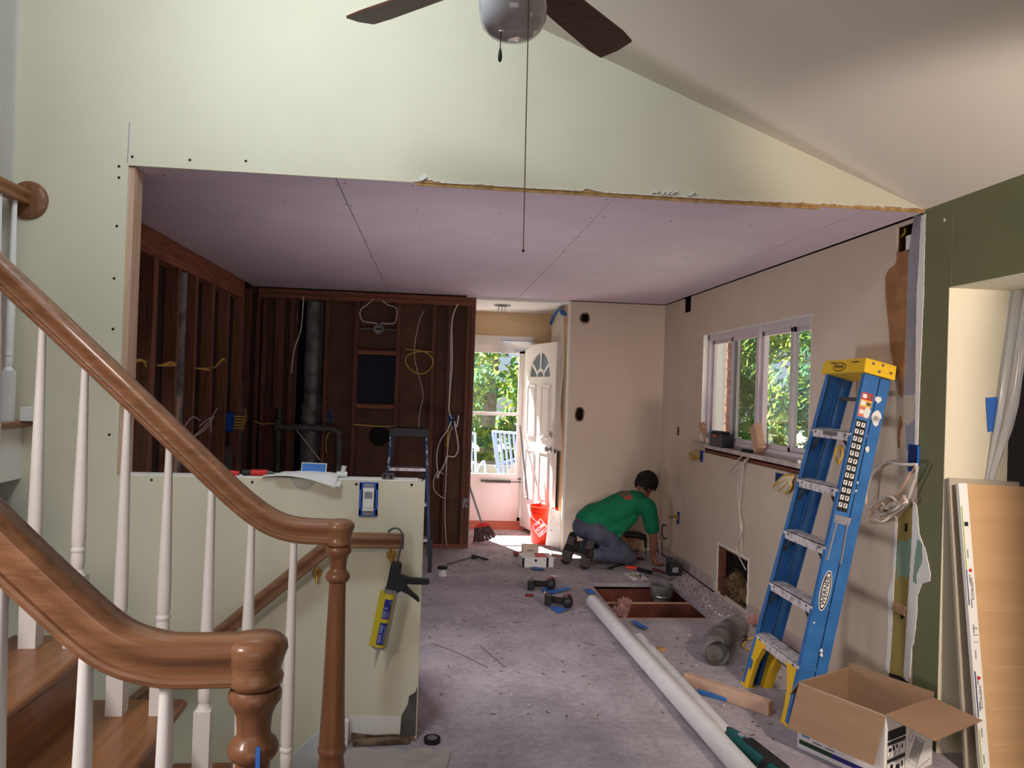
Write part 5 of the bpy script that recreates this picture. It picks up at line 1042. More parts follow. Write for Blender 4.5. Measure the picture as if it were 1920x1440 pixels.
# red print on the back of the shirt: letters lie just over the cloth of the back
pb_ = MB(); bt_ = lambda f, sd, dz=0: L3(f, sd, .545 + (f - .09) * .46 + .128 * math.sqrt(max(.05, 1 - (sd / .172) ** 2)) * .93 + dz)
for f0, s0, s1 in ((.02, -.07, -.03), (.02, .0, .05), (.02, .07, .13), (-.03, .03, .12), (-.01, -.05, -.02), (-.005, .09, .13)):
    for k in range(3):
        a_, c_ = s0 + (s1 - s0) * k / 3, s0 + (s1 - s0) * (k + 1) / 3; pb_.add([bt_(f0, a_, .006), bt_(f0, c_, .006), bt_(f0 + .022, c_, .006), bt_(f0 + .022, a_, .006)], [(0, 1, 2, 3)])
back_print = obj('back_print', pb_, M['pinkprint'], man, world=True, fix=False); back_print['kind'] = 'stuff'; shr = back_print.modifiers.new('wrap', 'SHRINKWRAP'); shr.target = so_; shr.offset = .004; shr.wrap_method = 'NEAREST_SURFACEPOINT'; shr.wrap_mode = 'ABOVE_SURFACE'
# hand tool held by the worker and pale cabinet end in front of him
t = thing('oscillating_saw', 'black cordless saw held by the kneeling worker over the floor slot', 'power tool', L3(.18, -.02, .22))
b = MB(); b.tube([L3(.10, -.06, .245), L3(.21, .0, .24)], .028, 10); obj('grip', b, M['blacktool'], t, world=True, smooth=50)
b = MB(); b.tube([L3(.21, .0, .24), L3(.27, .03, .22)], [.034, .026], 10); b.tube([L3(.27, .03, .22), L3(.275, .032, .13)], .014, 8); obj('head', b, M['blacktool'], t, world=True, smooth=50)
obj('blade', MB().bar(L3(.275, .032, .13), L3(.28, .033, .04), .03, .003), M['steel'], t, world=True)
t = thing('low_shelf_box', 'pale low board box against the back wall behind the worker', 'box', (1.86, 7.42, 0))
obj('front_board', MB().box((1.70, 7.40, .03), (2.06, 7.42, .165)), M['fresh'], t, world=True, bevel=.002); obj('top_board', MB().box((1.70, 7.40, .165), (2.06, 7.47, .185)), M['fresh'], t, world=True); obj('side_board', MB().box((2.06, 7.40, .0), (2.075, 7.47, .185)), M['fresh'], t, world=True)
tag(obj('slot_batten', MB().box((1.65, 7.235, -.011), (2.03, 7.265, -.002)), M['fresh'], bevel=.002), 'pale wooden batten across the floor slot in front of the worker', 'batten')
tag(obj('bent_wire', MB().tube(catmull([(2.20, 7.30, .005), (2.19, 7.31, .13), (2.21, 7.32, .14), (2.225, 7.30, .13), (2.235, 7.28, .005)], 5), .006, 6), M['cable_w'], smooth=60), 'white wire loop standing on the floor right of the hand', 'wire')
tag(obj('black_handle', MB().tube(catmull([(2.258, 7.2, .30), (2.22, 7.19, .30), (2.22, 7.17, .19), (2.258, 7.16, .19)], 4), .008, 8), M['blacktool'], smooth=60), 'black D-shaped pull handle on the wall corner behind the worker', 'handle')
# small tools on the floor by the worker
def ftool(name, label, cat, px, r, m, z=.02, extra=None, n=10):
    t = thing(name, label, cat, onz(*px[0], z)); a = onz(*px[0], z); b_ = onz(*px[-1], z)
    return t, a, b_
t, a, c = ftool('hammer', 'hammer with black grip lying on the floor right of the kneeling worker', 'hammer', [(1196, 1067), (1258, 1083)], .012, None)
obj('grip', MB().tube([a, a.lerp(c, .45)], .017, 10), M['rubber'], t, world=True, smooth=50); obj('shaft', MB().tube([a.lerp(c, .45), c], .010, 8), M['steel'], t, world=True)
d = (c - a).normalized(); sdv = Vector((-d.y, d.x, 0)); obj('head', MB().tube([c - sdv * .05, c - sdv * .02, c + sdv * .03, c + sdv * .055], [.018, .013, .013, .004], 10), M['steel'], t, world=True, smooth=40)
t, a, c = ftool('knife', 'orange handled utility knife on floor right of the jeans', 'knife', [(1174, 1063), (1194, 1065)], .012, None); obj('handle', MB().tube([a, c], .014, 8, flat=.7), M['orange'], t, world=True, smooth=50); obj('blade', MB().bar(c, c + (c - a) * .35, .014, .002), M['steel'], t, world=True)
t, a, c = ftool('pliers', 'reddish brown pliers lying behind the hammer', 'pliers', [(1225, 1067), (1256, 1076)], .01, None, .012)
for s_ in (-.012, .012): obj('handle', MB().tube(catmull([a + Vector((0, s_ * 2, 0)), a.lerp(c, .5) + Vector((0, s_ * 1.6, 0)), a.lerp(c, .75)], 4), .008, 8), mat('dark_red_grip', (110, 40, 34), .6), t, world=True, smooth=50)
obj('jaw', MB().tube([a.lerp(c, .72), c], [.014, .006], 8), M['iron'], t, world=True)
t, a, c = ftool('pry_bar', 'dark flat pry bar beside the knees of the kneeling worker', 'pry bar', [(1138, 1066), (1182, 1054)], .008, None, .01); obj('bar', MB().tube(catmull([a, a.lerp(c, .5), c, c + Vector((.02, .02, .02))], 4), .009, 6, flat=.6), M['ink'], t, world=True)
t, a, c = ftool('screwdriver', 'thin black screwdriver lying near shoe and knees of the worker', 'screwdriver', [(1122, 1066), (1150, 1066)], .008, None, .01); obj('handle', MB().tube([c, c.lerp(a, .4)], .011, 8), M['blacktool'], t, world=True, smooth=50); obj('shank', MB().tube([c.lerp(a, .4), a], .004, 6), M['iron'], t, world=True)
q = [onz(*p_, 0) for p_ in ((1169, 1076), (1196, 1073), (1217, 1087), (1188, 1089))]
t = thing('dust_card', 'white paper square with swept debris on it near the floor opening', 'paper', q[0]); obj('sheet', MB().prism([(p_.x, p_.y) for p_ in q], (0, 0, .0), (1, 0, 0), (0, 1, 0), (0, 0, 1), .001, .003), M['paper'], t, world=True)
b = MB(); cc = (q[0] + q[1] + q[2] + q[3]) / 4
for k in range(40): p_ = cc + Vector((rnd.gauss(0, .035), rnd.gauss(0, .06), .003)); b.box(p_, p_ + Vector((rnd.uniform(.004, .014), rnd.uniform(.004, .014), rnd.uniform(.003, .008))))
o = obj('debris', b, M['grime'], t, world=True); o['kind'] = 'stuff'
# reciprocating saw by the wall
t = thing('cordless_saw', 'dark green cordless saw with battery by the right wall past the worker', 'power tool', (2.10, 6.55, 0))
b = MB(); b.tube(catmull([(2.19, 6.86, .05), (2.18, 6.76, .055), (2.14, 6.62, .06), (2.12, 6.55, .06)], 4), [.028, .03, .034, .036, .038, .04, .04, .038, .036, .036, .036, .036, .036][:13], 12); obj('housing', b, M['teal'], t, world=True, smooth=50)
obj('battery', MB().box((2.055, 6.43, .005), (2.175, 6.53, .105)), M['blacktool'], t, world=True, bevel=.012); obj('rating_label', MB().box((2.085, 6.428, .035), (2.135, 6.4296, .078)), M['plaster'], t, world=True)
obj('head', MB().tube([(2.19, 6.86, .05), (2.20, 6.93, .03)], [.022, .015], 10), M['red'], t, world=True, smooth=50)

# ================================================================== FLOOR OBJECTS FURTHER BACK
bk = thing('bucket', 'bright orange plastic bucket with white logo standing by the open door', 'bucket', (1.175, 7.83, 0), (0, 0, R(-4)))
b = MB(); b.lathe([(.128, 0), (.130, .004), (.146, .30), (.150, .30), (.150, .312), (.146, .314), (.147, .335), (.152, .335), (.152, .347), (.148, .35), (.149, .365), (.154, .365), (.155, .375), (.149, .376), (.143, .30), (.124, .008), (.001, .006)], n=36, caps=False); b.lathe([(.128, 0), (.001, 0)], n=36, caps=False)
obj('shell', b, M['orange'], bk, smooth=40)
obj('handle', MB().tube(catmull([(.154, 0, .33), (.12, -.12, .26), (0, -.168, .20), (-.12, -.12, .26), (-.154, 0, .33)], 8), .003, 6), M['white'], bk, smooth=60)
def curved_text(s, size, a0, z0, tilt, m, name):
    tb = text_mb(s, size, (0, 0, 0), (1, 0, 0), (0, 1, 0), 0, 1, .03); out = MB()
    for v in tb.v:
        x = v.x * math.cos(tilt) - v.y * math.sin(tilt); z = v.x * math.sin(tilt) + v.y * math.cos(tilt); zz = z0 + z; r_ = .1305 + .0155 * zz / .30 + .0012; a = a0 + x / r_
        out.v.append(Vector((math.sin(a) * r_, -math.cos(a) * r_, zz)))
    out.f = tb.f; out.mi = [0] * len(tb.f); return obj(name, out, m, bk, fix=False)
A0 = -.35
sq = MB()
def sqp(x, z): r_ = .1305 + .0155 * z / .30 + .0008; return Vector((math.sin(A0 + x / r_) * r_, -math.cos(A0 + x / r_) * r_, z))
def rotp(x, z, a=R(42)): return (x * math.cos(a) - z * math.sin(a), x * math.sin(a) + z * math.cos(a))
for (x0, x1, z0, z1) in ((-.068, .068, -.068, -.062), (-.068, .068, .062, .068), (-.068, -.062, -.068, .068), (.062, .068, -.068, .068)):
    for k in range(6):
        q = [rotp(*p_) for p_ in (((x0 + (x1 - x0) * k / 6), z0), ((x0 + (x1 - x0) * (k + 1) / 6), z0), ((x0 + (x1 - x0) * (k + 1) / 6), z1), ((x0 + (x1 - x0) * k / 6), z1))] if x1 - x0 > .05 else [rotp(*p_) for p_ in ((x0, z0 + (z1 - z0) * k / 6), (x1, z0 + (z1 - z0) * k / 6), (x1, z0 + (z1 - z0) * (k + 1) / 6), (x0, z0 + (z1 - z0) * (k + 1) / 6))]
        sq.add([sqp(x, .17 + z) for x, z in q], [(0, 1, 2, 3)])
obj('logo_frame', sq, M['paper'], bk, fix=False)
for s_, size, dx, dz in (('THE', .036, -.028, .040), ('HOME', .046, .0, .0), ('DEPOT', .042, .030, -.036)): curved_text(s_, size, A0 + dx / .138, .17 + dz, R(42), M['paper'], 'lettering')
q = [ony(*p_, 7.56) for p_ in ((1031, 953), (1057, 963), (1056, 1036), (1048, 1036), (1023, 1022))]
t = thing('drywall_offcut', 'white speckled drywall offcut propped between bucket and passage wall', 'board', (1.25, 7.56, 0))
b = MB(); b.prism([(p_.x, max(.0, p_.z)) for p_ in q], (0, 7.56, 0), (1, 0, 0), (0, 0, 1), (0, 1, 0), 0, .013); obj('board', b, M['gypwhite'], t, world=True)
obj('torn_edge', MB().box((1.305, 7.553, .0), (1.318, 7.576, .36)), M['tan'], t, world=True); b = MB()
for k in range(12): x, z = rnd.uniform(1.20, 1.30), rnd.uniform(.12, .33); b.lathe([(.004, 0), (.003, .001)], (x, 7.56, z), (0, -1, 0), 6)
o = obj('screw_hole', b, M['ink'], t, world=True); o['kind'] = 'stuff'
# broom
br = thing('broom', 'angle broom leaning by the stud wall end in the passage', 'broom', (.57, 7.74, 0))
obj('handle', MB().tube([(.545, 7.74, .17), (.40, 7.70, .56), (.27, 7.66, .93)], .011, 10), M['plaster'], br, world=True); b = MB(); b.prism([(.455, .155), (.62, .18), (.60, .205), (.555, .212), (.53, .21), (.47, .18)], (0, 7.74, 0), (1, 0, 0), (0, 0, 1), (0, 1, 0), -.02, .02); obj('head', b, M['red'], br, world=True, bevel=.004)
b = MB()
for k in range(150):
    f = rnd.random(); g_ = rnd.uniform(-.016, .016); x0 = .46 + .155 * f; z0 = .155 + .025 * f; x1 = .455 + .225 * f + rnd.uniform(-.008, .008); z1 = .004 + .062 * f * f + rnd.uniform(0, .01)
    b.bar((x0, 7.74 + g_, z0), (x1, 7.74 + g_ * 1.8, z1), .0045, .0045)
o = obj('bristles', b, mat('brown_bristle', (120, 92, 92), .8, col2=(70, 52, 52), nscale=40), br, world=True); o['kind'] = 'stuff'
tag(obj('dust_mop_pole', MB().tube([(1.03, 8.05, .40), (.955, 8.33, 1.16)], .012, 10), M['plaster'], smooth=50), 'pale pole leaning diagonally in front of the open entry door', 'pole')
# boxes
def carton(name, label, cx, cy, rz, dx, dy, dz, m, lid=None):
    t = thing(name, label, 'box', (cx, cy, 0), (0, 0, rz)); b = MB(); b.box((-dx / 2, -dy / 2, 0), (dx / 2, dy / 2, dz)); obj('carton', b, m, t, bevel=.002); return t
t = carton('cardboard_box', 'flat white carton with black corners and red top print near the shoes', .96, 6.82, R(4), .28, .20, .085, M['paper'])
for x in (-.141, .075): obj('black_corner', MB().box((x, -.1012, .0), (x + .02, -.1004, .0845)), M['ink'], t)
obj('red_print', MB().prism([(-.02, -.085), (.10, -.085), (.08, .085), (0, .085)], (0, 0, .0852), (1, 0, 0), (0, 1, 0), (0, 0, 1), 0, .0006), M['label_r'], t); obj('hole_mark', MB().lathe([(.012, 0), (.01, .001)], (-.02, -.1002, .06), (0, -1, 0), 10), M['ink'], t)
obj('flap', MB().bar((.14, .0, .083), (.24, -.02, .075), .16, .003), M['card'], t)
t = carton('cardboard_box', 'small plain pale carton just behind the flat white carton', .945, 7.12, R(-3), .15, .13, .115, mat('pale_card', (226, 204, 186), .8)); obj('stamp', MB().box((-.03, -.0656, .07), (.03, -.0650, .085)), M['plaster'], t)
tag(obj('red_rag', MB().grid(lambda u, v: Vector((.80 + .11 * u, 7.16 + .05 * v, .004 + .035 * abs(math.sin(u * 6 + v * 4)))), 10, 6), mat('red_rag', (190, 96, 90), .9), smooth=80, solid=.004), 'small crumpled red rag left of the plain carton', 'rag')
# tools left near the half wall
t = thing('hammer', 'long thin tool with black grip lying near stud wall end', 'hammer', onz(850, 1055)); a, c = onz(838, 1058, .015), onz(884, 1045, .015); obj('shaft', MB().tube([a, c], .006, 8), M['iron'], t, world=True); obj('grip', MB().tube([c, onz(893, 1046, .015)], .013, 8), M['blacktool'], t, world=True)
tag(obj('flat_bar', MB().bar(onz(886, 1041, .012), onz(914, 1049, .012), .028, .012), M['ink'], bevel=.003), 'short flat black bar lying right of the thin tool', 'bar')
t = thing('tin_can', 'small open tin can with black rim beside the small stepladder foot', 'can', onz(829, 1079)); obj('can', MB().lathe([(.038, 0), (.040, .06), (.036, .058), (.034, .006), (.001, .006)], n=20), M['alu'], t, smooth=40); obj('black_rim', MB().lathe([(.042, .055), (.043, .072), (.037, .073)], n=20), M['ink'], t)
# cordless drills
def drill(label, pa, pb, hd, face):
    """body lies from pa (chuck) to pb (rear); the grip runs along hd to the battery"""
    t = thing('cordless_drill', label, 'drill', ((pa.x + pb.x) / 2, (pa.y + pb.y) / 2, 0)); d = (pb - pa).normalized(); L_ = (pb - pa).length
    b = MB(); b.tube([pa, pa + d * .03, pa + d * .055], [.014, .022, .024], 12); obj('chuck', b, M['iron'], t, world=True, smooth=40)
    b = MB(); b.tube([pa + d * .05, pa + d * .075, pa + d * .14, pb - d * .01, pb], [.030, .036, .038, .036, .026], 14); obj('housing', b, M['blacktool'], t, world=True, smooth=50)
    obj('red_band', MB().tube([pa + d * .066, pa + d * .078], .0375, 14), M['red'], t, world=True, smooth=40)
    h0 = pb - d * .045; b = MB(); b.tube([h0, h0 + hd * .06, h0 + hd * .13], [.026, .022, .024], 12); obj('grip', b, M['rubber'], t, world=True, smooth=50)
    T = Matrix.Translation(h0 + hd * .15) @ Matrix((d, d.cross(hd).normalized() * -1, hd)).transposed().to_4x4(); b = MB(); b.box((-.045, -.035, -.025), (.06, .035, .03), T); obj('battery', b, M['blacktool'], t, world=True, bevel=.006)
    b = MB(); b.box((-.045, -.036, .022), (-.01, .036, .034), T); obj('battery_contact', b, M['steel'], t, world=True); obj('bit', MB().tube([pa, pa - d * .05], .004, 6), M['steel'], t, world=True)
    return t
drill('cordless drill lying farther back with battery end toward the half wall', Vector((.985, 6.10, .05)), Vector((.985, 5.90, .05)) + Vector((-.03, 0, 0)), Vector((-1, .10, .0)).normalized(), 0)
drill('cordless drill lying nearer the camera among blue tape scraps', Vector((1.03, 5.60, .05)), Vector((1.0, 5.40, .05)), Vector((-.85, .52, .0)).normalized(), 0)
tag(obj('driver_handle', MB().tube([onz(985, 1116, .012), onz(1000, 1116, .012)], .011, 8), mat('dark_red_handle', (120, 30, 34), .5), smooth=50), 'small dark red screwdriver handle under the nearer drill', 'screwdriver')
# blue tape scraps
ts = 0
for lab, px in (('flat blue tape scrap near flat white carton', [(992, 1068), (1005, 1065), (1021, 1068), (1021, 1071), (1004, 1071)]), ('long blue tape strip crossing behind the nearer drill', [(1022, 1112), (1066, 1105), (1068, 1109), (1030, 1118)]), ('short blue tape scrap between the two drills', [(1013, 1108), (1030, 1103), (1033, 1107), (1018, 1113)]), ('torn blue tape scrap in front of the nearer drill', [(1030, 1140), (1044, 1138), (1058, 1146), (1066, 1142), (1064, 1148), (1046, 1152)]), ('blue tape scrap left of the big floor opening', [(1094, 1107), (1106, 1107), (1118, 1117), (1104, 1115)]), ('curled blue tape strip just in front of the big floor opening', [(1183, 1170), (1192, 1169), (1214, 1180), (1215, 1185), (1200, 1182)])):
    pl = [onz(a, b, 0) for a, b in px]; b = MB(); k = len(pl); zz = [rnd.uniform(.004, .022) for _ in pl]
    b.add([(p_.x, p_.y, z) for p_, z in zip(pl, zz)] + [(p_.x, p_.y, z + .0015) for p_, z in zip(pl, zz)], [list(range(k))[::-1], list(range(k, 2 * k))] + [(i, (i + 1) % k, (i + 1) % k + k, i + k) for i in range(k)])
    tag(obj('tape_scrap', b, M['tape']), lab, 'tape')
tag(obj('metal_shard', MB().prism([(p_.x, p_.y) for p_ in (onz(1031, 1079), onz(1042, 1080), onz(1053, 1083), onz(1036, 1082))], (0, 0, .0), (1, 0, 0), (0, 1, 0), (0, 0, 1), .001, .006), M['steel']), 'small shiny metal shard between the drills and the shoes', 'scrap')
# duct stub in floor hole and insulation
dk = thing('duct_stub', 'round grey duct collar rising out of the big floor opening', 'duct', (1.835, 5.92, -.30))
b = MB(); b.lathe([(.062, 0), (.062, .24), (.085, .30), (.088, .36), (.084, .36), (.080, .30), (.058, .24), (.058, .02), (.001, .02)], n=28); obj('collar', b, M['duct'], dk, smooth=40); obj('shiny_band', MB().lathe([(.078, .262), (.0815, .272), (.078, .282)], n=28, caps=False), M['steel'], dk, smooth=40)
b = MB()
for k in range(8): tuft(b, (1.365 + rnd.uniform(0, .10), 5.44 + rnd.uniform(-.09, .12), -.05 + rnd.uniform(-.10, .07)), (.05, .05, .045), 260, rnd, .022, .002)
o = tag(obj('insulation_tuft', b, M['insul']), 'tuft of pink fibre insulation at the left of the floor opening', 'insulation', kind='stuff')
# ================================================================== NEAR FLOOR OBJECTS
def tubeobj(name, label, a, b_, r, wall, m):
    a, b_ = Vector(a), Vector(b_); d = (b_ - a); L_ = d.length; t = thing(name, label, 'pipe', (a.x, a.y, 0)); mb = MB()
    mb.lathe([(r, 0), (r, L_), (r - wall, L_), (r - wall, 0), (r, 0)], a, d, 28, caps=False); obj('tube', mb, m, t, world=True, smooth=40); return t
p1 = thing('plastic_pipe', 'thick white plastic pipe lying across the floor toward the camera', 'pipe', (1.2, 5.4, 0))
a, c = Vector((1.192, 5.47, .048)), Vector((1.31, 2.6, .048)); mb = MB(); mb.lathe([(.046, 0), (.046, (c - a).length), (.042, (c - a).length), (.042, .0), (.046, 0)], a, c - a, 32, caps=False); obj('tube', mb, M['pvc'], p1, world=True, smooth=40); obj('end_cap', MB().lathe([(.046, 0), (.04, -.006), (.001, -.008)], a, c - a, 28, caps=False), M['pvc'], p1, world=True, smooth=50)
p2 = tubeobj('plastic_pipe', 'thinner white plastic pipe with open end beside the thick one', (1.325, 4.70, .034), (1.362, 3.33, .034), .033, .004, M['pvc'])
obj('blue_stamp', MB().box((1.33, 4.45, .0668), (1.336, 4.55, .0676)), M['plaster'], p2, world=True)
el = thing('duct_elbow', 'dirty galvanised duct elbow lying on the floor left of the ladder feet', 'duct', (1.72, 4.5, 0))
path = catmull([(2.0, 4.80, .075), (1.88, 4.68, .075), (1.78, 4.56, .075), (1.72, 4.47, .075), (1.685, 4.40, .075), (1.675, 4.30, .072)], 4); mb = MB(); k = len(path)
mb.tube(path, .072, 24, caps=False); mb.tube(path, .069, 24, caps=False); obj('shell', mb, M['duct'], el, world=True, smooth=50, fix=False)
for i in (2, 9, 13, 17): d = (path[min(i + 1, k - 1)] - path[i - 1]).normalized(); obj('seam_ring', MB().tube([path[i] - d * .004, path[i] + d * .004], .0745, 24), M['duct'], el, world=True, smooth=40)
def lumber():
    t = thing('lumber_offcut', 'pale pine stud offcut with blue painted end lying before the ladder', 'lumber', (1.5, 3.9, 0)); a, c = Vector((1.39, 4.01, .036)), Vector((1.69, 3.625, .036)); d = (c - a).normalized(); s_ = Vector((-d.y, d.x, 0))
    b = MB(); b.bar(a, c, .045, .07, (0, 0, 1)); obj('board', b, mat('pale_pine_plain', (196, 164, 144), .75, col2=(176, 142, 122), nscale=7), t, world=True, bevel=.003)
    tag(obj('blue_strip', MB().bar(onz(1308, 1296, .012), onz(1366, 1312, .012), .02, .022), M['lblue'], bevel=.004), 'short blue bar lying along the pine stud offcut', 'bar')
lumber()
tag(obj('wood_chip', MB().prism([(0, 0), (.05, .0), (.055, .03), (.03, .035), (.002, .03)], onz(1233, 1222), (1, 0, 0), (0, 1, 0), (0, 0, 1), 0, .022), M['tan'], bevel=.003), 'small tan wood block right of the thin white pipe', 'wood block')
# small debris by the right wall
knot('cable_coil', 'yellow and black cable ends coiled on the floor by the ladder', (2.05, 4.5, 0), [[onz(1395, 1200, .01), onz(1420, 1195, .02), onz(1436, 1205, .015), onz(1415, 1220, .01), onz(1392, 1212, .01), onz(1398, 1203, .02)]], M['cable_y'], r=.006)
knot('cable_coil', 'black plug end on the floor behind the duct elbow', (2.1, 4.8, 0), [[onz(1365, 1192, .02), onz(1380, 1186, .02), onz(1394, 1184, .025)], [onz(1394, 1184, .025), onz(1400, 1196, .01), onz(1396, 1204, .01)]], M['cable_b'], r=.010)
b = MB()
for k in range(3): tuft(b, onz(1412, 1172) + Vector((rnd.uniform(-.03, .03), rnd.uniform(-.04, .04), .045)), (.04, .045, .03), 200, rnd, .02, .002)
tag(obj('insulation_tuft', b, M['insul']), 'small pink insulation tuft on floor behind the ladder rail', 'insulation', kind='stuff')
b = MB(); r2 = random.Random(12)
def litter(n, x0, x1, y0, y1, s0, s1, zs=.006):
    for _ in range(n):
        x, y = r2.uniform(x0, x1), r2.uniform(y0, y1)
        if (1.30 < x < 2.01 and 5.19 < y < 6.21) or (1.6 < x < 2.06 and 7.03 < y < 7.38): continue
        a_ = r2.uniform(0, 6.28); L_ = r2.uniform(s0, s1); b.bar((x, y, zs / 2), (x + math.cos(a_) * L_, y + math.sin(a_) * L_, zs / 2), r2.uniform(.003, .008), zs)
litter(110, -.1, 1.3, 3.6, 7.0, .004, .028, .003); litter(120, 2.02, 2.25, 4.2, 7.0, .006, .03, .004); litter(90, 1.3, 2.2, 3.3, 5.1, .004, .03, .003); litter(70, .4, 1.2, 6.8, 8.4, .006, .04, .004)
o = tag(obj('floor_debris', b, mat('brown_splinter', (104, 86, 78), .9)), 'dark splinters and grit scattered over the dusty subfloor', 'debris', kind='stuff')
b = MB(); litter(26, 2.05, 2.26, 5.0, 5.8, .005, .018, .005); litter(24, -.1, 2.2, 3.3, 6.8, .004, .012, .003); litter(20, 1.2, 2.1, 3.2, 4.9, .005, .018, .003)
tag(obj('plaster_crumbs', b, M['gypwhite']), 'white plaster crumbs scattered over the subfloor', 'debris', kind='stuff')
b = MB()
for pts in ([(1085, 1149), (1100, 1147)], [(1096, 1205), (1115, 1209)], [(900, 1210), (945, 1250)], [(812, 1207), (860, 1225), (915, 1252)], [(1310, 1330), (1325, 1340), (1345, 1352)], [(960, 1167), (978, 1166)]): b.tube(catmull([onz(a, c_, .003) for a, c_ in pts], 4), .0022, 5)
tag(obj('wire_scraps', b, mat('brown_splinter', (104, 86, 78), .9)), 'thin bent wire scraps strewn on the bare floor', 'debris', kind='stuff')
tr_ = thing('tape_roll', 'roll of black electrical tape lying by the end of the half wall', 'tape roll', onz(810, 1391)); obj('roll', MB().lathe([(.021, 0), (.036, 0), (.036, .019), (.021, .019), (.021, 0)], n=28, caps=False), M['rubber'], tr_, smooth=40); obj('core', MB().lathe([(.0212, .001), (.0212, .0195), (.017, .0195), (.017, .001)], n=24, caps=False), M['plaster'], tr_)
def fs(u, v):
    a = onz(648, 1408).lerp(onz(846, 1411), u); c = onz(560, 1475).lerp(onz(828, 1475), u); p_ = a.lerp(c, v); return Vector((p_.x, p_.y, .003 + .008 * abs(math.sin(u * 11 + v * 5)) + .006 * abs(math.sin(v * 13 - u * 6))))
tag(obj('plastic_sheet', MB().grid(fs, 30, 14), M['sheet_dusty'], smooth=80), 'dusty translucent plastic sheet on the floor before the half wall', 'plastic sheet')
tag(obj('broken_baseboard', MB().box((-.335, 3.36, 0), (-.31, 3.40, .105)), M['white'], bevel=.003), 'white painted baseboard end stub at the foot of the half wall', 'baseboard stub')
b = MB(); b.bar((-.29, 3.375, .012), (-.05, 3.385, .016), .035, .02); tag(obj('splintered_batten', b, M['grime'], bevel=.003), 'splintered dirty batten along the bottom of the half wall', 'batten')
# multi tool near the camera
mt = thing('multi_tool', 'teal and black cordless tool lying at the bottom centre right', 'power tool', (1.40, 3.15, 0)); a, c = Vector((1.37, 3.34, .04)), Vector((1.44, 2.86, .045))
d = (c - a).normalized(); b = MB(); b.tube([a, a + d * .05, a + d * .11, a + d * .2, a + d * .30, c], [.032, .038, .034, .034, .036, .040], 16); obj('housing', b, M['teal'], mt, world=True, smooth=50)
sv = Vector((-d.y, d.x, 0)); b = MB(); b.bar(a + d * .12 + Vector((0, 0, .025)) + sv * .012, a + d * .40 + Vector((0, 0, .028)) + sv * .012, .05, .03); obj('rubber_grip', b, M['rubber'], mt, world=True, bevel=.008); b = MB(); b.tube([a + d * .30, a + d * .34], .043, 16); obj('collar', b, M['rubber'], mt, world=True); b = MB(); b.tube([a - d * .02, a + d * .012], [.028, .034], 14); obj('end_ring', b, M['rubber'], mt, world=True); obj('switch', MB().bar(a + d * .075 + Vector((0, 0, .036)), a + d * .10 + Vector((0, 0, .036)), .016, .008), M['plaster'], mt, world=True)
obj('stand', MB().box((a.x - .03, a.y - .05, 0), (a.x + .03, a.y + .0, .012)), M['rubber'], mt, world=True)

# cardboard box
O_ = Vector((1.925, 3.215, 0)); cbx = thing('cardboard_box', 'large open brown and white cardboard box with flaps folded out at lower right', 'box', O_, (0, 0, math.atan2(.47, .88)))
bx_, by_, bz_ = .185, .20, .285; th_ = .005        # local x: L->B, local y: F->L
for nm, a, c in (('side_panel', (-bx_, -by_, 0), (-bx_ + th_, by_, bz_)), ('side_panel', (bx_ - th_, -by_, 0), (bx_, by_, bz_)), ('side_panel', (-bx_, by_ - th_, 0), (bx_, by_, bz_)), ('side_panel', (-bx_, -by_, 0), (bx_, -by_ + th_, bz_)), ('bottom_panel', (-bx_, -by_, 0), (bx_, by_, th_))):
    obj(nm, MB().box(a, c), M['card'], cbx)
white_x = obj('printed_face', MB().box((-bx_ - .0012, -by_, .0), (-bx_ - .0002, by_, bz_ - .002)), mat('greyish_white_print', (222, 216, 220), .6), cbx); white_y = obj('printed_face', MB().box((-bx_, -by_ - .0012, 0), (bx_, -by_ - .0002, bz_ - .002)), M['paper'], cbx)
def flap(hinge_a, hinge_b, dirv, ln): h0, h1, dv = Vector(hinge_a), Vector(hinge_b), Vector(dirv).normalized() * ln; n = (h1 - h0).cross(dv).normalized() * .004; return MB().add([h0, h1, h1 + dv, h0 + dv, h0 + n, h1 + n, h1 + dv + n, h0 + dv + n], [(0, 1, 2, 3), (7, 6, 5, 4), (0, 4, 5, 1), (1, 5, 6, 2), (2, 6, 7, 3), (3, 7, 4, 0)])
obj('flap', flap((-bx_, by_, bz_), (-bx_, -by_, bz_), (-.30, 0, -.75), .20), M['card'], cbx)
obj('flap', flap((-bx_, -by_, bz_), (bx_, -by_, bz_), (.0, -1, -.12), .20), M['card'], cbx)
obj('flap', flap((bx_, -by_, bz_), (bx_, by_, bz_), (.05, 0, 1), .022), M['card'], cbx)
obj('flap', flap((-bx_, by_, bz_), (bx_, by_, bz_), (0, 1, -1.6), .085), M['card'], cbx)
def facex(name, y0, y1, z0, z1, m, p=white_x, out=.0018): return obj(name, MB().box((-bx_ - out, y0, z0), (-bx_ - .0011, y1, z1)), m, p)
facex('blue_square', .14, .178, .055, .105, M['skyink']); facex('green_band', .03, .19, .018, .038, M['greenink']); facex('blue_band', -.12, .03, .018, .038, M['label_b']); facex('icon', .09, .11, .075, .088, M['ink']); facex('icon', .03, .05, .062, .088, M['ink'])
for y in (.10, .04): obj('tiny_print', MB().box((-bx_ - .0018, y - .022, .048), (-bx_ - .0011, y + .022, .052)), M['ink'], white_x)
def facey(name, x0, x1, z0, z1, m, out=.0018): return obj(name, MB().box((x0, -by_ - out, z0), (x1, -by_ - .0011, z1)), m, white_y)
facey('black_panel', -.165, -.03, .175, .215, M['ink']); facey('black_bar', -.165, -.03, .155, .17, M['ink']); facey('black_bar', -.165, -.03, .085, .10, M['ink'])
fmq = MB()
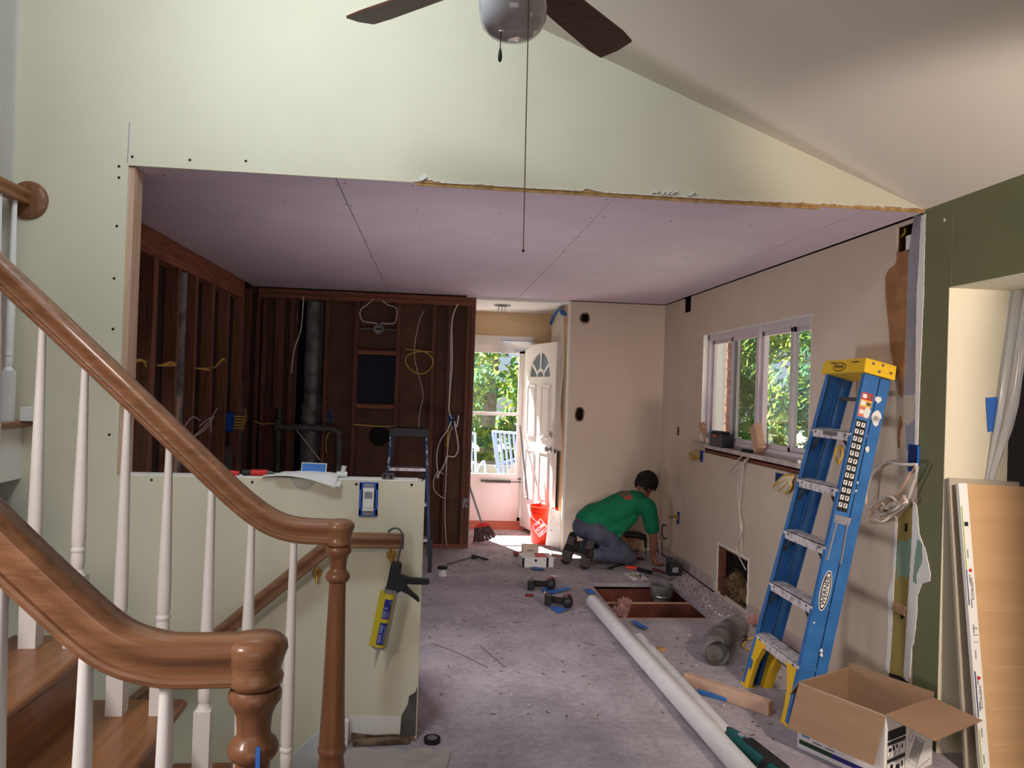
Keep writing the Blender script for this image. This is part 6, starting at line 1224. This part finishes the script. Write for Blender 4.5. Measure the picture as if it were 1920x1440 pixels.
for (x0, x1, z0, z1) in ((-.165, -.03, .103, .152), (-.165, -.03, .005, .082)):
    for q in ((x0, x1, z0, z0 + .0015), (x0, x1, z1 - .0015, z1), (x0, x0 + .0015, z0, z1), (x1 - .0015, x1, z0, z1)): fmq.box((q[0], -by_ - .0018, q[2]), (q[1], -by_ - .0011, q[3]))
obj('print_frame', fmq, M['ink'], white_y)
gm2 = MB()
for (x, z, w_, h_) in ((-.155, .128, .022, .016), (-.125, .128, .014, .02), (-.10, .134, .012, .014), (-.06, .125, .010, .018), (-.14, .055, .02, .02), (-.10, .035, .03, .03), (-.14, .015, .016, .018), (-.06, .05, .014, .022)): gm2.box((x, -by_ - .0018, z), (x + w_, -by_ - .0011, z + h_))
for (xa, za, xb, zb) in ((-.155, .106, -.135, .124), (-.12, .106, -.10, .124), (-.08, .11, -.072, .142), (-.085, .02, -.07, .03)): gm2.bar((xa, -by_ - .0015, za), (xb, -by_ - .0015, zb), .0008, .003, (0, 1, 0))
o = obj('pictogram', gm2, M['ink'], white_y); o['kind'] = 'stuff'
dg_ = MB()
def dline(pts):
    for a_, b_ in zip(pts[:-1], pts[1:]): dg_.bar((a_[0], -by_ - .0015, a_[1]), (b_[0], -by_ - .0015, b_[1]), .0008, .0018, (0, 1, 0))
dline([(.0, .07), (.05, .15), (.11, .115), (.06, .03), (.0, .07)]); dline([(-.01, .15), (.03, .20), (.05, .19), (.01, .135), (-.01, .15)]); dline([(-.005, .062), (-.002, .052), (.06, .018), (.115, .11)]); dline([(.05, .005), (.17, .03)])
for k in range(9): f = k / 8; dline([(.008 + .046 * f, .07 + .074 * f), (.058 + .046 * f, .04 + .074 * f)]); dline([(.008 + .055 * f, .07 - .035 * f), (.05 + .055 * f, .14 - .035 * f)])
o = obj('air_filter_drawing', dg_, M['ink'], white_y); o['kind'] = 'stuff'

# leaning drywall panels at the right
dp = thing('drywall_sheet', 'tall brown drywall panel with white printed edge leaning in the right doorway', 'drywall', (2.47, 3.0, 0))
top_, bot_ = Vector((0, 3.135, 1.195)), Vector((0, 2.96, .0)); dz_ = (top_ - bot_).normalized(); nn = Vector((1, 0, 0)).cross(dz_).normalized()
if nn.y > 0: nn = -nn
b = MB(); b.add([(2.288, bot_.y, 0), (2.655, bot_.y, 0), (2.612, top_.y, 1.195), (2.275, top_.y, 1.205)] + [Vector(p_) - nn * .014 for p_ in ((2.288, bot_.y, 0), (2.655, bot_.y, 0), (2.612, top_.y, 1.195), (2.275, top_.y, 1.205))], [(0, 1, 2, 3), (7, 6, 5, 4), (0, 4, 5, 1), (1, 5, 6, 2), (2, 6, 7, 3), (3, 7, 4, 0)]); obj('board', b, M['gypface'], dp, world=True)
def pan(u, w_, out): # u: metres from left edge, w_: 0..1 along height
    l = Vector((2.288, bot_.y, 0)).lerp(Vector((2.275, top_.y, 1.205)), w_); return l + Vector((u, 0, 0)) + nn * out
def strip(name, u0, u1, w0, w1, m, out=.0012, par=dp): return obj(name, MB().add([pan(u0, w0, out), pan(u1, w0, out), pan(u1, w1, out), pan(u0, w1, out)], [(0, 1, 2, 3)]), m, par, world=True, fix=False)
eg = strip('white_edge_tape', -.0005, .040, 0, 1, M['gypwhite'])
obj('white_side', MB().add([pan(-.0012, 0, .0012), pan(-.0012, 1, .0012), pan(-.0012, 1, -.016), pan(-.0012, 0, -.016)], [(0, 1, 2, 3)]), M['gypwhite'], dp, world=True, fix=False)
g_ = mat('lime_ink', (150, 180, 70), .7); n_ = mat('navy_ink', (50, 70, 110), .7)
for u0, u1, w0, w1, m_ in ((.003, .008, .70, .92, g_), (.003, .008, .58, .70, n_), (.004, .010, .21, .36, n_), (.003, .008, .02, .17, g_), (.012, .030, .85, .865, M['ink']), (.012, .034, .50, .505, M['plaster']), (.012, .034, .478, .482, M['plaster']), (.012, .034, .455, .458, M['plaster'])): strip('edge_print', u0, u1, w0, w1, m_, .0018, eg)
zup = (Vector((2.275, top_.y, 1.205)) - Vector((2.288, bot_.y, 0))).normalized()
for w_ in (.635, .275): obj('lettering', text_mb('SHEETROCK', .017, pan(.023, w_, .0022), zup * -1, Vector((1, 0, 0)), .0002, 1.0, .01), M['ink'], eg, world=True); strip('red_mark', .016, .030, w_ + .058, w_ + .068, M['label_r'], .0019, eg)
for k in range(9): w_ = .06 + k * .085; strip('fine_print', .014, .020, w_, w_ + .03, M['plaster'], .0016, eg)
for k, w_ in enumerate((.12, .235, .30, .37, .56)): strip('paper_scuff', .06, .33, w_, w_ + .006, mat('pale_scuff', (209, 172, 129), .85), .0012)
dp2 = thing('drywall_sheet', 'grey edged drywall panel standing just behind the brown one', 'drywall', (2.45, 3.17, 0)); b = MB(); b.add([(2.278, 3.04, 0), (2.64, 3.04, 0), (2.60, 3.185, 1.21), (2.268, 3.185, 1.222)] + [(2.278, 3.054, 0), (2.64, 3.054, 0), (2.60, 3.199, 1.21), (2.268, 3.199, 1.222)], [(0, 1, 2, 3), (7, 6, 5, 4), (0, 4, 5, 1), (1, 5, 6, 2), (2, 6, 7, 3), (3, 7, 4, 0)]); obj('board', b, mat('grey_gypsum_paper', (176, 166, 150), .85), dp2, world=True)
# plastic curtain in the doorway
crt = thing('plastic_sheet', 'milky plastic curtain with blue tape hanging in the right doorway', 'plastic sheet', (2.5, 3.1, 1.3))
def cfn(u, v):
    z = 2.06 - 2.04 * v; xe = 2.55 - .11 * min(1, v * 1.9); return Vector((xe + .03 * u + .008 * math.sin(u * 14 + v * 6), 3.216 - (.10 * u) * (1 if z > 1.5 else max(.12, 1 - (1.5 - z) * 3)) + .004 * math.sin(u * 22 + v * 3), z))
obj('film', MB().grid(cfn, 26, 20), M['sheet'], crt, world=True, smooth=80, fix=False)
obj('tape', MB().prism([(p_.x, p_.z) for p_ in (ony(1849, 746, 3.215), ony(1869, 744, 3.215), ony(1874, 806, 3.215), ony(1853, 810, 3.215))], (0, 3.218, 0), (1, 0, 0), (0, 0, 1), (0, -1, 0), 0, .004), M['tape'], crt, world=True)
cl2 = thing('plastic_sheet', 'clear plastic film stretched over the dark side of the doorway', 'plastic sheet', (2.57, 2.5, 1.0)); obj('film', MB().grid(lambda u, v: Vector((2.72 + .01 * math.sin(u * 25 + v * 2), 3.15 - 1.1 * u, 2.06 - 2.04 * v)), 40, 6), M['sheet_clear'], cl2, world=True, smooth=80, fix=False)
tag(obj('storage_shelf', MB().box((3.0, 2.3, 0), (3.4, 3.2, 1.5)), mat('dark_red_cloth', (120, 50, 58), .9), bevel=.02), 'dim red covered shape behind the clear plastic in the next room', 'furniture')

# ================================================================== THINGS ON THE HALF WALL
ls_ = thing('light_switch', 'white rocker switch in a blue wall box on the half wall', 'light switch', (ony(691, 936, Y0).x, Y0 - .004, 1.05)); cx_ = 0; cz0 = ony(691, 936, Y0).z - 1.05
b = MB()
for s_ in (-1, 1): b.box((-.040, -.002, cz0 + s_ * .058 - .016), (.040, .003, cz0 + s_ * .058 + .016)); b.box((s_ * .040, -.002, cz0 - .07), (s_ * .030, .003, cz0 + .07))
obj('blue_box', b, M['bluebox'], ls_, bevel=.001); obj('box_inside_shade', MB().box((-.031, -.0005, cz0 - .044), (.031, .002, cz0 + .044)), M['dark'], ls_)  # flat dark plate painted as the shade inside the switch box
b = MB()
for s_ in (-1, 1): b.box((-.022, -.004, cz0 + s_ * .060 - .009), (.022, -.001, cz0 + s_ * .060 + .009)); b.lathe([(.005, 0), (.005, .004)], (0, -.004, cz0 + s_ * .060), (0, -1, 0), 10)
obj('yoke', b, M['plaster'], ls_); obj('rocker_frame', MB().box((-.024, -.010, cz0 - .050), (.024, -.001, cz0 + .050)), M['white'], ls_, bevel=.002); b = MB(); b.box((-.0165, -.013, cz0 + .004), (.0165, -.010, cz0 + .034)); obj('rocker', b, M['plaster'], ls_); b = MB(); b.box((-.0165, -.013, cz0 - .034), (.0165, -.009, cz0 + .004)); obj('rocker', b, M['white'], ls_)
def hw(px, py, z=1.14): return onz(px, py, z)
# loose papers, booklet, tester, fittings
pa_ = thing('paper_stack', 'white papers and clear bag lying over the half wall edge', 'papers', (-.55, 3.45, 1.135))
def sheet(x0, x1, y0, y1, z, sag, ph): return MB().grid(lambda u, v: Vector((x0 + (x1 - x0) * u + .01 * v, y0 + (y1 - y0) * v, z + .010 * math.sin(u * 3.1 + ph) - (sag * max(0, (.35 - v) / .35) * (u ** 1.3)))), 14, 8)
for k, (x0, x1, y0, z, sag, ph) in enumerate(((-.72, -.40, 3.395, 1.137, .012, .3), (-.66, -.38, 3.375, 1.141, .03, 1.0), (-.64, -.40, 3.37, 1.146, .045, .2))): obj('sheet', sheet(x0, x1, y0, 3.52, z, sag, ph), M['paper'], pa_, world=True, smooth=80, solid=.001)
obj('clear_bag', MB().grid(lambda u, v: Vector((-.60 + .12 * u, 3.405 - .012 * math.sin(v * 3) - .004 * math.sin(u * 9), 1.135 - .05 * v * math.sin(u * 3.1))), 10, 6), M['sheet_clear'], pa_, world=True, smooth=80, fix=False)
bk_ = thing('booklet', 'blue covered booklet standing up on the half wall papers', 'booklet', (-.52, 3.5, 1.15)); A = [ony(*p_, 3.50) for p_ in ((566, 867), (613, 869), (611, 890), (564, 888))]
obj('cover', MB().add([(p_.x, 3.50, p_.z) for p_ in A] + [(p_.x, 3.504, p_.z) for p_ in A], [(0, 1, 2, 3), (7, 6, 5, 4), (0, 4, 5, 1), (1, 5, 6, 2), (2, 6, 7, 3), (3, 7, 4, 0)]), M['paper'], bk_, world=True); obj('blue_page', MB().add([(p_.x + dx_, 3.4992, p_.z + dz2) for p_, dx_, dz2 in zip(A, (.003, -.004, -.004, .003), (-.003, -.003, 0, 0))], [(0, 1, 2, 3)]), mat('blue_print', (70, 128, 206), .6), bk_, world=True, fix=False)
vt = thing('voltage_tester', 'red and black pen voltage tester lying on the half wall', 'tester', (-.83, 3.47, 1.135)); a, c = hw(456, 889, 1.148), hw(512, 884, 1.148); a.y = c.y = 3.47; dd_ = (c - a)
a = ony(455, 891, 3.47); c = ony(508, 886, 3.47); a.z = c.z = 1.148
obj('grip', MB().tube([a, a.lerp(c, .32)], .013, 10), M['blacktool'], vt, world=True, smooth=50); obj('barrel', MB().tube([a.lerp(c, .30), a.lerp(c, .86)], .0135, 10), M['red'], vt, world=True, smooth=50); obj('tip', MB().tube([a.lerp(c, .86), c + (c - a) * .12], [.012, .003], 10), M['iron'], vt, world=True, smooth=50); obj('button', MB().box(a.lerp(c, .5) + Vector((-.008, -.004, .012)), a.lerp(c, .6) + Vector((.008, .004, .016))), M['blacktool'], vt, world=True)
tag(obj('red_driver', MB().tube([ony(432, 886, 3.47), ony(448, 888, 3.47)], .011, 10), M['red'], smooth=50), 'red tool end peeking above the handrail beside the tester', 'tool')
q = ony(640, 889, 3.47); tf = thing('pipe_tee', 'small white plastic tee fitting on the half wall beside the papers', 'fitting', (q.x, 3.47, 1.135)); obj('body', MB().tube([(q.x - .02, 3.47, 1.148), (q.x + .025, 3.47, 1.148)], .013, 12), M['pvc'], tf, world=True, smooth=50); obj('branch', MB().tube([(q.x + .005, 3.47, 1.15), (q.x + .012, 3.47, 1.185)], .011, 12), M['pvc'], tf, world=True, smooth=50)
q = ony(727, 893, 3.44); fb2 = thing('conduit_fitting', 'pair of small grey conduit rings on the half wall', 'fitting', (q.x, 3.44, 1.135))
for dx_ in (-.014, .014): obj('ring', MB().lathe([(.013, 0), (.013, .04), (.008, .04), (.008, 0), (.013, 0)], (q.x + dx_, 3.43, 1.148), (0, 1, 0), 16, caps=False), M['iron'], fb2, world=True, smooth=40)
# caulking gun hanging from the wall rail by its hook
cg = thing('caulking_gun', 'black caulking gun with yellow sealant tube hooked over the wall handrail', 'caulking gun', (-.14, 3.29, .66))
GY = 3.285
def g3(px, py, y=GY): return ony(px, py, y)
obj('rod', MB().tube(catmull([g3(728, 997, 3.31), g3(737, 991, 3.30), g3(748, 992, 3.29), g3(754, 1003), g3(752, 1022), g3(746, 1052)], 6), .0042, 8), M['iron'], cg, world=True, smooth=60)
pl = [(737, 1053), (751, 1054), (754, 1060), (751, 1076), (757, 1079), (764, 1081), (764, 1096), (758, 1104), (746, 1110), (722, 1106), (726, 1092), (733, 1058)]
P2 = [g3(*p_) for p_ in pl]; b = MB(); b.prism([(p_.x, p_.z) for p_ in P2], (0, GY, 0), (1, 0, 0), (0, 0, 1), (0, 1, 0), -.016, .016); obj('housing', b, M['blacktool'], cg, world=True, bevel=.003)
P2 = [g3(*p_) for p_ in ((760, 1080), (768, 1082), (804, 1085), (806, 1092), (802, 1096), (770, 1095), (758, 1092))]; b = MB(); b.prism([(p_.x, p_.z) for p_ in P2], (0, GY, 0), (1, 0, 0), (0, 0, 1), (0, 1, 0), -.012, .012); obj('handle', b, M['blacktool'], cg, world=True, bevel=.004)
P2 = [g3(*p_) for p_ in ((750, 1098), (763, 1098), (772, 1108), (784, 1118), (787, 1126), (785, 1129), (776, 1122), (765, 1114), (752, 1108))]; b = MB(); b.prism([(p_.x, p_.z) for p_ in P2], (0, GY, 0), (1, 0, 0), (0, 0, 1), (0, 1, 0), -.009, .009); obj('trigger', b, M['blacktool'], cg, world=True, bevel=.003)
a, c = g3(732, 1109), g3(710, 1213); ax_ = (c - a).normalized()
obj('collar', MB().tube([a - ax_ * .012, a + ax_ * .004], .028, 20), M['steel'], cg, world=True, smooth=40); tb2 = obj('sealant_tube', MB().lathe([(.0245, 0), (.0245, (c - a).length), (.02, (c - a).length + .004), (.001, (c - a).length + .006)], a, c - a, 28), M['tube_y'], cg, world=True, smooth=40)
sdv = ax_.cross(Vector((0, -1, 0))).normalized()
def lab(name, s0, s1, a0, a1, m, out=.0252):
    mb = MB(); L_ = (c - a)
    fr2 = Vector((0, -1, 0)); mb.grid(lambda u, v: a + ax_ * (s0 + (s1 - s0) * v) + fr2 * (math.cos(a0 + (a1 - a0) * u) * out) + sdv * (math.sin(a0 + (a1 - a0) * u) * out), 8, 1); return obj(name, mb, m, tb2, world=True, fix=False)
L_ = (c - a).length; lab('label', L_ * .12, L_ * .47, -.75, .6, M['label_b']); lab('label', L_ * .54, L_ * .93, -.75, .6, M['label_b'])
for s0, s1, a0, a1 in ((.14, .20, -.6, -.3), (.26, .30, -.2, .5), (.33, .44, -.5, -.2), (.33, .45, -.05, .5), (.58, .9, -.6, -.35), (.58, .72, -.1, .45), (.75, .9, -.1, .45)): lab('label_print', L_ * s0, L_ * s1, a0, a1, mat('pale_blue_print', (110, 116, 180), .6), .0256)
obj('frame_rail', MB().bar(a + sdv * .027, c + sdv * .027, .008, .03), M['tube_y'], cg, world=True); obj('frame_rail', MB().bar(a - sdv * .027, c - sdv * .027, .006, .014), M['steel'], cg, world=True)
obj('nozzle', MB().tube([c, c + ax_ * .035, c + ax_ * .07, c + ax_ * .085], [.011, .008, .004, .002], 12), mat('clear_nozzle', (200, 190, 180), .4), cg, world=True, smooth=50); obj('end_cap', MB().tube([c - ax_ * .004, c + ax_ * .004], .028, 20), M['steel'], cg, world=True)

# ================================================================== THINGS ON THE WINDOW SILL
def sb_(name, label, cat, yc, x0, x1, dy, dz, m, rot=0, z=WZ0):
    t = thing(name, label, cat, (XR + (x0 + x1) / 2, yc, z)); b = MB(); T = Matrix.Translation((0, 0, 0)) @ Matrix.Rotation(rot, 4, 'X'); b.box((-(x1 - x0) / 2, -dy / 2, 0), ((x1 - x0) / 2, dy / 2, dz), T); obj('block', b, m, t, bevel=.003); return t
sb_('wood_block', 'wood offcut leaning at the far left end of the window sill', 'wood block', 6.12, -.04, .0, .05, .22, M['freshx'], R(-52), WZ0 + .02)
sb_('wood_block', 'wood offcut leaning against the window in the middle of the sill', 'wood block', 5.12, -.045, .01, .09, .19, M['freshx'], R(-30), WZ0 + .03)
sb_('rubber_wedge', 'flat black wedge on the window sill beside the leaning offcut', 'wedge', 5.33, -.04, .01, .14, .02, M['rubber'])
t = thing('jobsite_radio', 'black boxy device with red mark on the window sill', 'radio', (XR - .02, 5.86, WZ0)); b = MB(); b.box((-.045, -.16, 0), (.045, .14, .105)); b.box((-.035, -.12, .105), (.035, .10, .122)); obj('case', b, M['blacktool'], t, bevel=.012); obj('red_mark', MB().box((-.046, -.03, .075), (-.0448, .04, .092)), M['red'], t); obj('side_grip', MB().box((-.047, .10, .01), (.0, .142, .10)), M['plaster'], t, bevel=.004)
t = thing('spray_bottle', 'small clear blue labelled bottle on the sill beside the black device', 'bottle', (XR - .02, 6.06, WZ0)); obj('bottle', MB().lathe([(.032, 0), (.034, .06), (.03, .085), (.014, .10), (.013, .12)], n=18), mat('blue_bottle', (80, 130, 190), .25), t, smooth=40); obj('label', MB().lathe([(.0345, .012), (.0352, .055)], n=18, caps=False), M['paper'], t)
tag(obj('plug_cap', MB().ball((XR - .04, 4.50, WZ0 + .012), .012, 10, 8), M['paper'], smooth=60), 'small white round cap at the right end of the window sill', 'cap')
